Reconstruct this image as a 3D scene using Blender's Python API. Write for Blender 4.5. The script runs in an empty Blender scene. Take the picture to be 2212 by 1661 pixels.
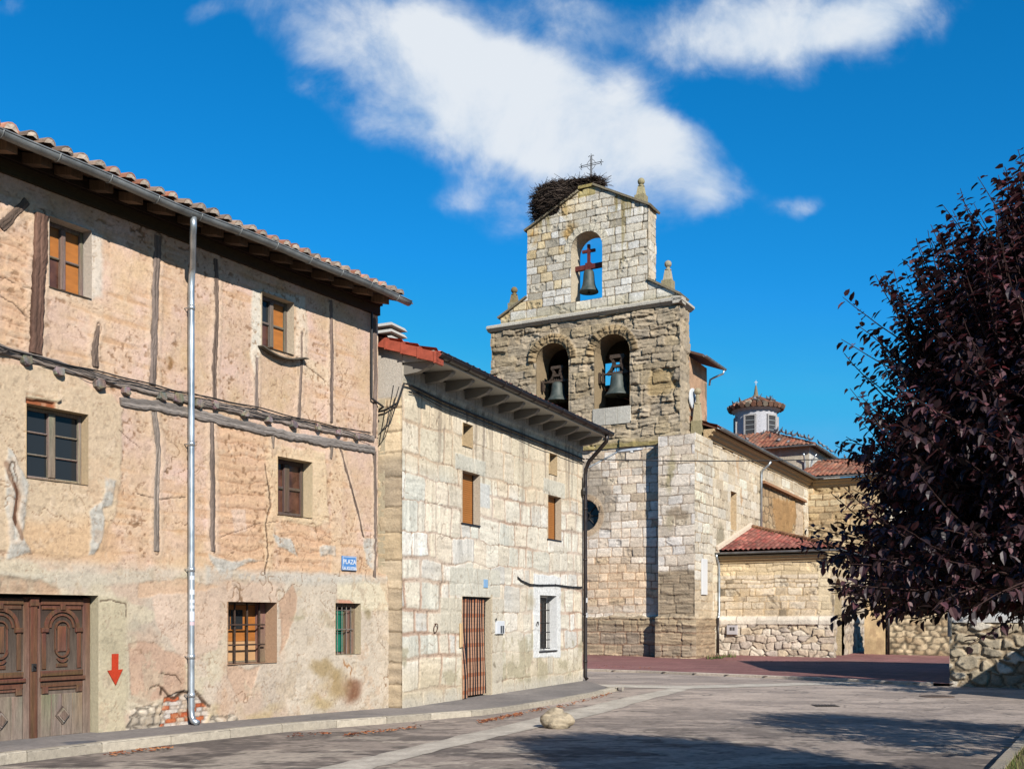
import bpy, math, random
import numpy as np
from mathutils import Vector, Matrix

# ------------------------------------------------------------------ camera, sky, sun, exposure
scene = bpy.context.scene
COL = scene.collection
HZ, FP, CX = 1335.0, 2250.0, 1106.0        # horizon row, focal length, centre column of the 2212 px wide reference
EYE = 1.6
cam_data = bpy.data.cameras.new("camera")
cam = bpy.data.objects.new("camera", cam_data)
COL.objects.link(cam)
cam.location = (0, 0, EYE)
cam.rotation_euler = (math.radians(90), 0, 0)
cam_data.sensor_width = 36.0
cam_data.lens = 36.0 * FP / 2212.0
cam_data.shift_y = (HZ - 830.5) / 2212.0
cam_data.clip_start = 0.05
cam_data.clip_end = 6000
scene.camera = cam

SUN_EL = math.radians(30)
SH = Vector((0.389, -0.921)).normalized()
SUN = Vector((SH.x * math.cos(SUN_EL), SH.y * math.cos(SUN_EL), math.sin(SUN_EL)))
sl = bpy.data.lights.new("sun", 'SUN')
sl.energy = 5.0
sl.angle = math.radians(0.53)
sl.color = (1.0, 0.945, 0.86)
so = bpy.data.objects.new("sun", sl)
COL.objects.link(so)
so.location = (10, -20, 30)
so.rotation_euler = SUN.to_track_quat('Z', 'Y').to_euler()

scene.view_settings.view_transform = 'Standard'
scene.view_settings.look = 'None'
scene.view_settings.exposure = 0.8
scene.view_settings.gamma = 1.0
K = 2.03                                      # sunlit display value = albedo * K (authoring colours are sunlit sRGB)


class NT:
    """tiny helper for writing node trees"""
    def __init__(s, tree):
        s.t = tree
        s.n = tree.nodes
        s.l = tree.links

    def put(s, sock, v):
        if hasattr(v, 'is_output'):
            s.l.new(v, sock)
        elif v is not None:
            sock.default_value = v

    def m(s, op, a, b=None, c=None):
        n = s.n.new('ShaderNodeMath')
        n.operation = op
        for i, v in enumerate((a, b, c)):
            if v is not None:
                s.put(n.inputs[i], v)
        return n.outputs[0]

    def vm(s, op, a, b=None):
        n = s.n.new('ShaderNodeVectorMath')
        n.operation = op
        s.put(n.inputs[0], a)
        if b is not None:
            s.put(n.inputs[1], b)
        return n.outputs[0]

    def noise(s, vec, scale, detail=4, rough=.55, dist=0.0):
        n = s.n.new('ShaderNodeTexNoise')
        n.noise_dimensions = '3D'
        s.put(n.inputs['Vector'], vec)
        n.inputs['Scale'].default_value = scale
        n.inputs['Detail'].default_value = detail
        n.inputs['Roughness'].default_value = rough
        n.inputs['Distortion'].default_value = dist
        return n.outputs['Fac']

    def rng(s, v, a, b, c, d, smooth=False):
        n = s.n.new('ShaderNodeMapRange')
        n.interpolation_type = 'SMOOTHSTEP' if smooth else 'LINEAR'
        s.put(n.inputs[0], v)
        for i, x in enumerate((a, b, c, d)):
            s.put(n.inputs[i + 1], x)
        return n.outputs[0]

    def mix(s, f, a, b, mode='MIX'):
        n = s.n.new('ShaderNodeMix')
        n.data_type = 'RGBA'
        n.blend_type = mode
        s.put(n.inputs[0], f)
        s.put(n.inputs[6], a)
        s.put(n.inputs[7], b)
        return n.outputs[2]


world = bpy.data.worlds.new("World")
scene.world = world
world.use_nodes = True
wt = world.node_tree
wt.nodes.clear()
W = NT(wt)
sky = wt.nodes.new('ShaderNodeTexSky')
sky.sky_type = 'NISHITA'
sky.sun_disc = False
sky.sun_elevation = SUN_EL
sky.sun_rotation = math.atan2(SH.x, SH.y)
sky.air_density = 1.0
sky.dust_density = 0.1
sky.ozone_density = 3.0
tc = wt.nodes.new('ShaderNodeTexCoord')
sep = wt.nodes.new('ShaderNodeSeparateXYZ')
wt.links.new(tc.outputs['Generated'], sep.inputs[0])
dx, dy, dz = sep.outputs
fw = W.m('MAXIMUM', W.m('ABSOLUTE', dy), 0.12)
ga = W.m('DIVIDE', dx, fw)                    # tangent-plane direction of the sky
gb = W.m('DIVIDE', dz, fw)
comb = wt.nodes.new('ShaderNodeCombineXYZ')
wt.links.new(ga, comb.inputs[0]); wt.links.new(gb, comb.inputs[1]); wt.links.new(dy, comb.inputs[2])
gv = comb.outputs[0]
w1 = W.m('SUBTRACT', W.noise(gv, 5.0, 5, .6), .5)
w2 = W.m('SUBTRACT', W.noise(W.vm('ADD', gv, (7.3, 2.1, 3.3)), 5.0, 5, .6), .5)
qa = W.m('ADD', ga, W.m('MULTIPLY', w1, .09))
qb = W.m('ADD', gb, W.m('MULTIPLY', w2, .07))
BLOBS = [  # x, y (reference px), radius x, radius y, tilt deg, weight
    (680, 105, 120, 70, 30, .8), (850, 45, 140, 60, 10, .8), (950, 120, 210, 100, 12, 1.3), (930, 245, 170, 75, 8, 1.0), (1110, 165, 160, 85, 14, 1.1),
    (1210, 245, 200, 105, 20, 1.2), (1370, 275, 150, 85, 28, 1.1), (1480, 340, 120, 58, 30, .9), (1110, 320, 230, 65, 12, .8),
    (1290, 385, 260, 75, 12, .7), (1540, 432, 65, 45, 0, .7), (1010, 430, 80, 30, -15, .5),
    (1450, 90, 130, 50, 10, .5), (1620, 80, 190, 75, 5, 1.0), (1800, 60, 200, 75, -5, 1.05), (1930, 25, 150, 65, -20, .95), (1640, 0, 200, 50, 0, .8),
    (1240, 20, 110, 50, 15, .8), (540, 22, 90, 30, -10, .3), (425, 52, 55, 28, -20, .33), (1725, 450, 60, 28, -18, .62), (15, 20, 50, 30, 0, .5),
    (640, 205, 50, 26, 0, .45), (1230, 480, 190, 60, 0, .5)]
cov = None
for (bx, by, rx, ry, tilt, wgt) in BLOBS:
    ca, sa = math.cos(math.radians(tilt)), math.sin(math.radians(tilt))
    ex = W.m('SUBTRACT', qa, (bx - CX) / FP)
    ey = W.m('SUBTRACT', qb, (HZ - by) / FP)
    # tilt is clockwise on the sky as seen
    px_ = W.m('SUBTRACT', W.m('MULTIPLY', ex, ca), W.m('MULTIPLY', ey, sa))
    py_ = W.m('ADD', W.m('MULTIPLY', ex, sa), W.m('MULTIPLY', ey, ca))
    px_ = W.m('MULTIPLY', px_, FP / rx * .86)
    py_ = W.m('MULTIPLY', py_, FP / ry * .84)
    d2 = W.m('ADD', W.m('MULTIPLY', px_, px_), W.m('MULTIPLY', py_, py_))
    g = W.m('MULTIPLY', W.m('POWER', 2.718, W.m('MULTIPLY', d2, -1.3)), wgt)
    cov = g if cov is None else W.m('ADD', cov, g)
front = W.rng(dy, 0.02, 0.2, 0, 1)
cov = W.m('MULTIPLY', cov, front)
f1 = W.noise(gv, 9.0, 9, .6, .4)
f2 = W.noise(W.vm('ADD', gv, (3.1, 9.2, 1.7)), 22.0, 6, .6)
fb = W.m('ADD', W.m('MULTIPLY', W.m('SUBTRACT', f1, .5), 2.3), W.m('MULTIPLY', W.m('SUBTRACT', f2, .5), .9))
dens_ = W.rng(W.m('ADD', cov, W.m('MULTIPLY', fb, W.rng(cov, 0.05, .5, 0, 1))), .22, 1.75, 0, 1, True)
veil = W.m('MULTIPLY', W.rng(gb, .04, .34, .16, .0, True), W.rng(W.noise(W.vm('MULTIPLY', gv, (1.2, 7, 1)), 2.0, 4), .4, .75, .3, 1))
dens = W.m('MINIMUM', W.m('ADD', W.m('MULTIPLY', dens_, .93), veil), .95)
shade = W.rng(W.m('ADD', f1, W.m('MULTIPLY', cov, .12)), .42, .78, 0, 1, True)
ccol = W.mix(shade, (2.8, 3.6, 4.6, 1), (4.75, 5.0, 5.25, 1))
skyc = W.mix(1.0, sky.outputs[0], (0.24, 0.65, .89, 1), 'MULTIPLY')
hs = wt.nodes.new('ShaderNodeHueSaturation')
hs.inputs['Saturation'].default_value = 1.08
wt.links.new(skyc, hs.inputs['Color'])
skyl = W.vm('MINIMUM', hs.outputs[0], (1.0, 2.5, 4.7))
skyf = W.mix(dens, skyl, ccol)
bg = wt.nodes.new('ShaderNodeBackground')
bg.inputs[1].default_value = 0.1
wt.links.new(skyf, bg.inputs[0])
wo = wt.nodes.new('ShaderNodeOutputWorld')
wt.links.new(bg.outputs[0], wo.inputs[0])

# ------------------------------------------------------------------ helpers
rnd = random.Random(11)


def lin1(c):
    c = c / 255.0
    return c / 12.92 if c <= .04045 else ((c + .055) / 1.055) ** 2.4


def alb(r, g, b, k=None):
    k = k or K
    return (min(.8, lin1(r) / k), min(.8, lin1(g) / k / .97), min(.8, lin1(b) / k / .93))


def albk(c, f, k=None):
    return alb(*[x * f for x in c], k)


def alb_arr(C, k=1.0):
    C = np.clip(C, 0, 255) / 255.0
    L = np.where(C <= .04045, C / 12.92, ((C + .055) / 1.055) ** 2.4) / (K * k) / np.array((1, .97, .93))
    return np.clip(L, 0.004, .8)


def G(px, py, z=0.0):
    """ground point seen at a reference pixel"""
    Y = (EYE - z) * FP / (py - HZ)
    return Vector(((px - CX) / FP * Y, Y, z))


class Frame:
    """a wall plane: u along the wall, z up, d outwards"""
    def __init__(s, ox, oy, ux, uy):
        l = math.hypot(ux, uy)
        s.ox, s.oy, s.ux, s.uy = ox, oy, ux / l, uy / l
        s.nx, s.ny = s.uy, -s.ux

    def P(s, u, z, d=0.0):
        return Vector((s.ox + s.ux * u + s.nx * d, s.oy + s.uy * u + s.ny * d, z))

    def uz(s, px, py, d=0.0):
        k = (px - CX) / FP
        ox, oy = s.ox + s.nx * d, s.oy + s.ny * d
        u = (k * oy - ox) / (s.ux - k * s.uy)
        Y = oy + u * s.uy
        return u, EYE + (HZ - py) / FP * Y

    def U(s, px, d=0.0):
        return s.uz(px, HZ, d)[0]

    def flip(s):
        return Frame(s.ox, s.oy, -s.ux, -s.uy)


_tabs = {}


def vnoise(x, y, seed=0):
    if seed not in _tabs:
        _tabs[seed] = np.random.RandomState(seed + 5).rand(256, 256)
    T = _tabs[seed]
    xi = np.floor(x).astype(int); yi = np.floor(y).astype(int)
    fx = x - xi; fy = y - yi
    fx = fx * fx * (3 - 2 * fx); fy = fy * fy * (3 - 2 * fy)
    x0 = xi & 255; x1 = (xi + 1) & 255; y0 = yi & 255; y1 = (yi + 1) & 255
    return (T[x0, y0] * (1 - fx) + T[x1, y0] * fx) * (1 - fy) + (T[x0, y1] * (1 - fx) + T[x1, y1] * fx) * fy


def fbm(x, y, octv=4, seed=0, gain=.5):
    r = 0; a = 1; t = 0
    for i in range(octv):
        r = r + a * vnoise(x * 2 ** i + 17.3 * i, y * 2 ** i + 5.1 * i, seed + i)
        t += a
        a *= gain
    return r / t


def smooth(a, b, x):
    t = np.clip((x - a) / (b - a), 0, 1)
    return t * t * (3 - 2 * t)


def poly_sd(x, y, poly):
    """signed distance to polygon, positive inside"""
    d = np.full(x.shape, 1e9)
    ins = np.zeros(x.shape, bool)
    n = len(poly)
    for i in range(n):
        ax, ay = poly[i]; bx, by = poly[(i + 1) % n]
        ex, ey = bx - ax, by - ay
        t = np.clip(((x - ax) * ex + (y - ay) * ey) / (ex * ex + ey * ey + 1e-12), 0, 1)
        d = np.minimum(d, np.hypot(x - ax - t * ex, y - ay - t * ey))
        if ay != by:
            c = ((ay > y) != (by > y)) & (x < (bx - ax) * (y - ay) / (by - ay) + ax)
            ins ^= c
    return np.where(ins, d, -d)


def ashlar(u, z, seed, h=(.25, .4), w=(.3, .7), warp=.02, rr=.05, fine=.008):
    rs = np.random.RandomState(seed)
    uw = u + warp * 2 * (fbm(u * 1.3 + 3, z * 1.3, 2, seed + 40) - .5) + fine * 2 * (fbm(u * 9, z * 9, 2, seed + 41) - .5)
    zw = z + warp * 2 * (fbm(u * 1.1, z * 1.1 + 9, 2, seed + 42) - .5) + fine * 2 * (fbm(u * 9 + 4, z * 9, 2, seed + 43) - .5)
    z0 = z.min() - .6
    ed = [z0]
    while ed[-1] < z.max() + .6:
        ed.append(ed[-1] + rs.uniform(*h))
    ed = np.array(ed)
    row = np.clip(np.searchsorted(ed, zw) - 1, 0, len(ed) - 2)
    dzv = np.minimum(zw - ed[row], ed[row + 1] - zw)
    du = np.zeros_like(u); sid = np.zeros_like(u); sid2 = np.zeros_like(u)
    u0, u1 = u.min() - .8, u.max() + .8
    for r in range(len(ed) - 1):
        mk = row == r
        js = [u0 - rs.uniform(0, w[1])]
        while js[-1] < u1:
            js.append(js[-1] + rs.uniform(*w))
        js = np.array(js)
        v1, v2 = rs.rand(len(js)), rs.rand(len(js))
        if not mk.any():
            continue
        x = uw[mk]
        c = np.clip(np.searchsorted(js, x) - 1, 0, len(js) - 2)
        du[mk] = np.minimum(x - js[c], js[c + 1] - x)
        sid[mk] = v1[c]; sid2[mk] = v2[c]
    e = rr - np.hypot(np.maximum(rr - du, 0), np.maximum(rr - dzv, 0))
    e = np.where((du > rr) & (dzv > rr), np.minimum(du, dzv), e)
    return sid, sid2, e


def rubble(u, z, seed, sx=.35, sz=.25, warp=.03):
    rs = np.random.RandomState(seed)
    T = rs.rand(4, 128, 128)
    x = u / sx + warp / sx * 2 * (fbm(u * 3, z * 3, 2, seed + 50) - .5)
    y = z / sz + warp / sz * 2 * (fbm(u * 3 + 8, z * 3, 2, seed + 51) - .5)
    x = x + .5 * (np.floor(y) % 2)
    xi = np.floor(x).astype(int); yi = np.floor(y).astype(int)
    f1 = np.full(u.shape, 9.); f2 = np.full(u.shape, 9.); sid = np.zeros(u.shape); sid2 = np.zeros(u.shape)
    for i in (-1, 0, 1):
        for j in (-1, 0, 1):
            cx = (xi + i) & 127; cy = (yi + j) & 127
            px = xi + i + .15 + .7 * T[0][cx, cy]; py = yi + j + .15 + .7 * T[1][cx, cy]
            d = np.maximum(np.abs(x - px), np.abs(y - py)) * .55 + np.hypot(x - px, y - py) * .5
            m = d < f1
            f2 = np.where(m, f1, np.minimum(f2, d))
            sid = np.where(m, T[2][cx, cy], sid); sid2 = np.where(m, T[3][cx, cy], sid2)
            f1 = np.where(m, d, f1)
    return sid, sid2, (f2 - f1) * .5 * min(sx, sz)


def pal(sid, cols):
    cols = np.array(cols, float)
    i = np.clip((sid * len(cols)).astype(int), 0, len(cols) - 1)
    return cols[i]


# ---- mesh builder -------------------------------------------------
ORG = {}


class MB:
    def __init__(s):
        s.v = []; s.f = []; s.c = []

    def add(s, verts, faces, col=(.5, .5, .5)):
        b = len(s.v)
        s.v.extend([Vector(x) for x in verts])
        if isinstance(col, list):
            s.c.extend(col)
        else:
            s.c.extend([col] * len(verts))
        s.f.extend([tuple(i + b for i in f) for f in faces])

    def quad(s, a, b, c, d, col=(.5, .5, .5)):
        s.add([a, b, c, d], [(0, 1, 2, 3)], col)

    def hexa(s, p, col=(.5, .5, .5)):
        """p: 8 points, bottom ring then top ring"""
        s.add(p, [(3, 2, 1, 0), (4, 5, 6, 7), (0, 1, 5, 4), (1, 2, 6, 5), (2, 3, 7, 6), (3, 0, 4, 7)], col)

    def fbox(s, F, u0, u1, z0, z1, d0, d1, col=(.5, .5, .5)):
        """box in a wall frame, d0 inner, d1 outer"""
        P = F.P
        s.hexa([P(u0, z0, d1), P(u1, z0, d1), P(u1, z0, d0), P(u0, z0, d0),
                P(u0, z1, d1), P(u1, z1, d1), P(u1, z1, d0), P(u0, z1, d0)], col)

    def bbox(s, F, u0, u1, z0, z1, d0, d1, col=(.5, .5, .5), b=.01):
        """box with its outer edges bevelled"""
        P = F.P
        if b * 2 >= min(u1 - u0, z1 - z0, (d1 - d0) * 2):
            b = .2 * min(u1 - u0, z1 - z0, d1 - d0)
        r = []
        for (d, k) in ((d0, 0), (d1 - b, 0), (d1, b)):
            r += [P(u0 + k, z0 + k, d), P(u1 - k, z0 + k, d), P(u1 - k, z1 - k, d), P(u0 + k, z1 - k, d)]
        fs = [(3, 2, 1, 0), (8, 9, 10, 11)]
        for a in (0, 4):
            for i in range(4):
                j = (i + 1) % 4
                fs.append((a + i, a + j, a + 4 + j, a + 4 + i))
        s.add(r, fs, col)

    def tube(s, pts, r, n=8, col=(.5, .5, .5), cap=True):
        pts = [Vector(p) for p in pts]
        m = len(pts)
        rs = r if isinstance(r, (list, tuple)) else [r] * m
        vs = []; fs = []
        up = Vector((0, 0, 1))
        prev = None
        for i, p in enumerate(pts):
            t = (pts[min(i + 1, m - 1)] - pts[max(i - 1, 0)])
            t = t.normalized() if t.length > 1e-9 else Vector((0, 0, 1))
            if prev is None:
                a = t.cross(up)
                if a.length < 1e-3:
                    a = t.cross(Vector((1, 0, 0)))
            else:
                a = prev - t * prev.dot(t)
                if a.length < 1e-6:
                    a = t.cross(up)
            a.normalize(); prev = a
            b = t.cross(a)
            for k in range(n):
                th = 2 * math.pi * k / n
                vs.append(p + (a * math.cos(th) + b * math.sin(th)) * rs[i])
        for i in range(m - 1):
            for k in range(n):
                j = (k + 1) % n
                fs.append((i * n + k, i * n + j, i * n + n + j, i * n + n + k))
        if cap:
            fs.append(tuple(range(n - 1, -1, -1)))
            fs.append(tuple(range((m - 1) * n, m * n)))
        s.add(vs, fs, col)

    def lathe(s, base, prof, n=16, col=(.5, .5, .5), axis=None, sx=1.0, sy=1.0):
        """prof: list of (radius, height)"""
        base = Vector(base)
        M = Matrix.Identity(3) if axis is None else Vector(axis).to_track_quat('Z', 'Y').to_matrix()
        vs = []; fs = []
        for (r, h) in prof:
            for k in range(n):
                th = 2 * math.pi * k / n
                vs.append(base + M @ Vector((r * sx * math.cos(th), r * sy * math.sin(th), h)))
        m = len(prof)
        for i in range(m - 1):
            for k in range(n):
                j = (k + 1) % n
                fs.append((i * n + k, i * n + j, i * n + n + j, i * n + n + k))
        fs.append(tuple(range(n - 1, -1, -1)))
        fs.append(tuple(range((m - 1) * n, m * n)))
        s.add(vs, fs, col)

    def build(s, name, mat, parent=None, org=None, sm=False):
        me = bpy.data.meshes.new(name)
        o = bpy.data.objects.new(name, me)
        COL.objects.link(o)
        if parent is not None:
            O = ORG[parent.name]
            o.parent = parent
        else:
            O = Vector(org) if org is not None else Vector((0, 0, 0))
            o.location = O
        ORG[o.name] = O
        me.from_pydata([v - O for v in s.v], [], s.f)
        at = me.attributes.new('Col', 'FLOAT_COLOR', 'POINT')
        flat = np.ones((len(s.v), 4), np.float32)
        if s.c:
            flat[:, :3] = np.array(s.c, np.float32)[:, :3]
        at.data.foreach_set('color', flat.ravel())
        me.materials.append(mat)
        if sm:
            me.polygons.foreach_set('use_smooth', np.ones(len(me.polygons), bool))
        me.update()
        return o


def np_mesh(name, V, Q, C, mat, parent=None, org=None, sm=True, extra=None):
    """mesh from numpy quads with colours; extra is an MB whose faces are appended"""
    me = bpy.data.meshes.new(name)
    o = bpy.data.objects.new(name, me)
    COL.objects.link(o)
    if parent is not None:
        O = ORG[parent.name]
        o.parent = parent
    else:
        O = Vector(org) if org is not None else Vector((0, 0, 0))
        o.location = O
    ORG[o.name] = O
    nv, nq = len(V), len(Q)
    ls = [Q.ravel()]; st = [np.arange(nq) * 4]; tot = [np.full(nq, 4)]
    if extra is not None and extra.f:
        ev = np.array([tuple(v) for v in extra.v]); ec = np.array([c[:3] for c in extra.c])
        k = sum(len(f) for f in extra.f)
        ls.append(np.array([i + nv for f in extra.f for i in f]))
        cnt = np.array([len(f) for f in extra.f])
        st.append(nq * 4 + np.concatenate([[0], np.cumsum(cnt)[:-1]]))
        tot.append(cnt)
        V = np.vstack([V, ev]); C = np.vstack([C, ec])
    L = np.concatenate(ls).astype(np.int32)
    S = np.concatenate(st).astype(np.int32)
    T = np.concatenate(tot).astype(np.int32)
    me.vertices.add(len(V))
    me.vertices.foreach_set('co', (V - np.array(O)).astype(np.float32).ravel())
    me.loops.add(len(L))
    me.loops.foreach_set('vertex_index', L)
    me.polygons.add(len(S))
    me.polygons.foreach_set('loop_start', S)
    me.polygons.foreach_set('loop_total', T)
    me.update(calc_edges=True)
    smf = np.zeros(len(S), bool)
    smf[:nq] = sm
    me.polygons.foreach_set('use_smooth', smf)
    at = me.attributes.new('Col', 'FLOAT_COLOR', 'POINT')
    A = np.ones((len(V), 4), np.float32)
    A[:, :3] = C
    at.data.foreach_set('color', A.ravel())
    me.materials.append(mat)
    me.validate()
    return o


def lines(a, b, r, marks):
    """grid lines from a to b about r apart which pass through every mark"""
    ms = sorted({a, b} | {m for m in marks if a + .004 < m < b - .004})
    out = [ms[0]]
    for m in ms[1:]:
        n = max(1, int(round((m - out[-1]) / r)))
        out += list(np.linspace(out[-1], m, n + 1)[1:])
    return np.array(out)


class Wall:
    """raster of a wall: every vertex gets colour (sunlit sRGB) and relief"""
    def __init__(s, F, u0, u1, z0, z1, r, rects=(), arches=(), outline=None, d=0.0, umarks=(), rz=None, k=1.0, e0=None, e1=None):
        s.F = F; s.d = d; s.rects = rects; s.arches = arches; s.outline = outline; s.r = r; s.k = k; s.e0 = e0; s.e1 = e1
        mu = list(umarks); mz = []
        for (a, b, c, e) in rects:
            mu += [a, b]; mz += [c, e]
        for (a, b, c, e) in arches:
            mu += [a, b]; mz += [c]
        s.gu = lines(u0, u1, r, mu); s.gz = lines(z0, z1, rz or r, mz)
        s.U, s.Z = [x.copy() for x in np.meshgrid(s.gu, s.gz, indexing='ij')]
        s.C = np.zeros(s.U.shape + (3,)); s.H = np.zeros(s.U.shape)

    def warp(s, amp, f=2.5, seed=0):
        return (s.U + amp * 2 * (fbm(s.U * f, s.Z * f, 4, seed + 60) - .5),
                s.Z + amp * 2 * (fbm(s.U * f + 7, s.Z * f + 3, 4, seed + 61) - .5))

    def mask(s, poly, px=True, amp=.05, feather=.02, f=3.0, seed=0):
        if px:
            poly = [s.F.uz(x, y, s.d) for x, y in poly]
        a, b = s.warp(amp, f, seed)
        return smooth(-feather, feather, poly_sd(a, b, poly))

    def spot(s, px, py, rx, ry, seed=0, amp=.12):
        u, z = s.F.uz(px, py, s.d)
        a, b = s.warp(amp, 3, seed)
        return smooth(1, 0.2, np.hypot((a - u) / rx, (b - z) / ry))

    def lay(s, m, col, al=1.0, h=0.0):
        m = m[..., None] * al
        s.C = s.C * (1 - m) + np.array(col, float) * m if np.ndim(col) == 1 else s.C * (1 - m) + col * m
        if h:
            s.H += m[..., 0] * h

    def grain(s, amp, f, seed=500, asp=1.0):
        n = fbm(s.U * f, s.Z * f * asp, 3, seed, .7)
        s.C = s.C * (1 + amp * 2 * (n - .5))[..., None]
        s.C = s.C * (1 - amp * 1.6 * smooth(.64, .74, fbm(s.U * f * .6 + 9, s.Z * f * .6 * asp, 3, seed + 4, .65)))[..., None]

    def tone(s, k):
        s.C = s.C * (k[..., None] if np.ndim(k) == 2 else k)

    def build(s, name, mat, parent=None, org=None, extra=None, sm=True, thick=None):
        F = s.F
        # vertices by an arch edge are moved on to the arch
        for (a, b, c, e) in s.arches:
            cu, R = (a + b) / 2, (b - a) / 2
            cz = e - R
            dd = np.hypot(s.U - cu, s.Z - cz)
            m = (np.abs(dd - R) < s.r * .75) & (s.Z > cz - 1e-6)
            k = np.where(m, R / np.maximum(dd, 1e-6), 1)
            s.U = np.where(m, cu + (s.U - cu) * k, s.U)
            s.Z = np.where(m, cz + (s.Z - cz) * k, s.Z)
        for e, i, sg in ((s.e0, 0, -1), (s.e1, -1, 1)):      # corners shared with the next wall
            if e is not None:
                q = e(s.Z[i])
                s.H[i] = q
                s.U[i] = s.U[i] + sg * q
        D = s.d + s.H
        V = np.stack([F.ox + F.ux * s.U + F.nx * D, F.oy + F.uy * s.U + F.ny * D, s.Z], -1).reshape(-1, 3)
        nu, nz = s.U.shape
        I = np.arange(nu * nz).reshape(nu, nz)
        cu = (s.gu[:-1] + s.gu[1:])[:, None] / 2 + 0 * s.gz[None, 1:]
        cz = (s.gz[:-1] + s.gz[1:])[None, :] / 2 + 0 * s.gu[1:, None]
        keep = np.ones(cu.shape, bool)
        for (a, b, c, e) in s.rects:
            keep &= ~((cu > a) & (cu < b) & (cz > c) & (cz < e))
        for (a, b, c, e) in s.arches:
            R = (b - a) / 2
            ins = (cu > a) & (cu < b) & (cz > c) & (cz <= e - R)
            ins |= (np.hypot(cu - (a + b) / 2, cz - (e - R)) < R) & (cz > e - R)
            keep &= ~ins
        if s.outline is not None:
            keep &= poly_sd(cu, cz, s.outline) > 0
        Q = np.stack([I[:-1, :-1], I[1:, :-1], I[1:, 1:], I[:-1, 1:]], -1)[keep]
        # relief fades at hole edges are not needed: reveals start behind the relief
        used = np.zeros(nu * nz, bool)
        used[Q.ravel()] = True
        remap = np.cumsum(used) - 1
        return np_mesh(name, V[used], remap[Q], alb_arr(s.C.reshape(-1, 3)[used], s.k), mat, parent, org, sm, extra)


def reveal(mb, F, a, b, c, e, depth, col, d=0.0, front=.03, arch=False, n=14):
    """inner faces of an opening"""
    P = F.P
    d1, d0 = d + front, d - depth
    col = alb(*col)
    if not arch:
        ring = [(a, c), (b, c), (b, e), (a, e)]
    else:
        R = (b - a) / 2
        ring = [(a, c), (b, c)] + [((a + b) / 2 + R * math.cos(t), e - R + R * math.sin(t))
                                   for t in [math.pi * i / n for i in range(n + 1)]]
    for i in range(len(ring)):
        j = (i + 1) % len(ring)
        (u0, z0), (u1, z1) = ring[i], ring[j]
        mb.quad(P(u0, z0, d0), P(u1, z1, d0), P(u1, z1, d1), P(u0, z0, d1), col)


# ---- tagging ------------------------------------------------------
def tag(o, label=None, cat=None, group=None, kind=None):
    if label: o['label'] = label
    if cat: o['category'] = cat
    if group: o['group'] = group
    if kind: o['kind'] = kind
    return o


def thing(name, loc, label, cat, group=None):
    o = bpy.data.objects.new(name, None)
    COL.objects.link(o)
    o.location = loc
    o.empty_display_size = .2
    ORG[o.name] = Vector(loc)
    return tag(o, label, cat, group)


# ---- materials ----------------------------------------------------
def mat_base(name):
    m = bpy.data.materials.new(name)
    m.use_nodes = True
    t = m.node_tree
    b = t.nodes['Principled BSDF']
    return m, NT(t), b


def mat_col(name, fine=22.0, var=.22, bump=.25, rough=.92, spec=.2, grit=110.0, stretch=(1, 1, 1), dist=.004):
    """uses the mesh colours, plus fine grain and relief"""
    m, N, b = mat_base(name)
    at = N.n.new('ShaderNodeAttribute')
    at.attribute_name = 'Col'
    t = N.n.new('ShaderNodeTexCoord')
    v = N.vm('MULTIPLY', t.outputs['Object'], stretch)
    n1 = N.noise(v, fine, 6, .65)
    n2 = N.noise(v, grit, 3, .6)
    k = N.m('ADD', N.rng(n1, .25, .75, 1 - var, 1 + var), N.rng(n2, .2, .8, -var * .6, var * .6))
    cb = N.n.new('ShaderNodeCombineXYZ')
    for i in range(3):
        N.put(cb.inputs[i], k)
    c = N.mix(1.0, at.outputs['Color'], cb.outputs[0], 'MULTIPLY')
    N.put(b.inputs['Base Color'], c)
    b.inputs['Roughness'].default_value = rough
    b.inputs['Specular IOR Level'].default_value = spec
    bp = N.n.new('ShaderNodeBump')
    bp.inputs['Strength'].default_value = bump
    bp.inputs['Distance'].default_value = dist * 4
    N.put(bp.inputs['Height'], N.m('ADD', n1, N.m('MULTIPLY', n2, .5)))
    N.l.new(bp.outputs[0], b.inputs['Normal'])
    return m


def mat_plain(name, col, rough=.6, metal=0.0, var=.12, scale=14.0, spec=.4, bump=.05, col2=None, stretch=(1, 1, 1)):
    m, N, b = mat_base(name)
    t = N.n.new('ShaderNodeTexCoord')
    v = N.vm('MULTIPLY', t.outputs['Object'], stretch)
    n1 = N.noise(v, scale, 5, .6)
    c2 = col2 or tuple(x * (1 - 2 * var) for x in col)
    c1 = tuple(min(.9, x * (1 + var)) for x in col)
    N.put(b.inputs['Base Color'], N.mix(N.rng(n1, .3, .7, 0, 1), tuple(c2) + (1,), tuple(c1) + (1,)))
    N.put(b.inputs['Roughness'], N.rng(n1, .3, .7, max(.05, rough - .08), min(1, rough + .08)))
    b.inputs['Metallic'].default_value = metal
    b.inputs['Specular IOR Level'].default_value = spec
    if bump:
        bp = N.n.new('ShaderNodeBump')
        bp.inputs['Strength'].default_value = bump
        bp.inputs['Distance'].default_value = .01
        N.put(bp.inputs['Height'], n1)
        N.l.new(bp.outputs[0], b.inputs['Normal'])
    return m


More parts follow.
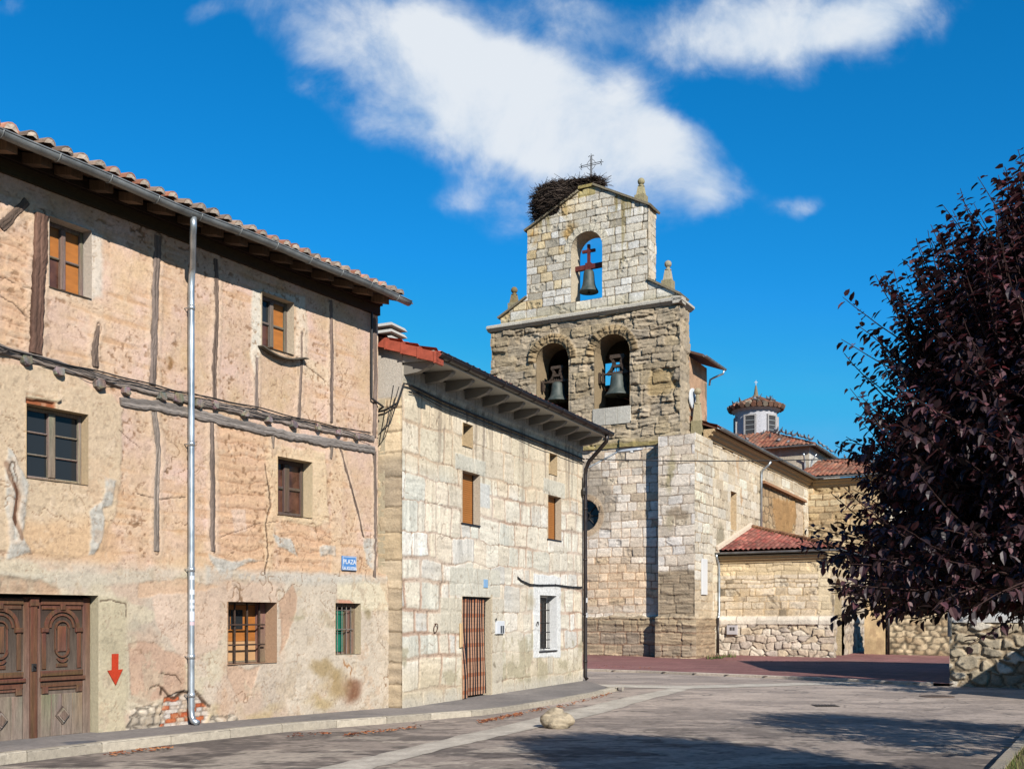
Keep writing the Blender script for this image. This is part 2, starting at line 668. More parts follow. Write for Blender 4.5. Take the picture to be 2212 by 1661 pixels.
M_PLASTER = mat_col('earth_plaster', 26, .14, .55, .95, .1, 110)
M_STONE = mat_col('cut_stone', 24, .18, .6, .92, .15, 90)
M_CHURCH = mat_col('weathered_stone', 9, .18, .6, .93, .15, 36, dist=.012)
M_WOOD_V = mat_col('old_wood_upright', 9, .35, .7, .85, .2, 60, stretch=(5, 5, .5))
M_WOOD_H = mat_col('old_wood_lying', 9, .32, .7, .85, .2, 60, stretch=(1.2, 1.2, 7))
M_TILE = mat_col('clay_tile', 14, .2, .4, .9, .2, 80)
M_PAINT = mat_col('painted_surface', 12, .05, .08, .5, .4, 80)
M_GROUND = mat_col('worn_concrete', 14, .24, .5, .93, .2, 85)
M_ZINC = mat_plain('zinc', (.42, .46, .49), .38, .75, .18, 5, bump=.04, stretch=(1, 1, .6))
M_ZINC_DULL = mat_plain('dull_zinc', (.2, .21, .21), .55, .5, .2, 4)
M_BROWN = mat_plain('brown_gutter_paint', alb(50, 40, 37), .4, .1, .15, 6)
M_BLACK = mat_plain('black_rubber', (.012, .012, .013), .6, 0, .3, 10)
M_IRON = mat_plain('dark_iron', (.03, .027, .025), .55, .5, .3, 20)
M_RUST = mat_plain('rust_red_steel', alb(120, 48, 40), .65, .1, .2, 8)
M_BRONZE = mat_plain('bell_bronze', (.045, .05, .044), .6, .1, .3, 5, col2=(.022, .034, .03))
M_GLASS, _N, _b = mat_base('window_glass')
_b.inputs['Base Color'].default_value = (.016, .018, .020, 1)
_b.inputs['Roughness'].default_value = .12
_b.inputs['Specular IOR Level'].default_value = .22
_t = _N.n.new('ShaderNodeTexCoord')
_bp = _N.n.new('ShaderNodeBump')
_bp.inputs['Strength'].default_value = .06
_N.put(_bp.inputs['Height'], _N.noise(_t.outputs['Object'], 3.0, 2))
_N.l.new(_bp.outputs[0], _b.inputs['Normal'])
M_BOARD = mat_plain('orange_board', alb(196, 120, 48), .7, 0, .12, 4, stretch=(1, 1, 3))
M_BOARD_PALE = mat_plain('pale_board', alb(222, 172, 120), .7, 0, .08, 4)
M_BROWNPANE = mat_plain('brown_pane', alb(110, 72, 55), .3, 0, .3, 5)
M_GREEN = mat_plain('green_paint', alb(20, 128, 100), .55, 0, .12, 8)
M_DARK = mat_plain('dark_void', (.012, .011, .01), .9, 0, .2, 3)
M_WHITE = mat_plain('white_paint', (.62, .61, .58), .6, 0, .05, 5)
M_TERRA = mat_plain('new_terracotta', alb(198, 92, 66), .75, 0, .14, 9)
M_SHUTTER = mat_plain('ochre_shutter', alb(198, 128, 62), .55, 0, .06, 8)

# ------------------------------------------------------------------ terrain heights
def zp(Y):
    return float(np.interp(Y, [6, 13.74, 16, 18.9, 26.7, 32], [.13, .09, .05, -.02, 0.0, 0.02]))


def zr(Y):
    return float(np.interp(Y, [4, 13.74, 18.9, 26.7, 31], [.02, -.02, -.10, -.07, -.06]))


def zc(Y):                                   # church paving
    return float(np.interp(Y, [30, 41, 47], [0.0, 0.0, .12]))


FA = Frame(-2.25, 18.88, .633, 1)            # timber framed earth house
FB = Frame(-1.98, 18.75, .476, 1)            # stone house
CF = Frame(7.25, 41.4, .877, -.4806)         # church, towards the square
CS = Frame(7.25, 41.4, .4806, .877)          # church, long side


def grain(mb, k0=.75, k1=1.2):
    mb.c = [tuple(x * rnd.uniform(k0, k1) for x in c) for c in mb.c]


def beam(F, pts, wid, d0, d1, col, seed=0, px=True, step=.05, wob=.17):
    """rough hewn timber following pts; wid: widths in metres"""
    if px:
        pts = [F.uz(x, y) for x, y in pts]
    if not isinstance(wid, (list, tuple)):
        wid = [wid] * len(pts)
    r = random.Random(seed)
    path = []
    for i in range(len(pts) - 1):
        (a, b), (c, e) = pts[i], pts[i + 1]
        n = max(2, int(math.hypot(c - a, e - b) / step))
        for k in range(n + (i == len(pts) - 2)):
            t = k / n
            path.append((a + (c - a) * t, b + (e - b) * t, wid[i] + (wid[i + 1] - wid[i]) * t))
    mb = MB()
    vs = []; cs = []; fs = []
    n = len(path)
    jl = jr = 0
    base = np.array(alb(*col))
    for i, (u, z, w) in enumerate(path):
        u0, z0, _ = path[max(0, i - 1)]; u1, z1, _ = path[min(n - 1, i + 1)]
        l = math.hypot(u1 - u0, z1 - z0) or 1
        tx, tz = (u1 - u0) / l, (z1 - z0) / l
        ax, az = tz, -tx
        jl = .6 * jl + r.uniform(-1, 1) * w * wob * .35
        jr = .6 * jr + r.uniform(-1, 1) * w * wob * .35
        for (s, d) in ((-.5, d0), (-.43, d1 - .012), (-.31, d1 - .002), (-.19, d1), (-.07, d1 + .003), (.06, d1 - .001), (.18, d1 + .002), (.31, d1 - .002), (.43, d1 - .012), (.5, d0)):
            off = s * w + (jl if s < 0 else jr)
            vs.append(F.P(u + ax * off, z + az * off, d + r.uniform(-.004, .004)))
            la = (u * tx + z * tz) * 1.6
            k = .42 + .95 * float(vnoise(np.array(la + seed * 3.7), np.array(s * 15 + seed), 3)) * (.85 + .3 * r.random()) + .15 * float(vnoise(np.array(la * 2.2 + 9), np.array(seed + .0), 6))
            if abs(s) == .5:
                k *= .5
            cs.append(tuple(base * k))
    for i in range(n - 1):
        for k in range(9):
            a = i * 10 + k
            fs.append((a, a + 10, a + 11, a + 1))
    fs.append(tuple(range(9, -1, -1))); fs.append(tuple(range((n - 1) * 10, n * 10)))
    mb.add(vs, fs, cs)
    return mb


def window(F, parent, a, b, c, e, depth, ncol, nrow, mat_frame, cells, fw=.06, mw=.05, tw=.025, col=(120, 100, 85), leaf=None,
           name='window', label=None):
    """frame + mullions in an opening; cells: dict material -> list of (col,row); row 0 is the top"""
    mb = MB()
    C = alb(*col)
    d0, d1 = -depth - .03, -depth + .03
    mb.bbox(F, a, a + fw, c, e, d0, d1, C)
    mb.bbox(F, b - fw, b, c, e, d0, d1, C)
    mb.bbox(F, a + fw, b - fw, e - fw, e, d0, d1 - .002, C)
    mb.bbox(F, a + fw, b - fw, c, c + fw, d0, d1 - .002, C)
    xs = [a + fw]
    wi = (b - a - 2 * fw - mw * (ncol - 1)) / ncol
    cellx = []
    for i in range(ncol):
        x0 = a + fw + i * (wi + mw)
        cellx.append((x0, x0 + wi))
        if i < ncol - 1:
            mb.bbox(F, x0 + wi, x0 + wi + mw, c + fw, e - fw, d0, d1 + .012, C)
    hz = (e - c - 2 * fw - tw * (nrow - 1)) / nrow
    cellz = []
    for j in range(nrow):
        z1 = e - fw - j * (hz + tw)
        cellz.append((z1 - hz, z1))
        if j < nrow - 1:
            for (x0, x1) in cellx:
                mb.bbox(F, x0, x1, z1 - hz - tw, z1 - hz, d0 + .01, d1 - .008, C)
    grain(mb, .8, 1.15)
    w = mb.build(name, mat_frame, parent)
    if label: w['label'] = label
    for mat, lst in cells:
        p = MB()
        for (i, j) in lst:
            x0, x1 = cellx[i]; z0, z1 = cellz[j]
            p.fbox(F, x0 - .006, x1 + .006, z0 - .006, z1 + .006, d0 + .012, d0 + .02)
        p.build('pane', mat, w)
    return w


def gutter(F, ua, ub, z, d, r, mat, parent, brackets=0, name='gutter', sag=0.0):
    mb = MB()
    N = 40
    vs = []; fs = []
    M = 9
    for i in range(N + 1):
        t = i / N
        u = ua + (ub - ua) * t
        zz = z + sag * math.sin(t * 9 + 1) * .5 + sag * math.sin(t * 23) * .3
        for (rr, rev) in ((r, False), (r - .008, True)):
            seq = range(M + 1) if not rev else range(M, -1, -1)
            for k in seq:
                th = math.pi + math.pi * k / M
                vs.append(F.P(u, zz + rr * math.sin(th), d + rr * math.cos(th)))
    row = 2 * (M + 1)
    for i in range(N):
        for k in range(row):
            j = (k + 1) % row
            fs.append((i * row + k, i * row + j, (i + 1) * row + j, (i + 1) * row + k))
    fs.append(tuple(range(row - 1, -1, -1))); fs.append(tuple(range(N * row, N * row + row)))
    mb.add(vs, fs)
    # rolled front lip
    mb.tube([F.P(ua + (ub - ua) * i / N, z + sag * math.sin(i / N * 9 + 1) * .5 + sag * math.sin(i / N * 23) * .3, d + r) for i in range(N + 1)], .011, 6)
    for i in range(brackets):
        u = ua + (ub - ua) * (i + .5) / brackets
        t = (u - ua) / (ub - ua)
        zz = z + sag * math.sin(t * 9 + 1) * .5 + sag * math.sin(t * 23) * .3
        mb.tube([F.P(u, zz + (r + .006) * math.sin(math.pi + math.pi * k / 8), d + (r + .006) * math.cos(math.pi + math.pi * k / 8)) for k in range(9)], .008, 5)
    return mb.build(name, mat, parent, sm=True)


def tiles(F, u0, u1, d_eave, z_eave, slope, rows, pitch, parent, cols, seed=3, plug=True, rad=.088, expo=.33):
    """barrel tiles: covers over channels"""
    r = random.Random(seed)
    mb = MB()
    cs, sn = math.cos(slope), math.sin(slope)
    n = int((u1 - u0) / pitch)

    def pt(u, s, h):
        return F.P(u, z_eave + s * sn + h * cs, d_eave - s * cs + h * sn)
    for i in range(n + 1):
        uc = u0 + (i + .5) * (u1 - u0) / (n + 1)
        for j in range(rows):
            c = r.choice(cols); k = r.uniform(.78, 1.15)
            c = alb(*[x * k for x in c])
            s0 = j * expo + r.uniform(-.03, .03); s1 = s0 + expo * 1.28
            ra, rb = rad * r.uniform(.92, 1.1), rad * .8
            h0, h1 = .035 + .02 * r.random(), .012
            uo = uc + r.uniform(-.012, .012)
            tw = r.uniform(-.015, .015)
            vs = []
            for (s, rr, h, du) in ((s0, ra, h0, 0), (s1, rb, h1, tw)):
                for q in (0, 1):
                    for m in range(7):
                        th = math.pi * m / 6
                        vs.append(pt(uo + du + (rr - q * .014) * math.cos(th), s, h + (rr - q * .014) * math.sin(th)))
            fs = []
            for m in range(6):
                fs.append((m, m + 1, 14 + m + 1, 14 + m))
                fs.append((7 + m + 1, 7 + m, 21 + m, 21 + m + 1))
                fs.append((m + 1, m, 7 + m, 7 + m + 1))
                fs.append((14 + m, 14 + m + 1, 21 + m + 1, 21 + m))
            mb.add(vs, fs, c)
            if plug and j == 0:       # mortar plug under the first cover
                g = albk((204, 184, 164), r.uniform(.85, 1.1))
                ring = [pt(uo + (ra - .012) * math.cos(math.pi * m / 8), s0 - .004 + .012 * r.random(), h0 + (ra - .012) * math.sin(math.pi * m / 8)) for m in range(9)]
                mb.add([pt(uo, s0 - .012, h0 + .02)] + ring, [(0, m + 1, m + 2) for m in range(8)], g)
            # channel tile beside it
            if i < n:
                uo2 = uc + (u1 - u0) / (n + 1) / 2
                c2 = albk(r.choice(cols), r.uniform(.7, 1.0))
                vs = []
                for (s, rr) in ((s0 + .05, rad * .85), (s1 + .05, rad)):
                    for m in range(5):
                        th = math.pi + math.pi * m / 4
                        vs.append(pt(uo2 + rr * math.cos(th), s, .055 + rr * .6 * math.sin(th)))
                mb.add(vs, [(m + 1, m, 5 + m, 5 + m + 1) for m in range(4)], c2)
    return mb.build('roof_tiles', M_TILE, parent, sm=False)


def sheet(name, O, A, B, poly, pitch, row, res, pals, parent, seed=5, amp=.075, thick=.06):
    """tiled roof slope on any plane: A along the eave, B up the slope, poly in (a, b)"""
    O = Vector(O); A = Vector(A).normalized(); B = Vector(B); B = (B - A * B.dot(A)).normalized()
    Nn = A.cross(B)
    if Nn.z < 0: Nn = -Nn
    xs = [p[0] for p in poly]; ys = [p[1] for p in poly]
    ga = np.arange(min(xs), max(xs) + res, res); gb = np.arange(min(ys), max(ys) + res, res)
    a, b = np.meshgrid(ga, gb, indexing='ij')
    ci = np.floor(a / pitch + .5).astype(int); ri = np.floor(b / row).astype(int)
    T = np.random.RandomState(seed).rand(3, 128, 128)
    h = amp * np.abs(np.cos(np.pi * a / pitch)) ** .7 + .045 * (1 - (b / row - ri)) + .01 * T[2][ci & 127, ri & 127]
    C = pal(T[0][ci & 127, ri & 127], pals) * (.8 + .35 * T[1][ci & 127, ri & 127])[..., None]
    C = C * (.80 + .4 * fbm(a * .7, b * .7, 3, seed))[..., None]
    V = np.array(O) + a[..., None] * np.array(A) + b[..., None] * np.array(B) + h[..., None] * np.array(Nn)
    cu = a[:-1, :-1] + res / 2; cz = b[:-1, :-1] + res / 2
    keep = poly_sd(cu, cz, poly) > -res * .3
    I = np.arange(a.size).reshape(a.shape)
    Q = np.stack([I[:-1, :-1], I[1:, :-1], I[1:, 1:], I[:-1, 1:]], -1)[keep]
    if A.cross(B).z < 0: Q = Q[:, ::-1]
    used = np.zeros(a.size, bool); used[Q.ravel()] = True
    rm = np.cumsum(used) - 1
    ex = MB()                                  # slab below
    top = [O + A * p + B * q - Nn * .005 for p, q in poly]; bot = [v - Nn * thick for v in top]
    n = len(poly)
    ex.add(top + bot, [tuple(range(n)), tuple(range(2 * n - 1, n - 1, -1))] + [(i, (i + 1) % n, n + (i + 1) % n, n + i) for i in range(n)], alb(120, 80, 62))
    return np_mesh(name, V.reshape(-1, 3)[used], rm[Q], alb_arr(C.reshape(-1, 3)[used]), M_TILE, parent, None, False, ex)


# ================================================================== the timber framed earth house
house = thing('earth_house', FA.P(-4, 0, -4), "old timber framed house of cracked pinkish earth plaster, with carved brown double doors", 'house')
W1 = (-6.76, -6.15, 5.79, 6.68); W2 = (-3.12, -2.42, 5.85, 6.69); W3 = (-7.07, -6.2, 3.34, 4.26)
W4 = (-2.78, -1.99, 3.25, 4.17); W5 = (-3.81, -2.8, .9, 1.85); W6 = (-1.43, -.78, .98, 1.86)
DOOR = (-7.77, -6.05, -.3, 1.9)
UE = FA.U(816)                               # the upper storeys end short of the stone house
wl = Wall(FA, -9.2, 0.0, -.3, 7.35, .0155, rects=[W1, W2, W3, W4, W5, W6, DOOR],
          outline=[(-9.3, -.4), (.1, -.4), (.1, 2.36), (UE, 2.42), (UE, 7.5), (-9.3, 7.5)], umarks=[UE])
u, z = wl.U, wl.Z
n_big = fbm(u * .7, z * .7, 4, 1); n_mid = fbm(u * 3, z * 3, 4, 2); n_fin = fbm(u * 14, z * 14, 3, 3); n_bed = fbm(u * 1.2, z * 13, 4, 4)
base = np.array((229, 194, 161.))[None, None] * (.91 + .15 * n_big + .08 * n_mid - .02)[..., None]
base[..., 2] *= (.93 + .18 * n_mid)
wl.C[:] = base
wl.H += .007 * (n_mid - .5) + .008 * (n_fin - .5)
wl.lay(smooth(.55, .72, n_bed) * smooth(.4, .6, n_big), (214, 166, 122), .55, -.008)
# rammed earth layers, between the posts of the middle storey and at the far left of the top one
tap = np.maximum(wl.mask([(468, 900), (590, 945), (590, 1235), (468, 1235)], amp=.1, feather=.15), wl.mask([(600, 1115), (720, 1115), (720, 1240), (600, 1240)], amp=.1, feather=.1))
tap = np.maximum(tap, wl.mask([(0, 500), (62, 520), (62, 750), (0, 740)], amp=.08, feather=.1))
lift = (z * 5.2 + 1.6 * fbm(u * .9, z * 1.3, 4, 9) + .3 * fbm(u * 5, z * 5, 3, 19)) % 1
wl.lay(tap, np.array((230, 184, 144.)) * (.92 + .16 * n_bed)[..., None], .7)
wl.lay(tap * smooth(.16, .0, lift), (184, 138, 102), .6, -.016)
wl.lay(tap * smooth(.18, .4, lift) * smooth(.7, .42, lift), (240, 200, 160), .5, .012)
# yellow smooth plaster round the middle left window
yp = wl.mask([(-60, 770), (100, 790), (235, 850), (268, 890), (262, 1000), (250, 1080), (225, 1190), (120, 1200), (-60, 1190)], amp=.09, feather=.03, seed=2)
wl.lay(yp, np.array((226, 199, 165.)) * (.93 + .14 * n_big)[..., None], .92, .014)
wl.lay(wl.mask([(30, 1130), (240, 1120), (250, 1240), (20, 1240)], amp=.14, feather=.1, seed=4), (232, 190, 146), .7)
# lime washed window surrounds
wl.lay(wl.mask([(190, 495), (226, 510), (222, 640), (190, 655)], amp=.06, feather=.04), (240, 224, 204), .9, .004)
wl.lay(wl.mask([(100, 462), (205, 500), (205, 516), (100, 480)], amp=.02), (214, 205, 194), .8)
wl.lay(wl.mask([(90, 615), (215, 655), (225, 690), (95, 640)], amp=.06, feather=.05), (238, 205, 172), .8)
wl.lay(wl.mask([(545, 625), (660, 640), (662, 800), (640, 780), (640, 660), (572, 640), (566, 750), (548, 820), (540, 760)], amp=.05, feather=.03), (238, 226, 206), .95, .006)
wl.lay(wl.mask([(636, 660), (665, 665), (664, 800), (636, 790)], amp=.06, feather=.04), (238, 212, 184), .8)
wl.lay(wl.mask([(580, 960), (700, 978), (712, 1130), (672, 1140), (585, 1118)], amp=.05, feather=.03), (240, 210, 170), .9, .008)
wl.lay(wl.mask([(655, 770), (712, 800), (712, 835), (655, 815)], amp=.08, feather=.04), (242, 214, 180), .8)
wl.lay(wl.mask([(715, 970), (742, 975), (738, 1240), (715, 1240)], amp=.06, feather=.03), (240, 206, 168), .7, .006)
wl.lay(wl.mask([(575, 945), (592, 950), (596, 1110), (585, 1240), (570, 1240)], amp=.05, feather=.03), (240, 206, 166), .7, .006)
wl.lay(wl.mask([(500, 1100), (530, 1100), (535, 1150), (505, 1155)], amp=.05), (238, 206, 182), .8)
# ground storey
gz = smooth(2.42, 2.25, z + .12 * (n_big - .5))
gcol = np.array((222, 203, 180.)) * (.86 + .26 * n_big)[..., None]
wl.lay(gz, gcol, .93, .012)
wl.lay(gz * smooth(.48, .62, fbm(u * 1.1 + 5, z * 1.1, 4, 12)), (216, 186, 160), .75)
wl.lay(gz * smooth(.55, .65, fbm(u * 2.0, z * 2.4, 4, 14)) * smooth(-3.3, -4.2, u), (224, 208, 178), .8)
wl.lay(wl.mask([(610, 1255), (838, 1245), (838, 1530), (620, 1545)], amp=.06, feather=.04), np.array((226, 208, 184.)) * (.9 + .18 * n_mid)[..., None], .85, .01)
wl.lay(wl.mask([(728, 1250), (836, 1246), (836, 1320), (728, 1318)], amp=.02, feather=.015), (238, 222, 190), .9, .004)
wl.lay(wl.mask([(210, 1290), (272, 1290), (275, 1500), (270, 1580), (205, 1585)], amp=.05, feather=.06), np.array((214, 198, 164.)) * (.88 + .24 * n_big)[..., None], .85, .006)
wl.lay(wl.mask([(440, 1225), (600, 1240), (720, 1240), (838, 1242), (838, 1258), (600, 1262), (500, 1250), (440, 1262)], amp=.08, feather=.05), (210, 200, 184), .8, .006)
wl.lay(wl.mask([(0, 1236), (330, 1230), (330, 1262), (0, 1265)], amp=.08, feather=.04), (216, 203, 180), .75, .004)
wl.lay(wl.mask([(0, 1243), (90, 1250), (132, 1270), (132, 1284), (0, 1282)], amp=.06, feather=.03), (204, 172, 142), .9, -.02)
# pink scars, damp and rust
for poly, col, al, h in [
        ([(275, 1390), (325, 1385), (400, 1420), (400, 1500), (335, 1515), (280, 1500)], (212, 172, 144), .75, -.014),
        ([(325, 1270), (400, 1260), (470, 1290), (470, 1400), (400, 1430), (340, 1360)], (230, 200, 176), .8, 0),
        ([(418, 1270), (600, 1262), (600, 1300), (490, 1300), (480, 1380), (420, 1390)], (226, 196, 170), .75, 0),
        ([(600, 1300), (634, 1262), (640, 1290), (608, 1420)], (206, 168, 138), .85, -.006),
        ([(490, 1442), (560, 1438), (545, 1470), (530, 1512), (505, 1505)], (214, 180, 152), .95, -.012),
        ([(300, 1250), (420, 1250), (470, 1270), (300, 1285)], (224, 186, 152), .8, -.008)]:
    wl.lay(wl.mask(poly, amp=.09, feather=.02, seed=7), np.array(col) * (.9 + .2 * n_mid)[..., None], al, h)
for (x, y, rx, ry, col, al) in [(762, 1492, .42, .3, (142, 98, 72), .95), (720, 1475, .5, .32, (176, 146, 98), .75), (700, 1445, .45, .22, (178, 152, 108), .8),
                                (745, 1445, .03, .2, (166, 104, 50), .9), (690, 1520, .5, .25, (196, 168, 118), .7), (795, 1330, .12, .14, (170, 152, 118), .9),
                                (775, 1340, .10, .12, (172, 152, 118), .7), (760, 1345, .1, .22, (184, 166, 130), .7), (640, 1325, .3, .12, (182, 168, 136), .75), (700, 1345, .2, .12, (190, 176, 146), .6),
                                (560, 1535, .6, .12, (206, 180, 130), .6), (235, 1400, .22, .3, (186, 172, 142), .55), (300, 1350, .15, .25, (180, 170, 150), .5), (450, 1540, .35, .16, (200, 176, 130), .6),
                                (365, 785, .12, .06, (150, 110, 70), .85), (395, 1180, .2, .12, (206, 176, 150), .5)]:
    wl.lay(wl.spot(x, y, rx, ry, seed=int(x), amp=.2), col, al)
# grey cement repairs
for poly in ([(222, 1030), (246, 1040), (240, 1090), (222, 1100)], [(196, 1105), (222, 1085), (228, 1120), (205, 1200), (190, 1200)],
             [(10, 970), (28, 985), (60, 1050), (48, 1150), (62, 1200), (15, 1200), (12, 1100)], [(690, 1180), (726, 1180), (726, 1200), (690, 1205)],
             [(450, 1190), (495, 1205), (560, 1205), (470, 1230)], [(590, 1150), (625, 1165), (640, 1200), (598, 1180)], [(785, 1160), (815, 1165), (812, 1240), (790, 1215)]):
    wl.lay(wl.mask(poly, amp=.08, feather=.02, seed=5), np.array((208, 200, 186.)) * (.88 + .26 * n_fin)[..., None], .95, .012)
# holes where plaster is gone: brick and stone
bm = wl.mask([(345, 1545), (355, 1505), (400, 1492), (435, 1505), (452, 1545), (440, 1572), (345, 1570)], amp=.05, feather=.012, seed=8)
bsid, bs2, be = ashlar(u, z, 8, (.055, .07), (.1, .24), .01)
wl.lay(bm, pal(bsid, [(230, 212, 194), (236, 222, 208), (228, 208, 188), (234, 218, 202), (214, 120, 76), (226, 198, 172), (204, 104, 66)]) * (1 - .25 * smooth(.012, .0, be))[..., None], .97, -.035)
sm_ = wl.mask([(272, 1580), (276, 1530), (335, 1518), (352, 1545), (345, 1585)], amp=.06, feather=.012, seed=9)
sm_ = np.maximum(sm_, wl.mask([(450, 1575), (455, 1545), (505, 1540), (520, 1565), (500, 1580)], amp=.05, feather=.015, seed=10))
rsid, rs2, re = rubble(u, z, 4, .18, .12)
wl.lay(sm_, np.array((226, 208, 184.)) * (.8 + .25 * rsid)[..., None] * (1 - .35 * smooth(.015, 0, re))[..., None], .9, -.02)
wl.H += sm_ * .03 * smooth(0, .03, re)
wl.lay(wl.mask([(55, 848), (118, 860), (118, 885), (55, 872)], amp=.02, feather=.01), (168, 96, 62), .95, -.05)
wl.lay(wl.mask([(55, 848), (130, 862), (122, 868), (55, 858)], amp=.03, feather=.01), (216, 196, 164), .95, .05)
wl.lay(wl.mask([(726, 1294), (752, 1296), (768, 1308), (728, 1308)], amp=.03, feather=.01), (222, 160, 132), .9, -.012)
# cracks: narrow lines along noise contours, and drawn ones
cr = np.abs(fbm(u * 1.5 + 31, z * 1.5, 4, 21) - .5)
wl.lay(smooth(.006, .0015, cr) * smooth(.5, .62, fbm(u * .9, z * .9, 2, 22)), (140, 108, 80), .8, -.012)


def crack(pts, w=.008, col=(86, 66, 52), al=.9, h=-.02, seed=0):
    q = [FA.uz(x, y) for x, y in pts]
    a, b = wl.warp(.03, 6, seed)
    d = np.full(u.shape, 9.)
    for (ax, ay), (bx, by) in zip(q[:-1], q[1:]):
        ex, ey = bx - ax, by - ay
        t = np.clip(((a - ax) * ex + (b - ay) * ey) / (ex * ex + ey * ey), 0, 1)
        d = np.minimum(d, np.hypot(a - ax - t * ex, b - ay - t * ey))
    wl.lay(smooth(w * 2, w * .6, d), col, al, h)


crack([(348, 1500), (352, 1485), (366, 1503), (380, 1508), (400, 1495), (420, 1492), (440, 1512), (452, 1525)], .014)
crack([(325, 1490), (345, 1478), (352, 1490)], .008)
crack([(350, 1455), (380, 1460), (392, 1478)], .005)
crack([(13, 1000), (25, 1040), (38, 1075), (30, 1120), (45, 1160)], .022, (120, 84, 62))
crack([(572, 1000), (582, 1060), (585, 1090), (575, 1130), (580, 1200), (572, 1240)], .009)
crack([(805, 975), (815, 1060), (812, 1100), (818, 1180), (806, 1245)], .014, (60, 48, 42))
crack([(215, 1296), (272, 1300), (272, 1330)], .006)
crack([(640, 770), (665, 792), (700, 820)], .006)
crack([(0, 640), (30, 655), (62, 690)], .006)
crack([(0, 600), (65, 625)], .005)
crack([(475, 1160), (560, 1130), (600, 1125)], .005, al=.6)
crack([(296, 1065), (340, 1078), (400, 1074)], .005)
crack([(255, 930), (300, 965)], .004, al=.6)
# fine crazing
for sd_, f_, w_, al_ in ((301, 3.2, .010, .5), (305, 5.5, .012, .4), (309, 2.2, .006, .6)):
    c_ = np.abs(fbm(u * f_ + sd_, z * f_ * 1.3, 4, sd_ % 97) - .5)
    wl.lay(smooth(w_, w_ * .25, c_) * smooth(.5, .62, fbm(u * 1.3 + sd_, z * 1.3, 3, 23)), (158, 124, 96), al_, -.006)
chip = smooth(.60, .64, fbm(u * 3.4 + 70, z * 3.0, 5, 35, .6)) * smooth(.45, .6, n_big)
wl.lay(chip, np.array((214, 172, 136.)) * (.86 + .3 * n_fin)[..., None], .3, -.006)
wl.lay(smooth(.62, .66, fbm(u * 4.4 + 90, z * 4.0, 5, 36, .6)) * smooth(2.5, 2.2, z), np.array((206, 184, 156.)) * (.86 + .3 * n_fin)[..., None], .6, -.006)
# small pits
pit = smooth(.68, .76, fbm(u * 17, z * 20, 2, 30)) * smooth(.42, .6, fbm(u * 1.4, z * 1.4, 3, 31)) * smooth(2.2, 2.5, z) * (1 - .8 * yp)
wl.lay(pit, (146, 108, 78), .6, -.010)
wl.lay(smooth(.30, .22, fbm(u * 10, z * 10, 2, 33)) * smooth(2.2, 2.6, z), (244, 216, 186), .35)
POSTS = [
    ([(88, 465), (84, 560), (75, 765)], [.18, .19, .19], .05, (128, 96, 80)), ([(58, 436), (0, 492)], [.12, .14], .015, (120, 100, 86)),
    ([(213, 704), (205, 750), (206, 792)], [.03, .14, .13], .012, (128, 108, 94)),
    ([(340, 510), (334, 700), (330, 832)], [.13, .125, .14], .012, (146, 128, 116)), ([(333, 890), (342, 972), (338, 1050), (338, 1190)], [.12, .1, .11, .12], .012, (164, 148, 134)),
    ([(466, 560), (468, 690), (462, 800), (463, 862)], [.1, .09, .1, .1], .012, (132, 112, 98)), ([(457, 912), (459, 1050), (459, 1190)], [.1, .11, .12], .012, (140, 122, 110)),
    ([(554, 772), (553, 840), (555, 882)], [.07, .09, .1], .012, (146, 128, 116)), ([(651, 718), (650, 800), (645, 905)], [.04, .08, .1], .012, (142, 122, 108)),
    ([(714, 650), (717, 760), (715, 912)], [.08, .09, .1], .012, (136, 116, 104)), ([(807, 690), (810, 820), (807, 944)], [.1, .11, .1], .03, (140, 120, 108)),
    ([(810, 975), (810, 1100), (809, 1248)], [.07, .09, .06], .012, (132, 114, 102)), ([(734, 968), (772, 1104), (785, 1160)], [.06, .06, .02], .01, (132, 112, 98)),
    ([(716, 962), (715, 990)], [.1, .06], .012, (150, 132, 116)), ([(589, 940), (589, 968)], [.1, .08], .012, (150, 132, 116)),
    ([(25, 1005), (32, 1060), (30, 1160)], [.07, .11, .08], .006, (118, 82, 62))]
def seg_dist(a, b, q):
    d = np.full(a.shape, 9.)
    for (ax, ay), (bx, by) in zip(q[:-1], q[1:]):
        ex_, ey_ = bx - ax, by - ay
        t = np.clip(((a - ax) * ex_ + (b - ay) * ey_) / (ex_ * ex_ + ey_ * ey_), 0, 1)
        d = np.minimum(d, np.hypot(a - ax - t * ex_, b - ay - t * ey_))
    return d


_a, _b = wl.warp(.035, 7, 17)
for p, w_, d_, c_ in POSTS:                       # ragged plaster lips lapping over the timbers
    dd_ = seg_dist(_a, _b, [FA.uz(x, y) for x, y in p]) - sum(w_) / len(w_) * .5
    wl.lay(smooth(-.03, -.012, dd_) * smooth(.09, .02, dd_), np.array((238, 208, 178.)) * (.9 + .2 * n_fin)[..., None], .45, .022)
    wl.lay(smooth(.014, .004, np.abs(dd_ + .018)) * smooth(.42, .55, fbm(u * 5 + 7, z * 2, 3, 44)), (96, 74, 60), .75, -.012)  # dark edge crack, small shadows of the lips put into its colour
wl.grain(.06, 30)
ex = MB()
for rc, dep, col in ((W1, .2, (222, 206, 188)), (W2, .18, (222, 204, 178)), (W3, .17, (218, 190, 152)), (W4, .22, (238, 212, 172)), (W5, .3, (200, 162, 130)), (W6, .2, (214, 194, 160)), (DOOR, .17, (206, 192, 160))):
    reveal(ex, FA, *rc, dep + .03, col)
pc = alb(206, 172, 138)
ex.quad(FA.P(UE, 2.4, 0), FA.P(UE, 2.4, -9), FA.P(UE, 7.35, -9), FA.P(UE, 7.35, 0), pc)
ex.quad(FA.P(UE, 2.4, 0), FA.P(0, 2.36, 0), FA.P(0, 2.36, -.9), FA.P(UE, 2.4, -.9), pc)
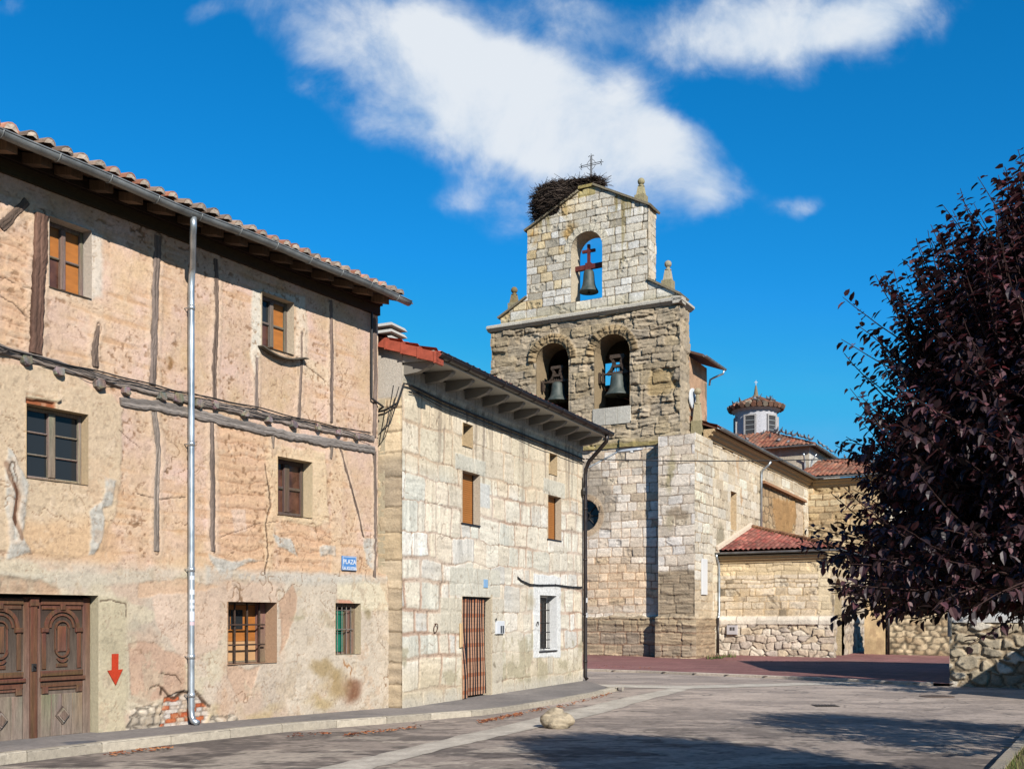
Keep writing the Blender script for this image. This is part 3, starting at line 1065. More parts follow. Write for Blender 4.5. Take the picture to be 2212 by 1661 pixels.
for a, b in ((FA.P(0, -.3, 0), FA.P(0, -.3, -9)), (FA.P(0, -.3, -9), FA.P(-13, -.3, -9)), (FA.P(-13, -.3, -9), FA.P(-13, -.3, 0)), (FA.P(-13, -.3, 0), FA.P(-9.2, -.3, 0))):
    h_ = 2.66 if (a - FA.P(0, -.3, 0)).length < .01 else 7.6
    ex.quad(a, b, b + Vector((0, 0, h_)), a + Vector((0, 0, h_)), pc)
for s in (UE, -13):
    ex.add([FA.P(s, 7.3, 0), FA.P(s, 7.3, -9), FA.P(s, 8.75, -4.5)], [(0, 1, 2)], pc)
ob = wl.build('wall', M_PLASTER, house, extra=ex)

for i, (p, w, d, c) in enumerate(POSTS):
    beam(FA, p, w, -.03, d + .006, c, seed=i + 1).build('timber_post', M_WOOD_V, house)
for i, (p, w, d, c) in enumerate([([(-60, 737), (200, 812), (420, 868), (640, 914), (805, 948)], [.13, .12, .13, .12, .11], .035, (166, 150, 138)),
                                  ([(258, 868), (340, 876), (420, 894), (520, 918), (571, 929)], [.12, .16, .17, .16, .16], .03, (158, 146, 136)),
                                  ([(566, 930), (690, 952), (806, 972)], [.15, .16, .15], .036, (164, 152, 142))]):
    beam(FA, p, w, -.03, d + .012, c, seed=40 + i, wob=.2).build('timber_beam', M_WOOD_H, house)
for i, (x, y) in enumerate([(52, 780), (122, 805), (211, 831), (267, 846), (345, 857), (381, 861), (423, 873), (460, 875), (524, 894), (576, 907), (629, 918), (681, 924), (726, 934), (765, 943)]):
    a, b = FA.uz(x, y)
    s = rnd.uniform(.055, .075)
    mb = MB()
    n = 9
    vs = []
    jit = [rnd.uniform(.78, 1.15) for _ in range(n)]
    for (d, k) in ((-.03, 1.0), (.07, 1.0), (.095, .8)):
        for m in range(n):
            t = 2 * math.pi * m / n + .2
            sq = 1 / max(abs(math.cos(t)), abs(math.sin(t))) ** .75
            vs.append(FA.P(a + s * k * sq * jit[m] * math.cos(t), b + s * k * sq * jit[m] * math.sin(t) + rnd.uniform(-.004, .004), d + rnd.uniform(-.008, .008)))
    fs = [tuple(range(2 * n, 3 * n))]
    for q in (0, 1):
        for m in range(n):
            fs.append((q * n + m, q * n + (m + 1) % n, q * n + n + (m + 1) % n, q * n + n + m))
    mb.add(vs, fs, albk((158, 144, 132), rnd.uniform(.85, 1.1)))
    grain(mb, .7, 1.15)
    mb.build('joist_end', M_WOOD_V, house)

ORG_W = (124, 106, 92)
window(FA, house, *W1, .17, 2, 2, M_WOOD_V, [(M_BOARD, [(0, 0), (1, 0), (1, 1)]), (M_BROWNPANE, [(0, 1)])], .055, .075, .03, (140, 120, 106), label="window boarded in orange with a grey lower left pane")
window(FA, house, *W2, .15, 2, 2, M_WOOD_V, [(M_BOARD, [(1, 0), (1, 1)]), (M_GLASS, [(0, 0)]), (M_BROWNPANE, [(0, 1)])], .06, .08, .04, (128, 116, 104), label="window half glazed and half boarded in orange above a sagging sill")
window(FA, house, *W3, .14, 2, 3, M_WOOD_V, [(M_GLASS, [(i, j) for i in (0, 1) for j in (0, 1, 2)])], .05, .1, .022, (158, 138, 122), label="wide glazed window of six dark panes")
window(FA, house, *W4, .2, 2, 2, M_WOOD_V, [(M_BROWNPANE, [(0, 0), (1, 0), (0, 1), (1, 1)])], .07, .12, .05, (112, 92, 80), label="small weathered window with brown shutters behind its panes")
# window 5: boards and dark glass behind a rusty grille
w5 = MB()
a, b, c, e = W5
FR = alb(150, 126, 104)
w5.bbox(FA, a, a + .03, c, e, -.3, -.25, FR); w5.bbox(FA, b - .16, b, c, e, -.32, -.22, FR)
w5.bbox(FA, a + .03, b - .16, c, c + .04, -.3, -.25, FR); w5.bbox(FA, a + .03, b - .16, e - .04, e, -.3, -.25, FR)
grain(w5)
ow5 = w5.build('window', M_WOOD_V, house)
ow5['label'] = "ground floor window boarded in orange behind rusty bars"
p = MB()
p.fbox(FA, a + .03, b - .16, c + .04, c + .34, -.298, -.288)
p.build('pane', M_BOARD_PALE, ow5)
p = MB()
p.fbox(FA, a + .03, b - .16, c + .345, e - .045, -.3, -.29)
p.build('pane', M_BOARD, ow5)
p = MB()
p.fbox(FA, a + .06, a + .32, e - .42, e - .12, -.288, -.282); p.fbox(FA, a + .34, a + .58, e - .42, e - .12, -.288, -.282)
p.build('pane', M_GLASS, ow5)
gr = MB()
for k in range(4):
    x = a + .05 + k * .255
    gr.bbox(FA, x - .014, x + .014, c, e, -.17, -.15, (.5, .5, .5), .004)
for zz in (c + .29, c + .6):
    gr.bbox(FA, a, b - .1, zz - .013, zz + .013, -.148, -.13, (.5, .5, .5), .004)
gr.build('grille', mat_plain('rusty_iron', alb(84, 62, 48), .8, .1, .3, 20), ow5)
# window 6: green shutters in a grey frame, thin bars
a, b, c, e = W6
w6 = MB()
w6.bbox(FA, a, b, e - .07, e, -.2, -.1, FR); w6.bbox(FA, b - .13, b, c, e - .07, -.2, -.1, FR); w6.bbox(FA, b - .22, b - .13, c, e - .07, -.2, -.14, FR)
w6.bbox(FA, a, b - .22, c, c + .03, -.2, -.14, FR)
grain(w6)
ow6 = w6.build('window', M_WOOD_V, house)
ow6['label'] = "small ground floor window with green shutters behind thin bars"
p = MB()
for k in range(2):
    x0 = a + .005 + k * .21
    p.bbox(FA, x0, x0 + .2, c + .04, c + .38, -.19, -.165); p.bbox(FA, x0, x0 + .2, c + .4, e - .12, -.19, -.165)
p.build('shutter', M_GREEN, ow6)
gr = MB()
for k in range(5):
    x = a + .04 + k * .115
    gr.tube([FA.P(x, c, -.07), FA.P(x, e, -.07)], .008, 6)
gr.tube([FA.P(a - .02, c + .43, -.06), FA.P(b - .1, c + .43, -.06)], .01, 6); gr.tube([FA.P(a, e - .12, -.06), FA.P(b - .1, e - .12, -.06)], .006, 6)
gr.build('grille', mat_plain('grey_bars', alb(150, 138, 126), .6, .2, .2, 20), ow6)
# sagging sill board below the upper right window
sb = MB()
vs = []; fs = []
(x0, z0), (x1, z1) = FA.uz(556, 750), FA.uz(655, 778)
for i in range(13):
    t = i / 12
    uu = x0 + (x1 - x0) * t
    zz = z0 + (z1 - z0) * t - .09 * math.sin(math.pi * min(1, t * 1.1)) + .03
    for (d, h) in ((-.02, 0), (.13, -.015), (.13, -.035), (-.02, -.02)):
        vs.append(FA.P(uu, zz + h, d))
for i in range(12):
    for k in range(4):
        j = (k + 1) % 4
        fs.append((i * 4 + k, i * 4 + j, i * 4 + 4 + j, i * 4 + 4 + k))
fs += [(3, 2, 1, 0), (48, 49, 50, 51)]
sb.add(vs, fs, alb(112, 102, 88))
sb.build('window_sill', M_WOOD_H, house)

# carved double doors
DW = alb(112, 74, 54); DG = alb(160, 142, 126); DD = alb(62, 40, 30)
M_DOOR = mat_col('weathered_door', 8, .4, .6, .75, .25, 60, stretch=(4, 4, .45))
_mid = (DOOR[0] + DOOR[1]) / 2


def arch_strip(mb, F, cu, cz, r0, r1, d0, d1, col, n=12, t0=0.0, t1=math.pi):
    for i in range(n):
        a0 = t0 + (t1 - t0) * i / n; a1 = t0 + (t1 - t0) * (i + 1) / n
        q = [(r0, a0), (r1, a0), (r1, a1), (r0, a1)]
        mb.hexa([F.P(cu + r * math.cos(t), cz + r * math.sin(t), d1 if False else d0) for r, t in q] +
                [F.P(cu + r * math.cos(t), cz + r * math.sin(t), d1) for r, t in q], col)


for li, (a, b) in enumerate(((DOOR[0] + .01, _mid - .004), (_mid + .004, DOOR[1] - .02))):
    zb, zt = .07, 1.87
    m = MB()
    D = -.13
    w = b - a

    def bx(u0, u1, z0, z1, dd, c=DW, bv=.008):
        m.bbox(FA, u0, u1, z0, z1, D - .05, D + dd, c, bv)
    bx(a, b, zb, zt, 0.0, DD)
    bx(a, a + .12, zb, zt, .02); bx(b - .11, b, zb, zt, .02)
    bx(a + .12, b - .11, zt - .1, zt - .02, .035); bx(a + .14, b - .13, zt - .16, zt - .11, .02)
    bx(a + .12, b - .11, .86, .93, .03); bx(a + .1, b - .09, .80, .85, .05); bx(a + .12, b - .11, .72, .78, .02)
    bx(a + .14, a + .22, .64, .73, .035); bx(b - .21, b - .13, .64, .73, .035)
    bx(a + .22, b - .21, .68, .71, .02)
    for k in range(4):
        s = (w - .23) / 4
        m.bbox(FA, a + .12 + k * s + .003, a + .12 + (k + 1) * s - .003, zb + .02, .63, D - .05, D + .012, tuple(x * .35 + y * .65 for x, y in zip(DW, DG)), .006)
    cu = (a + .12 + b - .11) / 2
    # pilasters, arch and oval medallion
    bx(a + .14, a + .2, .95, 1.42, .018); bx(b - .19, b - .13, .95, 1.42, .018)
    bx(a + .13, a + .23, 1.42, 1.48, .04); bx(b - .22, b - .12, 1.42, 1.48, .04)
    R = (w - .23) / 2 - .05
    arch_strip(m, FA, cu, 1.48, R - .05, R, D, D + .025, DW)
    arch_strip(m, FA, cu, 1.48, R - .1, R - .075, D, D + .02, DW)
    m.bbox(FA, cu - .035, cu + .035, 1.48 + R - .03, 1.48 + R + .05, D, D + .05, DW)
    for s_, cz_, t0_, t1_ in ((1, 1.47, 0, math.pi), (1, 1.2, math.pi, 2 * math.pi)):
        arch_strip(m, FA, cu, cz_, .085, .105, D, D + .03, DW, 12, t0_, t1_)
    m.bbox(FA, cu - .105, cu - .085, 1.2, 1.47, D, D + .03, DW); m.bbox(FA, cu + .085, cu + .105, 1.2, 1.47, D, D + .03, DW)
    m.bbox(FA, cu - .06, cu + .06, 1.17, 1.5, D, D + .022, tuple(x * 1.2 for x in DW))
    arch_strip(m, FA, cu, 1.12, .06, .09, D, D + .03, DW, 8, math.pi * 1.15, math.pi * 1.85)
    m.bbox(FA, cu - .08, cu + .08, .97, 1.02, D, D + .02, DW)
    # diamond
    for q, dc in (((.0, .03), DD), ((.025, .02), tuple(x * 1.15 for x in DG)), ((.05, .0), DW)):
        rr = .12 - q[0]
        pts = [(cu, .35 - rr), (cu + rr * .85, .35), (cu, .35 + rr), (cu - rr * .85, .35)]
        m.hexa([FA.P(x, y, D) for x, y in pts] + [FA.P(x, y, D + q[1] + q[0] * 1.3) for x, y in pts], dc)
    grain(m, .78, 1.2)
    # paler, greyer wood towards the worn foot of the door
    m.c = [tuple(c[i] * (1 - k) + DG[i] * k * .9 for i in range(3)) for c, k in
           ((c, max(0, min(.8, (.75 - v.z) * 1.3 + rnd.uniform(-.15, .1)))) for c, v in zip(m.c, m.v))]
    lf = m.build('door_leaf', M_DOOR, house)
    if li == 1:
        h = MB()
        h.bbox(FA, a - .04, a + .06, zb, zt, D + .02, D + .05, DW, .01)
        h.bbox(FA, a - .05, a + .07, zt - .12, zt - .02, D + .02, D + .07, DW, .01)
        grain(h)
        h.build('door_strip', M_DOOR, lf)
        k = MB()
        k.bbox(FA, a - .03, a + .04, .93, 1.03, D + .05, D + .065)
        k.tube([FA.P(a, 1.0, D + .06), FA.P(a, 1.0, D + .1)], .012, 8)
        k.build('lock', M_IRON, lf)

# eaves: plate, rafters, boards, tiles, gutter
SL = math.radians(17)
EZ, ED = 7.21, .52
GE = FA.U(883, ED + .13)
eb = MB()
eb.fbox(FA, -9.4, UE, 7.0, 7.16, -.1, .06, alb(78, 60, 48)); eb.fbox(FA, -9.4, UE + .02, 7.17, 7.3, -.1, .1, alb(66, 50, 40))
grain(eb)
eb.build('wall_plate', M_WOOD_H, house)
tn = math.tan(SL)
rf = MB()
rf.hexa([FA.P(-13.2, EZ - .04, ED + .1), FA.P(-.06, EZ - .04, ED + .1), FA.P(-.06, EZ + (ED + 4.6) * tn, -4.6), FA.P(-13.2, EZ + (ED + 4.6) * tn, -4.6),
         FA.P(-13.2, EZ - .015, ED + .1), FA.P(-.06, EZ - .015, ED + .1), FA.P(-.06, EZ + .03 + (ED + 4.6) * tn, -4.6), FA.P(-13.2, EZ + .03 + (ED + 4.6) * tn, -4.6)], alb(124, 98, 78))
rf.hexa([FA.P(-13.2, EZ + (ED + 4.6) * tn - .03, -4.6), FA.P(-.06, EZ + (ED + 4.6) * tn - .03, -4.6), FA.P(-.06, EZ, -9.7), FA.P(-13.2, EZ, -9.7),
         FA.P(-13.2, EZ + (ED + 4.6) * tn + .02, -4.6), FA.P(-.06, EZ + (ED + 4.6) * tn + .02, -4.6), FA.P(-.06, EZ + .05, -9.7), FA.P(-13.2, EZ + .05, -9.7)], alb(150, 92, 66))
rf.build('roof_boards', M_WOOD_H, house)
x = -8.9
while x < UE - .1:
    mb = MB()
    w = rnd.uniform(.06, .085); L = ED - rnd.uniform(.03, .12)
    y1 = EZ - .03 + (ED - L) * tn; y0 = EZ - .03 + (ED + .3) * tn
    h = rnd.uniform(.12, .16)
    j = rnd.uniform(-.03, .03)
    mb.hexa([FA.P(x - w + j, y1 - h * .75, L), FA.P(x + w + j, y1 - h * .75, L), FA.P(x + w, y0 - h, -.3), FA.P(x - w, y0 - h, -.3),
             FA.P(x - w + j, y1, L), FA.P(x + w + j, y1, L), FA.P(x + w, y0, -.3), FA.P(x - w, y0, -.3)], albk((140, 112, 90), rnd.uniform(.8, 1.2)))
    mb.build('rafter', M_WOOD_V, house)
    x += rnd.uniform(.42, .52)
tiles(FA, -9.6, GE - .05, ED + .07, EZ + .02, SL, 9, .235, house, [(206, 140, 108), (190, 128, 100), (188, 158, 134), (176, 150, 130), (212, 150, 120), (170, 144, 124)])

gutter(FA, -9.6, GE, EZ - .025, ED + .13, .075, M_ZINC_DULL, house, 13, sag=.035)
# downpipe with an offset elbow
dp = MB()
ud = FA.U(413, .11)
pts = [FA.P(ud + .02, 7.07, ED + .13), FA.P(ud + .02, 6.98, ED + .12), FA.P(ud, 6.82, ED - .05), FA.P(ud, 6.7, .35), FA.P(ud, 6.62, .2), FA.P(ud, 6.5, .13), FA.P(ud, 6.3, .115)]
uo_ = FA.U(418, ED + .13)
pts = [FA.P(uo_, 7.1, ED + .13), FA.P(uo_, 6.98, ED + .13), FA.P(uo_ + (ud - uo_) * .1, 6.9, ED + .07), FA.P(uo_ + (ud - uo_) * .9, 6.62, .19), FA.P(ud, 6.52, .125), FA.P(ud, 6.35, .115)]
dp.tube(pts + [FA.P(ud, .3, .115), FA.P(ud, .2, .12), FA.P(ud, .13, .16), FA.P(ud + .01, .1, .24)], .045, 14)
for zz in (6.05, 4.1, 2.3, 1.05, .5):
    dp.tube([FA.P(ud, zz - .035, .115), FA.P(ud, zz + .035, .115)], .051, 14)
    dp.tube([FA.P(ud - .03, zz, .0), FA.P(ud - .03, zz, .11)], .008, 6)
odp = dp.build('downpipe', M_ZINC, house, sm=True)
for zz, hh, c in ((2.15, .06, (232, 234, 238)), (1.94, .07, (236, 238, 240)), (1.82, .05, (230, 232, 238)), (1.74, .045, (226, 228, 234)), (1.56, .14, (236, 238, 242)), (1.5, .05, (236, 206, 210))):
    st = MB()
    n = 6
    ring = []
    for k in range(n + 1):
        t = math.radians(-70 + 110 * k / n) + math.atan2(FA.ny, FA.nx)
        ring.append((math.cos(t) * .0465, math.sin(t) * .0465))
    ctr = FA.P(ud, 0, .115)
    vs = [Vector((ctr.x + x, ctr.y + y, zz)) for x, y in ring] + [Vector((ctr.x + x, ctr.y + y, zz + hh)) for x, y in ring]
    st.add(vs, [(k, k + 1, n + 2 + k, n + 1 + k) for k in range(n)], alb(*c))
    st.build('sticker', M_PAINT, odp)
# red arrow painted on the plaster beside the door
ar = MB()
(x0, z0), (x1, z1) = FA.uz(233, 1412), FA.uz(256, 1457)
cx = (x0 + x1) / 2 + .01
pts = [(cx - .05, z0), (cx + .05, z0), (cx + .046, z0 - .215), (cx + .118, z0 - .21), (cx + .004, z0 - .42), (cx - .118, z0 - .22), (cx - .05, z0 - .215)]
ar.add([FA.P(x, y, .034) for x, y in pts] + [FA.P(x, y, .02) for x, y in pts], [(0, 1, 2, 6), (3, 4, 5, 6, 2)] + [(i, (i + 1) % 7, 7 + (i + 1) % 7, 7 + i) for i in range(7)], alb(206, 66, 34))
tag(ar.build('arrow_sign', mat_col('worn_red_paint', 18, .2, .3, .8, .2, 70), org=FA.P(cx, z0 - .42, .03)), "red arrow pointing down on the plaster beside the carved doors", 'arrow sign')


def text(body, F, u, z, d, size, mat, name, parent, align='CENTER', depth=.002):
    cu = bpy.data.curves.new(name, 'FONT')
    cu.body = body; cu.size = size; cu.align_x = align; cu.extrude = depth; cu.offset = size * .022
    o = bpy.data.objects.new(name, cu)
    COL.objects.link(o)
    o.data.materials.append(mat)
    X = Vector((F.ux, F.uy, 0)); Z = Vector((F.nx, F.ny, 0)); Y = Vector((0, 0, 1))
    m = Matrix((X, Y, Z)).transposed().to_4x4()
    m.translation = F.P(u, z, d) - (ORG[parent.name] if parent else Vector())
    if parent: o.parent = parent
    bpy.context.view_layer.update()
    me = bpy.data.meshes.new_from_object(o.evaluated_get(bpy.context.evaluated_depsgraph_get()))
    me.transform(m)
    bpy.data.objects.remove(o)
    q = bpy.data.objects.new(name, me)
    COL.objects.link(q)
    q.parent = parent
    ORG[q.name] = ORG[parent.name]
    return q


(x0, z0), (x1, _) = FA.uz(736.6, 1200), FA.uz(767, 1200)
z1 = FA.uz(736.6, 1231)[1]
sg = MB()
sg.bbox(FA, x0, x1, z1, z0, .01, .035, alb(92, 150, 212), .004)
osg = tag(sg.build('street_sign', M_PAINT, org=FA.P((x0 + x1) / 2, z1, .02)), "small blue street name plate with white lettering on the earth plaster", 'street sign')
bd = MB()
for r_ in ((x0 + .01, x1 - .01, z0 - .02, z0 - .01), (x0 + .01, x1 - .01, z1 + .01, z1 + .02), (x0 + .01, x0 + .018, z1 + .02, z0 - .02), (x1 - .018, x1 - .01, z1 + .02, z0 - .02)):
    bd.fbox(FA, *r_, .035, .0375, alb(225, 230, 236))
bd.build('border', M_PAINT, osg)
M_LET = mat_plain('white_lettering', alb(238, 240, 244), .6, 0, .02, 5, bump=0)
text("PLAZA", FA, (x0 + x1) / 2, z0 - .135, .0365, .11, M_LET, 'lettering', osg)
text("LA IGLESIA", FA, (x0 + x1) / 2, z0 - .235, .0365, .078, M_LET, 'lettering', osg)

# ================================================================== the stone house
sh = thing('stone_house', FB.P(4.4, 0, -4), "cream stone house with ochre roller shutters and a brown gutter, beside the church", 'house')
S1 = (2.28, 2.7, 5.05, 5.51); S2 = (6.63, 7.09, 5.03, 5.53); T1 = (2.25, 3.02, 3.51, 4.55); T2 = (6.54, 7.34, 3.49, 4.53)
DB = (2.24, 3.52, -.3, 2.04); BW = (6.06, 7.05, .84, 2.14)
ceh = lambda z: 0 * z + .012
wl = Wall(FB, 0, 8.8, -.3, 6.15, .0165, rects=[S1, S2, T1, T2, DB, BW], k=.93, e0=ceh)
u, z = wl.U, wl.Z
nb = fbm(u * .6, z * .6, 4, 101); nm_ = fbm(u * 3, z * 3, 4, 102); nf = fbm(u * 13, z * 13, 3, 103)
sid, s2, e = ashlar(u, z, 23, (.36, .66), (.28, 1.0), .075, .07, .02)
strata = fbm(u * 1.5 + sid * 40, z * 16 + s2 * 30, 4, 105, .65)
vstr = fbm(u * 16 + sid * 40, z * 1.5 + s2 * 30, 3, 106)
st_ = np.where(s2 > .6, vstr, strata)
stc = pal(sid, [(242, 230, 208), (236, 224, 202), (226, 220, 202), (244, 226, 200), (234, 220, 196), (224, 216, 202), (248, 238, 222), (240, 222, 194)])
stc = stc * (.80 + .34 * st_ + .08 * nf)[..., None]
mort = np.array((225, 203, 181.)) * (.9 + .16 * nm_)[..., None]
mort = mort * (1 - .16 * smooth(.45, .7, nb)[..., None] * np.array((.4, .8, 1.0)))
pw = .009 + .03 * smooth(.4, .65, fbm(u * .8, z * .8, 3, 107))
k = smooth(pw * .6, pw * 1.5, e)[..., None]
wl.C[:] = mort * (1 - k) + stc * k
wl.H += (.006 + .012 * (sid - .3)) * k[..., 0] + .006 * (nm_ - .5) + .006 * (st_ - .5) * k[..., 0]
# the plaster film that blurs many stones
wl.lay(smooth(.5, .68, fbm(u * 1.0 + 3, z * .9, 4, 108)), np.array((236, 220, 194.)) * (.9 + .16 * nm_)[..., None], .35, .002)
# upper storey: warm cream with dark drips
up = smooth(4.0, 4.7, z + .5 * (nb - .5))
wl.lay(up, np.array((238, 212, 172.)) * (.92 + .14 * nm_)[..., None], .5)
drip = smooth(.6, .76, fbm(u * 5.0, z * .35 + 4, 4, 109)) * smooth(3.4, 4.6, z)
wl.lay(drip, (160, 142, 122), .6)
drip2 = smooth(.66, .74, fbm(u * 9.0, z * .5 + 9, 4, 110)) * smooth(4.2, 5.0, z)
wl.lay(drip2, (140, 126, 112), .5)
lo = smooth(1.3, .2, z + .7 * (nb - .5))
wl.lay(lo, np.array((214, 194, 156.)) * (.9 + .2 * nm_)[..., None], .5)
wl.lay(smooth(.60, .7, fbm(u * 1.7, z * 2.2, 4, 111)) * smooth(1.9, 1.2, z), (178, 166, 134), .6)
wl.lay(smooth(.25, .02, z + .25 * (nm_ - .5)), (206, 196, 178), .7, .006)
# dark quoins at the near corner, smooth band under the eaves, dressed stones and surrounds
wl.lay(smooth(.34, .3, u) * smooth(5.0, 4.9, z) * 0 + smooth(5.86, 5.92, z + .03 * (nm_ - .5)), np.array((196, 184, 166.)) * (.88 + .2 * fbm(u * 9, z * .6, 3, 112))[..., None], .92, .02)
wl.lay((smooth(.012, .004, np.abs(((u * 1.25) % 1) - .5) / 1.25)) * smooth(5.88, 5.92, z), (120, 108, 94), .8, -.01)
for (a, b, c, d_), col in (((2.0, 3.3, 4.55, 4.86), (222, 214, 194)), ((6.3, 7.6, 4.53, 4.9), (224, 214, 192)), ((1.75, 4.0, 2.05, 2.62), (226, 218, 198)),
                           ((3.0, 3.5, 3.9, 4.4), (224, 220, 210)), ((3.52, 4.12, -.05, 1.5), (222, 208, 184)), ((3.52, 4.2, 1.5, 2.02), (226, 214, 192)), ((1.4, 2.24, 1.3, 2.0), (224, 212, 188)), ((6.9, 7.8, 2.75, 3.35), (234, 222, 200))):
    wl.lay(wl.mask([(a, c), (b, c), (b, d_), (a, d_)], False, .02, .012, 4), np.array(col, float) * (.93 + .1 * nm_)[..., None], .95, .004)
wl.lay(wl.mask([(3.53, -.1), (3.62, -.1), (3.62, 2.1), (3.53, 2.1)], False, .004, .01), (216, 196, 164), .9)
wh = wl.mask([(5.72, .7), (7.35, .66), (7.35, 2.62), (5.72, 2.62)], False, .035, .02, 5)
wl.lay(wh, (240, 237, 230), .97, .01)
# joints of the voussoir lintel over the door
for (a, b) in ((3.02, 2.92), (3.34, 3.5), (2.7, 2.5)):
    dd = np.abs(u - (a + (b - a) * (z - 2.05) / .55))
    wl.lay(smooth(.012, .004, dd) * smooth(2.04, 2.06, z) * smooth(2.62, 2.6, z), (170, 148, 124), .8, -.006)
# black rust and cracks
for (x, y, rx, ry, col, al) in [(945, 1290, .1, .5, (186, 160, 136), .5), (1070, 1440, .1, .12, (130, 118, 96), .7), (1145, 1300, .5, .2, (176, 160, 130), .5), (1000, 1360, .1, .3, (196, 176, 140), .6), (1215, 1290, .2, .3, (190, 172, 140), .5)]:
    wl.lay(wl.spot(x, y, rx, ry, seed=int(x), amp=.2), col, al)
cr = np.abs(fbm(u * 1.2 + 31, z * 1.2, 4, 121) - .5)
wl.lay(smooth(.005, .001, cr) * smooth(.5, .6, fbm(u * .8, z * .8, 2, 122)), (150, 128, 108), .7, -.008)
wl.lay(smooth(.74, .82, fbm(u * 10, z * 12, 2, 130)) * smooth(.45, .6, nb), (176, 156, 132), .4, -.004)
jn = smooth(.008, .002, e) * smooth(.46, .58, fbm(u * 1.1 + 60, z * 1.1, 4, 131)) * (1 - wh) * smooth(5.9, 5.85, z)
wl.lay(jn, (150, 126, 104), .6, -.012)  # thin dark joint lines, recess shadow put into their colour
wl.grain(.07, 26)
ex = MB()
for rc, dep, col in ((S1, .3, (214, 186, 146)), (S2, .3, (214, 186, 146)), (T1, .16, (204, 188, 166)), (T2, .16, (204, 184, 158)), (DB, .25, (216, 198, 170)), (BW, .25, (236, 234, 230))):
    reveal(ex, FB, *rc, dep, col)
pc = alb(214, 196, 164)
DPT = 8.0
for a, b in ((FB.P(8.8, -.3, 0), FB.P(8.8, -.3, -DPT)), (FB.P(8.8, -.3, -DPT), FB.P(0, -.3, -DPT)), (FB.P(0, -.3, -DPT), FB.P(0, -.3, -.36))):
    ex.quad(a, b, b + Vector((0, 0, 6.4)), a + Vector((0, 0, 6.4)), pc)
for s in (0, 8.8):
    ex.add([FB.P(s, 6.1, 0), FB.P(s, 6.1, -DPT), FB.P(s, 7.55, -DPT / 2)], [(0, 1, 2)], pc)
wl.build('wall', M_STONE, sh, extra=ex)
# the near end wall, which projects past the earth house
FE = Frame(FB.ox - FB.nx * .9, FB.oy - FB.ny * .9, FB.nx, FB.ny)
w2 = Wall(FE, -1.2, .9, -.3, 7.2, .022, outline=[(-1.3, -.4), (1, -.4), (1, 6.42), (.9, 6.44), (-1.3, 7.2)], k=.66, e1=ceh)
u, z = w2.U, w2.Z
sid, s2, e = ashlar(u, z, 33, (.36, .56), (1.2, 1.6), .03, .06, .02)
st_ = fbm(u * 2 + sid * 9, z * 14 + s2 * 9, 4, 140); nm_ = fbm(u * 4, z * 4, 4, 141)
w2.C[:] = pal(sid, [(188, 166, 136), (178, 158, 132), (196, 172, 138), (170, 152, 128), (206, 184, 154)]) * (.82 + .3 * st_)[..., None]
w2.lay(smooth(4.35, 4.75, z + .3 * (nm_ - .5)), (226, 200, 162), .75)
w2.lay(smooth(5.55, 5.62, z), (178, 168, 156), .9, .01)
w2.lay(smooth(.02, .004, e) * smooth(5.55, 5.5, z), (120, 102, 80), .8, -.03)
w2.H += (.03 * (nm_ - .5) + .02 * (st_ - .5)) * smooth(5.62, 5.5, z)
w2.build('end_wall', M_STONE, sh)

# slots, roller shutters
for q in (S1, S2):
    mb = MB()
    mb.fbox(FB, q[0], q[1], q[2], q[3], -.32, -.3)
    mb.build('window', M_DARK, sh)['label'] = "narrow dark slot window under the eaves"
for q in (T1, T2):
    mb = MB()
    n = 24
    h = (q[3] - q[2] - .02) / n
    vs = []; fs = []
    for i in range(n):
        z0 = q[2] + .02 + i * h
        for (zz, d) in ((z0, -.155), (z0 + h * .15, -.147), (z0 + h * .85, -.143), (z0 + h, -.155)):
            vs += [FB.P(q[0] + .02, zz, d), FB.P(q[1] - .02, zz, d)]
    for i in range(len(vs) // 2 - 1):
        fs.append((2 * i, 2 * i + 1, 2 * i + 3, 2 * i + 2))
    mb.add(vs, fs)
    mb.fbox(FB, q[0] + .02, q[1] - .02, q[2], q[3], -.17, -.16)
    ow = mb.build('roller_shutter', M_SHUTTER, sh)
    m2 = MB()
    m2.fbox(FB, q[0], q[0] + .02, q[2], q[3], -.17, -.13); m2.fbox(FB, q[1] - .02, q[1], q[2], q[3], -.17, -.13)
    m2.fbox(FB, q[0] - .02, q[1] + .02, q[2] - .03, q[2] - .005, -.2, .035)
    m2.build('frame', M_BROWN, ow)
# curtained door
dr = MB()
dr.fbox(FB, DB[0], DB[1], -.1, 2.04, -.3, -.27)
od = dr.build('door', M_DARK, sh)
CB = MB()
n = 20
for i in range(n):
    uu = DB[0] + .02 + i * (1.28 - .14) / n
    dark = i % 2 == 1
    base = alb(28, 28, 32) if dark else alb(216, 162, 126)
    wdt = .055
    w_amp = .008 + .006 * math.sin(i * 1.7)
    ns = 26
    low = .03 if i > 2 else -.0
    for k in range(ns):
        z1 = 2.0 - (2.0 - low) * k / ns; z0 = 2.0 - (2.0 - low) * (k + .97) / ns

        def off(zz):
            return -.06 + w_amp * math.sin(zz * 2.2 + i * .8) + (.10 * smooth(1.5, .2, np.array(zz)) * (1 if i < 4 else .2)), -.03 * float(smooth(1.4, .1, np.array(zz))) * (1 if i < 5 else -.1)
        (d1, s1), (d0, s0) = off(z1), off(z0)
        d1, d0 = float(d1), float(d0)
        c = base if not (k % 4 == 0 and not dark) else alb(196, 124, 84)
        CB.hexa([FB.P(uu + s0, z0, d0 + .012), FB.P(uu + s0 + wdt, z0, d0 + .012), FB.P(uu + s0 + wdt, z0, d0), FB.P(uu + s0, z0, d0),
                 FB.P(uu + s1, z1, d1 + .012), FB.P(uu + s1 + wdt, z1, d1 + .012), FB.P(uu + s1 + wdt, z1, d1), FB.P(uu + s1, z1, d1)], c)
CB.build('bead_curtain', M_PAINT, od)
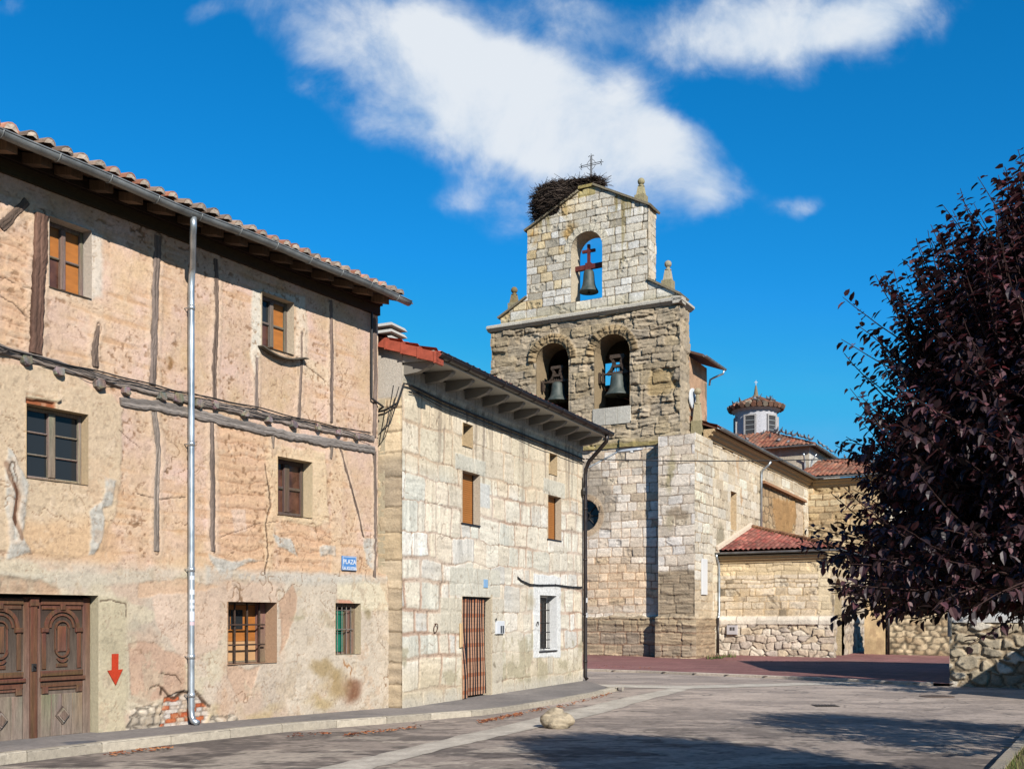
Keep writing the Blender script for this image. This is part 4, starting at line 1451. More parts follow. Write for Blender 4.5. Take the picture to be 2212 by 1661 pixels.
t = MB()
t.fbox(FB, DB[0], DB[1] - .1, 2.0, 2.035, -.08, -.03)
t.build('curtain_rail', M_DARK, od)
t = MB()
t.bbox(FB, DB[0] - .1, DB[0] - .005, 1.02, 1.5, .02, .05, alb(226, 190, 140))
t.build('door_plate', M_PAINT, od)
# barred window
wb = MB()
wb.bbox(FB, BW[0], BW[1], BW[2], BW[2] + .05, -.24, -.2); wb.bbox(FB, BW[0], BW[1], BW[3] - .05, BW[3], -.24, -.2)
wb.bbox(FB, BW[0], BW[0] + .05, BW[2] + .05, BW[3] - .05, -.24, -.2); wb.bbox(FB, BW[1] - .05, BW[1], BW[2] + .05, BW[3] - .05, -.24, -.2)
owb = wb.build('window', M_WHITE, sh)
owb['label'] = "barred ground floor window in a white painted surround"
t = MB()
t.fbox(FB, BW[0] + .05, BW[1] - .05, BW[2] + .05, BW[3] - .05, -.235, -.23)
t.build('pane', M_GLASS, owb)
cu_ = MB()
for i in range(9):
    uu = BW[0] + .05 + i * .062
    cu_.fbox(FB, uu, uu + .055, BW[2] + .4, BW[3] - .1, -.228, -.215, alb(226, 140, 84) if i % 2 == 0 else alb(110, 76, 60))
cu_.build('curtain', M_PAINT, owb)
g = MB()
zb, zt = BW[2] + .05, BW[3] - .1
D1 = -.02
for zz in (zb, zb + .2, zb + .38, zt):
    g.tube([FB.P(BW[0] + .02, zz, D1), FB.P(BW[1] - .3, zz, D1)], .012, 6)
for i in range(8):
    uu = BW[0] + .04 + i * .085
    g.tube([FB.P(uu, zb, D1), FB.P(uu, zt, D1)], .010, 6)
    for zz in (zb + .6, zb + .9):
        g.lathe(FB.P(uu, zz, D1), [(.004, -.03), (.02, 0), (.004, .03)], 6)
for zz in (zb, zb + .2, zt):
    g.tube([FB.P(BW[1] - .3, zz, D1), FB.P(BW[1] - .3, zz, -.2)], .01, 6)
for d in (-.08, -.14, -.2):
    g.tube([FB.P(BW[1] - .3, zb, d), FB.P(BW[1] - .3, zt, d)], .010, 6)
g.build('grille', M_IRON, owb)
t = MB()
t.bbox(FB, BW[0] - .02, BW[1] + .02, BW[2] - .035, BW[2] - .004, -.24, .05)
t.build('window_sill', M_BROWN, owb)

# eaves
band = MB()
sf = MB()
sf.hexa([FB.P(-.02, 6.19, 0.02), FB.P(8.82, 6.19, .02), FB.P(8.82, 6.17, .72), FB.P(-.02, 6.17, .72),
         FB.P(-.02, 6.29, 0.02), FB.P(8.82, 6.29, .02), FB.P(8.82, 6.21, .72), FB.P(-.02, 6.21, .72)], alb(206, 200, 186))
sf.fbox(FB, -.03, .1, 6.2, 6.34, .03, .68, alb(196, 186, 172))
sf.build('soffit', M_PAINT, sh)
for i in range(12):
    uu = .02 + i * .775
    mb = MB()
    w = .06
    pr = [(.021, 5.98), (.3, 6.0), (.5, 6.06), (.58, 6.12), (.6, 6.165), (.021, 6.185)]
    vs = [FB.P(uu, zz, d) for d, zz in pr] + [FB.P(uu + .12, zz, d) for d, zz in pr]
    n = len(pr)
    mb.add(vs, [tuple(range(n)), tuple(range(2 * n - 1, n - 1, -1))] + [(k, n + k, n + (k + 1) % n, (k + 1) % n) for k in range(n)], alb(150, 142, 130))
    mb.build('eave_bracket', M_PAINT, sh)
gutter(FB, -.05, 8.85, 6.28, .77, .088, M_BROWN, sh, 12, sag=.006)
SB = math.radians(19)
cs_, sn_ = math.cos(SB), math.sin(SB)
RL = (DPT / 2 + .7) / cs_
sheet('roof', FB.P(-.06, 6.25, .7), (FB.ux, FB.uy, 0), (-FB.nx * cs_, -FB.ny * cs_, sn_), [(0, 0), (8.95, 0), (8.95, RL), (0, RL)], .24, .36, .05,
      [(200, 98, 70), (190, 92, 66), (206, 108, 80)], sh, 8)
bk = MB()
bk.quad(FB.P(-.06, 6.32 + RL * sn_, .7 - RL * cs_), FB.P(8.89, 6.32 + RL * sn_, .7 - RL * cs_), FB.P(8.89, 6.2, -DPT - .4), FB.P(-.06, 6.2, -DPT - .4), alb(180, 90, 66))
bk.build('back_roof', M_TILE, sh)
vg = MB()
for k in range(14):
    s0 = k * .36; s1 = s0 + .40
    for (a0, a1, r0, w0) in ((s0, s1, 0, .0), (s0, s0 + .05, .012, .0)):
        def vp(s, uu, h):
            return FB.P(uu, 6.10 + s * sn_ + h, .78 - s * cs_)
        x0, x1 = -.13 - r0, .12 + r0
        h1 = .16 + r0; hb = -.02 - r0
        t0 = .02 * (1 - 0)
        vg.hexa([vp(a0, x0, hb + t0), vp(a0, x1, hb + t0), vp(a1, x1, hb), vp(a1, x0, hb), vp(a0, x0, h1 + t0), vp(a0, x1, h1 + t0), vp(a1, x1, h1), vp(a1, x0, h1)],
                albk((204, 98, 74), rnd.uniform(.9, 1.1)))
vg.build('verge_tiles', M_TERRA, sh)
# chimney with louvred concrete cowl
cx_, cd = 4.25, -3.0
ch = MB()
zb = 6.32 + 3.7 * math.tan(SB)
ch.fbox(FB, cx_ - .26, cx_ + .26, zb - .3, zb + .1, cd - .26, cd + .26, alb(196, 186, 172))
och = ch.build('chimney', M_STONE, sh)
cw = MB()
for k in range(4):
    z0 = zb + .10 + k * .15
    if k < 3:
        cw.fbox(FB, cx_ - .2, cx_ + .2, z0, z0 + .1, cd - .2, cd + .2, alb(120, 112, 104))
    s = .34
    cw.hexa([FB.P(cx_ - s, z0 + .055, cd + s), FB.P(cx_ + s, z0 + .055, cd + s), FB.P(cx_ + s, z0 + .055, cd - s), FB.P(cx_ - s, z0 + .055, cd - s),
             FB.P(cx_ - s * .86, z0 + .13, cd + s * .86), FB.P(cx_ + s * .86, z0 + .13, cd + s * .86), FB.P(cx_ + s * .86, z0 + .13, cd - s * .86), FB.P(cx_ - s * .86, z0 + .13, cd - s * .86)], alb(208, 202, 190))
cw.build('cowl', M_STONE, och)
# brown downpipe at the far corner
dp = MB()
ue = 8.83
dp.tube([FB.P(8.55, 6.2, .76), FB.P(8.58, 6.05, .74), FB.P(8.68, 5.85, .5), FB.P(8.8, 5.6, .18), FB.P(ue, 5.42, .09), FB.P(ue, 5.25, .07), FB.P(ue, .1, .07), FB.P(ue + .02, .03, .12)], .05, 12)
for zz in (4.4, 3.1, 1.7, .5):
    dp.tube([FB.P(ue, zz - .03, .07), FB.P(ue, zz + .03, .07)], .056, 12)
odp = dp.build('downpipe', M_BROWN, sh, sm=True)
for zz in (2.0, 1.62):
    t = MB()
    t.bbox(FB, ue - .035, ue + .03, zz, zz + .12, .1, .124, alb(232, 232, 232), .003)
    t.build('sticker', M_PAINT, odp)

# things fixed to this wall
t = MB()
(a, zt), (b, _) = FB.uz(1068, 1341), FB.uz(1085, 1341)
zb = FB.uz(1068, 1369)[1]
t.bbox(FB, a, b, zb, zt, .01, .06, alb(240, 240, 240), .008)
ob = tag(t.build('meter_box', M_PAINT, org=FB.P((a + b) / 2, zb, .02)), "white meter box on the stone wall right of the curtained door", 'meter box')
t = MB()
w = b - a
for k in (0, 1):
    t.fbox(FB, a + w * (.46 + k * .25), a + w * (.64 + k * .25), zt - .26, zt - .1, .06, .064, alb(80, 84, 88))
t.build('meter_window', M_PAINT, ob)
t = MB()
t.bbox(FB, a - .035, a - .01, zb + .28, zb + .34, .06, .075); t.fbox(FB, a - .02, a, zb + .3, zb + .32, .03, .06)
t.build('latch', M_IRON, ob)
t = MB()
(a, zt), (b, _) = FB.uz(1043.6, 1251), FB.uz(1052, 1251)
t.bbox(FB, a, b, zt - .17, zt, .01, .025, alb(150, 190, 226), .003)
tag(t.build('number_plate', M_PAINT, org=FB.P(a, zt - .17, .02)), "blank pale blue plate above the curtained door", 'plate')
for (x, y, lab, r) in ((938, 1347, "rusty iron tie ring on the wall left of the curtained door", .085), (1158, 1343, "iron tie ring on the wall just left of the barred window", .06)):
    uu, zz = FB.uz(x, y)
    t = MB()
    t.tube([FB.P(uu + r * .8 * math.sin(k * math.pi / 10), zz - r + r * math.cos(k * math.pi / 10) - .0, .035 + .02 * math.cos(k * math.pi / 10)) for k in range(21)], .009, 6)
    t.tube([FB.P(uu, zz, -.01), FB.P(uu, zz, .06)], .012, 6)
    tag(t.build('tie_ring', mat_plain('rust', alb(104, 64, 44), .85, .2, .3, 20) if x < 1000 else M_IRON, org=FB.P(uu, zz, .02)), lab, 'ring', 'iron rings on the stone house wall')

# ================================================================== the church
church = thing('church', CF.P(-4, 0, -3), "stone village church with a stepped bell gable, buttressed front and tiled domed crossing", 'church')


def fr(F, u, d, ux, uy):
    p = F.P(u, 0, d)
    return Frame(p.x, p.y, ux, uy)


R_ = (CF.ux, CF.uy); S_ = (CS.ux, CS.uy)
ZG = -.3
# ---- lower front: wall between the buttresses
CK = .76
cbt = lambda z: .015 + .1 * smooth(1.7, 1.62, z)
cbs = lambda z: .05 + .16 * (fbm(z * 5, z * 0 + 3, 4, 77, .6) - .5) + .09 * smooth(9.2, 8.95, z)
wl = Wall(CF, -12.5, -1.45, ZG, 9.1, .03, d=-.6, k=CK)
OC = (-5.09, 5.97, .64)


def church_stone(w, seed, cols, mort, h=(.28, .42), wd=(.34, .75), strat=.2, joint=.02, warp=.04, bump=.012, var=.12):
    u, z = w.U, w.Z
    sid, s2, e = ashlar(u, z, seed, h, wd, warp, .05, .02)
    st_ = fbm(u * 2 + sid * 40, z * 12 + s2 * 30, 3, seed + 3)
    nm = fbm(u * 2.2, z * 2.2, 4, seed + 4); nb = fbm(u * .5, z * .5, 4, seed + 5)
    c = pal(sid, cols) * (1 - strat / 2 + strat * st_)[..., None] * (.9 + .2 * nb)[..., None] * (1 - var / 2 + var * s2)[..., None]
    k = smooth(joint * .4, joint * 1.5, e + .01 * (nm - .5))[..., None]
    w.C[:] = np.array(mort, float) * (.9 + .2 * nm)[..., None] * (1 - k) + c * k
    chip = smooth(.58, .66, fbm(u * 2.6 + seed, z * 3.2, 5, seed + 6, .6)) * smooth(.55, .75, sid)
    w.C *= (1 - .14 * chip)[..., None]
    w.C *= (1 - .38 * smooth(.016, .004, e) * smooth(.44, .58, fbm(u * .9 + seed, z * .9, 4, seed + 8)))[..., None]  # dark joints, with the shadow of the recess in the colour
    w.grain(.08, 13, seed + 20)
    w.H += bump * 1.3 * k[..., 0] + bump * .8 * (nm - .5) + bump * 2.2 * (s2 - .5) * k[..., 0] - 3 * bump * chip
    return sid, s2, e, st_, nm, nb


LOW = [(228, 212, 192), (222, 206, 186), (234, 220, 202), (216, 198, 176), (228, 208, 184), (224, 204, 176), (230, 218, 204)]
u, z = wl.U, wl.Z
sid, s2, e, st_, nm, nb = church_stone(wl, 201, LOW, (198, 170, 144))
warm = smooth(1.7, 2.6, z) * smooth(4.9, 3.6, z + (nb - .5) * 2)
wl.lay(warm, wl.C * np.array((.99, .92, .83)), .8)
wl.lay(smooth(.72, .8, sid) * smooth(.3, .6, s2), np.array((176, 154, 128.)) * (.85 + .3 * st_)[..., None], .7)
grey = wl.mask([(1250, 990), (1290, 1000), (1330, 1080), (1310, 1140), (1260, 1150)], amp=.3, feather=.2)
wl.lay(grey, np.array((164, 148, 128.)) * (.8 + .35 * st_)[..., None] * (.85 + .15 * smooth(.0, .03, e))[..., None], .8)


def plinth(w, top=1.69, prj=.1):
    u, z = w.U, w.Z
    sid, s2, e = ashlar(u, z, 250, (.44, .56), (.6, 1.2), .04, .08, .03)
    st_ = fbm(u * 1.5 + sid * 40, z * 11 + s2 * 30, 4, 251)
    m = smooth(top + .03, top - .03, z + .22 * (fbm(u * 2.4, z * 2, 4, 252) - .5))
    c = pal(sid, [(178, 156, 130), (166, 146, 122), (184, 160, 130), (170, 150, 128)]) * (.66 + .58 * st_)[..., None]
    k = smooth(.01, .035, e)[..., None]
    w.lay(m, np.array((142, 112, 90.)) * (1 - k) + c * k, .97)
    w.H += m * (prj + .07 * (st_ - .5) + .03 * k[..., 0])
    cap = m * smooth(top - .42, top - .3, z)
    w.lay(cap, np.array((176, 156, 124.)) * (.7 + .5 * st_)[..., None], .5)
    w.H += cap * .05


def oculus_hole(w):
    dd = np.hypot(w.U - OC[0], w.Z - OC[1])
    m = smooth(OC[2] + .32, OC[2] + .24, dd)
    ang = (np.arctan2(w.Z - OC[1], w.U - OC[0]) / (2 * math.pi) * 14) % 1
    w.lay(m, np.array((192, 164, 132.)) * (.85 + .25 * vnoise(np.floor(np.arctan2(w.Z - OC[1], w.U - OC[0]) / (2 * math.pi) * 14) + 50, 0 * w.U, 5))[..., None] * (1 - .25 * smooth(.06, .0, np.minimum(ang, 1 - ang)))[..., None], .9, .02)
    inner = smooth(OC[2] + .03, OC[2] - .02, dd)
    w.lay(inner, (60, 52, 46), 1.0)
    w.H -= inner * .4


oculus_hole(wl)
plinth(wl)
wl.build('tower_wall', M_CHURCH, church)
oc = MB()
for k in range(28):
    pass
ring = MB()
ring.lathe(CF.P(OC[0], OC[1], -.92), [(.02, 0), (OC[2], 0), (OC[2], .02), (.02, .02)], 28, axis=(CF.nx, CF.ny, 0))
orw = ring.build('round_window', M_GLASS, church)
tr = MB()
tr.lathe(CF.P(OC[0], OC[1], -.89), [(.14, 0), (.19, 0), (.19, .05), (.14, .05), (.14, 0)], 20, axis=(CF.nx, CF.ny, 0))
for k in range(8):
    t = 2 * math.pi * k / 8
    tr.tube([CF.P(OC[0] + r_ * math.cos(t), OC[1] + r_ * math.sin(t), -.87) for r_ in (.17, .64)], .025, 6)
tr.build('tracery', M_IRON, orw)

# ---- buttress at the near corner: front, both cheeks
def weather(w, nm, px_spots):
    for (x, y, rx, ry, col, al) in px_spots:
        w.lay(w.spot(x, y, rx, ry, seed=int(x + y), amp=.3), np.array(col, float) * (.8 + .4 * nm)[..., None], al)


wl = Wall(CF, -1.5, 0.0, ZG, 8.95, .03, k=CK, e0=cbt, e1=cbt)
sid, s2, e, st_, nm, nb = church_stone(wl, 214, LOW, (196, 172, 148), (.34, .46), (.5, .95))
weather(wl, nm, [(1447, 1020, .25, 1.3, (160, 146, 108), .7), (1450, 1120, .3, .5, (150, 138, 110), .55), (1465, 1110, .6, .25, (140, 122, 100), .8), (1465, 1100, .7, .16, (136, 120, 100), .7)])
dk = smooth(3.55, 3.4, wl.Z + .2 * (nb - .5))
wl.lay(dk, np.array((160, 140, 114.)) * (.68 + .55 * fbm(wl.U * 1.5 + sid * 40, wl.Z * 11 + s2 * 30, 4, 253))[..., None] * (.7 + .3 * smooth(0, .03, e))[..., None], .9, -.02)
wl.H += dk * .08 * (st_ - .5)
plinth(wl, 1.66, .12)
wl.build('buttress', M_CHURCH, church, sm=True)
fl = fr(CF, -1.5, -.7, -CF.nx * -1, -CF.ny * -1)      # cheek facing left
FL = Frame(CF.P(-1.5, 0, -.75).x, CF.P(-1.5, 0, -.75).y, CF.nx, CF.ny)
wl = Wall(FL, 0, .75, ZG, 8.95, .05, e1=cbt)
church_stone(wl, 216, LOW, (196, 172, 148), (.34, .46), (.8, 1.2))
plinth(wl, 1.66, .1)
wl.build('buttress', M_CHURCH, church)
LIGHT = [(244, 229, 204), (238, 221, 194), (248, 236, 216), (234, 214, 184), (242, 225, 196), (234, 219, 196)]
wl = Wall(CS, 0, 2.3, ZG, 9.0, .032, e0=cbt)
sid, s2, e, st_, nm, nb = church_stone(wl, 222, LIGHT, (206, 176, 140), (.34, .46), (.5, 1.1))
wl.lay(smooth(3.2, 2.6, wl.Z + (nb - .5)), np.array((222, 194, 156.)) * (.8 + .35 * st_)[..., None], .6)
plinth(wl, 1.62, .08)
wl.lay(smooth(1.7, 1.5, wl.Z), np.array((196, 166, 130.)) * (.75 + .5 * st_)[..., None], .6)
wl.build('tower_wall', M_CHURCH, church)

# ---- eroded bell stage
B0, B1 = -9.63, -.85
A1 = (-7.37, -5.81, 10.46, 13.5); A2 = (-4.61, -2.99, 10.45, 13.52)
wl = Wall(CF, B0, B1, 8.72, 14.45, .034, arches=[A1, A2], d=-.6, k=.86, e1=cbs, rz=.025)
u, z = wl.U, wl.Z


def eroded(w, seed, amp=1.0):
    u, z = w.U, w.Z
    sid, s2, e = ashlar(u, z, seed, (.26, .6), (.35, 1.1), .10, .08, .04)
    sl_ = (s2 - .5) * 2
    st_ = fbm(u * 1.8 + sid * 40, z * 9 + u * sl_ + s2 * 30, 4, seed + 3, .6)
    nm = fbm(u * 2.6, z * 3.4, 5, seed + 4, .62); nb = fbm(u * .7, z * .7, 4, seed + 5)
    c = pal(sid, [(184, 164, 136), (190, 170, 142), (176, 156, 126), (198, 178, 150), (182, 164, 138), (192, 170, 136), (168, 152, 130)])
    c = c * (.8 + .34 * st_)[..., None] * (.92 + .18 * nb)[..., None]
    k = smooth(.0, .035, e + .03 * (nm - .5))[..., None]
    w.C[:] = c * (.8 + .2 * k)
    w.H += amp * (.05 * k[..., 0] + .13 * (st_ - .5) * (.3 + .9 * smooth(.35, .65, nb)) + .07 * (nm - .5) + .13 * (s2 - .5) * k[..., 0])
    w.lay(smooth(.66, .76, fbm(u * 2, z * 2.6, 4, seed + 7)), np.array((216, 194, 160.)) * (.85 + .3 * st_)[..., None], .45)
    w.grain(.1, 12, seed + 20, 1.6)
    gone = smooth(.62, .72, fbm(u * 1.1 + 8, z * 1.8, 4, seed + 8))
    w.H -= amp * .1 * gone
    return sid, s2, e, st_, nm, nb


sid, s2, e, st_, nm, nb = eroded(wl, 231)
for (a, b, c, d_) in (A1, A2):              # voussoirs round the openings
    cu_, R = (a + b) / 2, (b - a) / 2
    dd = np.hypot(u - cu_, z - (d_ - R)); th = np.arctan2(z - (d_ - R), u - cu_)
    m = smooth(R + .42, R + .34, dd + .1 * (nm - .5)) * smooth(-.05, .05, z - (d_ - R))
    vi = np.floor(th / math.pi * 13); vf = (th / math.pi * 13) % 1
    rad = fbm(th * 26, dd * 3, 3, 236)
    wl.lay(m, np.array((178, 152, 114.)) * (.72 + .3 * vnoise(vi + 9, vi * 0, 6) + .3 * (rad - .5))[..., None] * (1 - .4 * smooth(.14, .0, np.minimum(vf, 1 - vf)))[..., None], .9)
    wl.H += m * (.07 + .06 * (rad - .5) - .06 * smooth(.14, .0, np.minimum(vf, 1 - vf)))
    near = smooth(.16, .02, np.where(z > d_ - R, np.abs(dd - R), np.minimum(np.abs(u - a), np.abs(u - b)) + 5 * (z < c - .05)))
    wl.H *= 1 - .6 * near
led = smooth(9.25, 8.95, z + .25 * (nm - .5))
wl.lay(led, np.array((188, 166, 124.)) * (.7 + .5 * st_)[..., None], .6, .14)
wl.lay(smooth(8.95, 8.85, z + .2 * (nm - .5)), (150, 134, 78), .6)
hol = wl.mask([(1405, 800), (1450, 790), (1458, 845), (1440, 850), (1400, 852)], amp=.2, feather=.08)
wl.lay(hol, np.array((186, 158, 112.)) * (.85 + .2 * st_)[..., None], .8, -.12)
wl.lay(smooth(-1.6, -1.2, u + .3 * (nm - .5)) * smooth(.3, .7, s2), (178, 160, 130), .35)
SLAB = (-4.68, -2.95, 9.72, 10.44)
m = wl.mask([(SLAB[0], SLAB[2]), (SLAB[1], SLAB[2]), (SLAB[1], SLAB[3]), (SLAB[0], SLAB[3])], False, .0, .02)
wl.H = wl.H * (1 - m) - m * .05
ex = MB()
for q in (A1, A2):
    reveal(ex, CF, *q, 1.16, (170, 148, 116), -.6, .02, True)
wl.build('bell_stage', M_CHURCH, church, extra=ex)
m = MB()
for k in range(3):
    w = (SLAB[1] - SLAB[0]) / 3
    m.bbox(CF, SLAB[0] + k * w + .006, SLAB[0] + (k + 1) * w - .006, SLAB[2], SLAB[3], -.9, -.53, alb(*[v * (.96 + .04 * k) for v in (212, 204, 188)]), .012)
m.bbox(CF, A1[0] - .1, A1[1] + .1, 10.18, 10.45, -.9, -.55, alb(206, 192, 168), .02)
m.build('sill_slab', M_CHURCH, church)
BS = Frame(CF.P(B1, 0, -.6).x, CF.P(B1, 0, -.6).y, *S_)
wl = Wall(BS, 0, 1.2, 8.72, 14.45, .045, e0=cbs)
eroded(wl, 241, .6)
wl.C = wl.C * .55 + np.array((222, 200, 168.)) * .45 * (.85 + .3 * fbm(wl.U * 3, wl.Z * 3, 4, 242))[..., None]
wl.build('bell_stage', M_CHURCH, church)
# chamber behind the bells, open at its back
rm = MB()
cD = alb(150, 132, 108)
BK = -4.15
for a, b, zt in ((CF.P(B0, 8.7, -.6), CF.P(B0, 8.7, BK), 12.5), (CF.P(B0, 8.7, -1.85), CF.P(B1 - .02, 8.7, -1.85), 10.44)):
    rm.quad(a, b, Vector((b.x, b.y, zt)), Vector((a.x, a.y, zt)), cD)
rm.quad(CF.P(B0, 14.45, -.6), CF.P(B0, 14.45, -1.8), CF.P(B0, 8.7, -1.8), CF.P(B0, 8.7, -.6), cD)
# inner face of the bell wall above and beside the openings
for (a, b, c, d_) in ((B0, A1[0], 10.2, 14.45), (A1[1], A2[0], 10.2, 14.45), (A2[1], B1 - .02, 10.2, 14.45), (A1[0], A1[1], A1[3], 14.45), (A2[0], A2[1], A2[3], 14.45)):
    rm.quad(CF.P(a, c, -1.76), CF.P(b, c, -1.76), CF.P(b, d_, -1.76), CF.P(a, d_, -1.76), cD)
rm.quad(CF.P(B0, 10.2, -1.7), CF.P(B1 - .02, 10.2, -1.7), CF.P(B1 - .02, 10.2, BK), CF.P(B0, 10.2, BK), cD)
for (a, b, c, d_) in ((B0, -5.95, 8.7, 14.3), (-4.85, -2.45, 8.7, 14.3), (-2.45, B1, 8.7, 12.4), (-5.95, -4.85, 8.7, 12.2), (-5.95, -4.85, 13.25, 14.3)):
    rm.fbox(CF, a, b, c, d_, BK, BK + .25, cD)
rm.quad(CF.P(B0, 14.3, -1.7), CF.P(-2.45, 14.3, -1.7), CF.P(-2.45, 14.15, BK), CF.P(B0, 14.15, BK), cD)
rm.build('bell_chamber', M_CHURCH, church)
wl = Wall(BS, 1.2, 3.56, 8.8, 12.5, .06)
n_ = fbm(wl.U * 3, wl.Z * 3, 5, 243)
wl.C[:] = np.array((206, 166, 132.)) * (.82 + .36 * n_)[..., None]
wl.H += .04 * (n_ - .5)
wl.build('bell_chamber', M_CHURCH, church)
rf = MB()
sl_ = math.tan(math.radians(21))
e0, e1 = B1 + .62, -5.2
for (a, b) in ((e0, e1), (B0 - .4, e1)):
    za, zb = 12.42, 12.42 + abs(b - a) * sl_
    if zb > 14.3: zb = 14.3
    rf.hexa([CF.P(a, za, -1.78), CF.P(b, zb, -1.78), CF.P(b, zb, BK - .4), CF.P(a, za, BK - .4),
             CF.P(a, za + .1, -1.78), CF.P(b, zb + .1, -1.78), CF.P(b, zb + .1, BK - .4), CF.P(a, za + .1, BK - .4)], alb(112, 84, 70))
rf.build('chamber_roof', M_TILE, church)
EF = Frame(CF.P(e0, 0, -1.7).x, CF.P(e0, 0, -1.7).y, *S_)
gutter(EF, .05, 2.9, 12.46, .06, .075, M_ZINC_DULL, church)
t = MB()
t.tube([EF.P(2.75, 12.4, .06), EF.P(2.75, 12.25, .02), EF.P(2.75, 12.12, -.4), EF.P(2.75, 12.05, -.56), EF.P(2.75, 11.8, -.6)], .045, 8)
t.build('downpipe', M_ZINC, church, sm=True)

# cornice, gable and copings
cn = MB()
cc = alb(216, 206, 188)
n = 10
for i in range(n):
    a = -9.78 + i * 9.12 / n; b = a + 9.12 / n - .012
    k = rnd.uniform(.9, 1.06)
    c_ = tuple(x * k for x in cc)
    pr = [(-.9, 14.36), (-.52, 14.36), (-.44, 14.42), (-.36, 14.47), (-.36, 14.56), (-.46, 14.63), (-.9, 14.66)]
    vs = [CF.P(a, zz, d) for d, zz in pr] + [CF.P(b, zz, d) for d, zz in pr]
    m = len(pr)
    cn.add(vs, [tuple(range(m)), tuple(range(2 * m - 1, m - 1, -1))] + [(q, m + q, m + (q + 1) % m, (q + 1) % m) for q in range(m)], c_)
pr = [(-.2, 14.36), (.05, 14.36), (.12, 14.42), (.2, 14.47), (.2, 14.56), (.1, 14.63), (-.2, 14.66)]
vs = [BS.P(-.24, zz, d) for d, zz in pr] + [BS.P(1.35, zz, d) for d, zz in pr]
cn.add(vs, [tuple(range(7)), tuple(range(13, 6, -1))] + [(q, 7 + q, 7 + (q + 1) % 7, (q + 1) % 7) for q in range(7)], cc)
cn.quad(CF.P(-9.7, 14.6, -.5), CF.P(-.75, 14.6, -.5), CF.P(-.75, 14.6, -1.9), CF.P(-9.7, 14.6, -1.9), cc)
cn.build('cornice', M_CHURCH, church)

GO = [(-9.2, 14.6), (-9.2, 14.98), (-7.9, 15.66), (-7.86, 18.62), (-5.36, 19.82), (-4.74, 19.97), (-2.23, 18.66), (-2.25, 15.56), (-.95, 14.82), (-.95, 14.6)]
A3 = (-5.74, -4.28, 15.15, 18.08)
wl = Wall(CF, -9.2, -.95, 14.6, 19.98, .028, arches=[A3], outline=GO, d=-.68, umarks=[-7.86, -2.24, -9.2, -.95], k=CK)
u, z = wl.U, wl.Z
GABLE = [(214, 204, 186), (222, 214, 200), (204, 194, 176), (228, 222, 210), (196, 184, 162), (210, 198, 176), (218, 206, 184)]
sid, s2, e, st_, nm, nb = church_stone(wl, 261, GABLE, (150, 130, 104), (.3, .42), (.35, .85), .14, .018, .02, .014)
och = smooth(.5, .7, fbm(u * .9 + 2, z * 1.1, 4, 262)) * smooth(-5.5, -6.8, u + (nb - .5) * 2) * smooth(15.8, 17.2, z)
wl.lay(och, wl.C * np.array((.9, .74, .46)), .85)
wl.lay(smooth(.7, .8, s2) * smooth(-4, -7, u), wl.C * np.array((.92, .82, .62)), .7)
stk = smooth(.47, .62, fbm(u * 4.2, z * .45, 4, 263)) * smooth(-4.0, -3.1, u) * smooth(15.3, 16.5, z) + .8 * smooth(.6, .7, fbm(u * 5, z * .5, 4, 264)) * smooth(18.2, 18.9, z)
wl.lay(np.clip(stk, 0, 1), np.array((136, 118, 66.)) * (.85 + .3 * nm)[..., None], .65)
wl.lay(smooth(15.2, 14.7, z + .5 * (nm - .5)), np.array((188, 178, 150.)) * (.8 + .35 * nm)[..., None], .55)
cu_, R = (A3[0] + A3[1]) / 2, (A3[1] - A3[0]) / 2
dd = np.hypot(u - cu_, z - (A3[3] - R)); th = np.arctan2(z - (A3[3] - R), u - cu_)
m = smooth(R + .34, R + .31, dd) * smooth(-.02, .02, z - (A3[3] - R))
vf = (th / math.pi * 11) % 1
wl.lay(m, np.array((214, 202, 178.)) * (.9 + .16 * nm)[..., None] * (1 - .35 * smooth(.1, .0, np.minimum(vf, 1 - vf)))[..., None] * (1 - .3 * smooth(.03, 0, np.abs(dd - R - .32)))[..., None], .95, .012)
cap = wl.mask([(-5.4, 19.55), (-4.6, 19.6), (-4.6, 20.2), (-5.4, 20.2)], False, .03, .02)
wl.lay(cap, (176, 156, 92), .7)
ex = MB()
reveal(ex, CF, *A3, .92, (224, 206, 176), -.68, .015, True)
gc = alb(210, 196, 170)
back = [CF.P(a, b, -1.6) for a, b in GO]
bm_ = [(-9.2, 14.6, -5.74, 15.15)]
for (a, b, c, d_) in ((-7.86, A3[0], 14.6, 18.62), (A3[1], -2.24, 14.6, 18.62), (A3[0], A3[1], 14.6, A3[2]), (A3[0], A3[1], A3[3], 18.62)):
    ex.quad(CF.P(a, c, -1.6), CF.P(b, c, -1.6), CF.P(b, d_, -1.6), CF.P(a, d_, -1.6), gc)
ex.add([CF.P(a, b, -1.6) for a, b in ((-7.86, 18.62), (-2.23, 18.62), (-4.74, 19.97), (-5.36, 19.82))], [(0, 1, 2, 3)], gc)
ex.add([CF.P(a, b, -1.6) for a, b in ((-9.2, 14.6), (-7.86, 14.6), (-7.86, 15.66), (-9.2, 14.98))], [(0, 1, 2, 3)], gc)
ex.add([CF.P(a, b, -1.6) for a, b in ((-2.24, 14.6), (-.95, 14.6), (-.95, 14.82), (-2.24, 15.56))], [(0, 1, 2, 3)], gc)
ex.quad(CF.P(-7.86, 15.6, -1.6), CF.P(-7.86, 15.6, -.7), CF.P(-7.86, 18.62, -.7), CF.P(-7.86, 18.62, -1.6), gc)
wl.build('bell_gable', M_CHURCH, church, extra=ex)
GS = Frame(CF.P(-2.235, 0, -.68).x, CF.P(-2.235, 0, -.68).y, *S_)
wl = Wall(GS, 0, .92, 15.4, 18.64, .04)
church_stone(wl, 266, [(244, 226, 198), (236, 216, 186), (246, 234, 212)], (196, 172, 140), (.3, .42), (.3, .7), .1, .016)
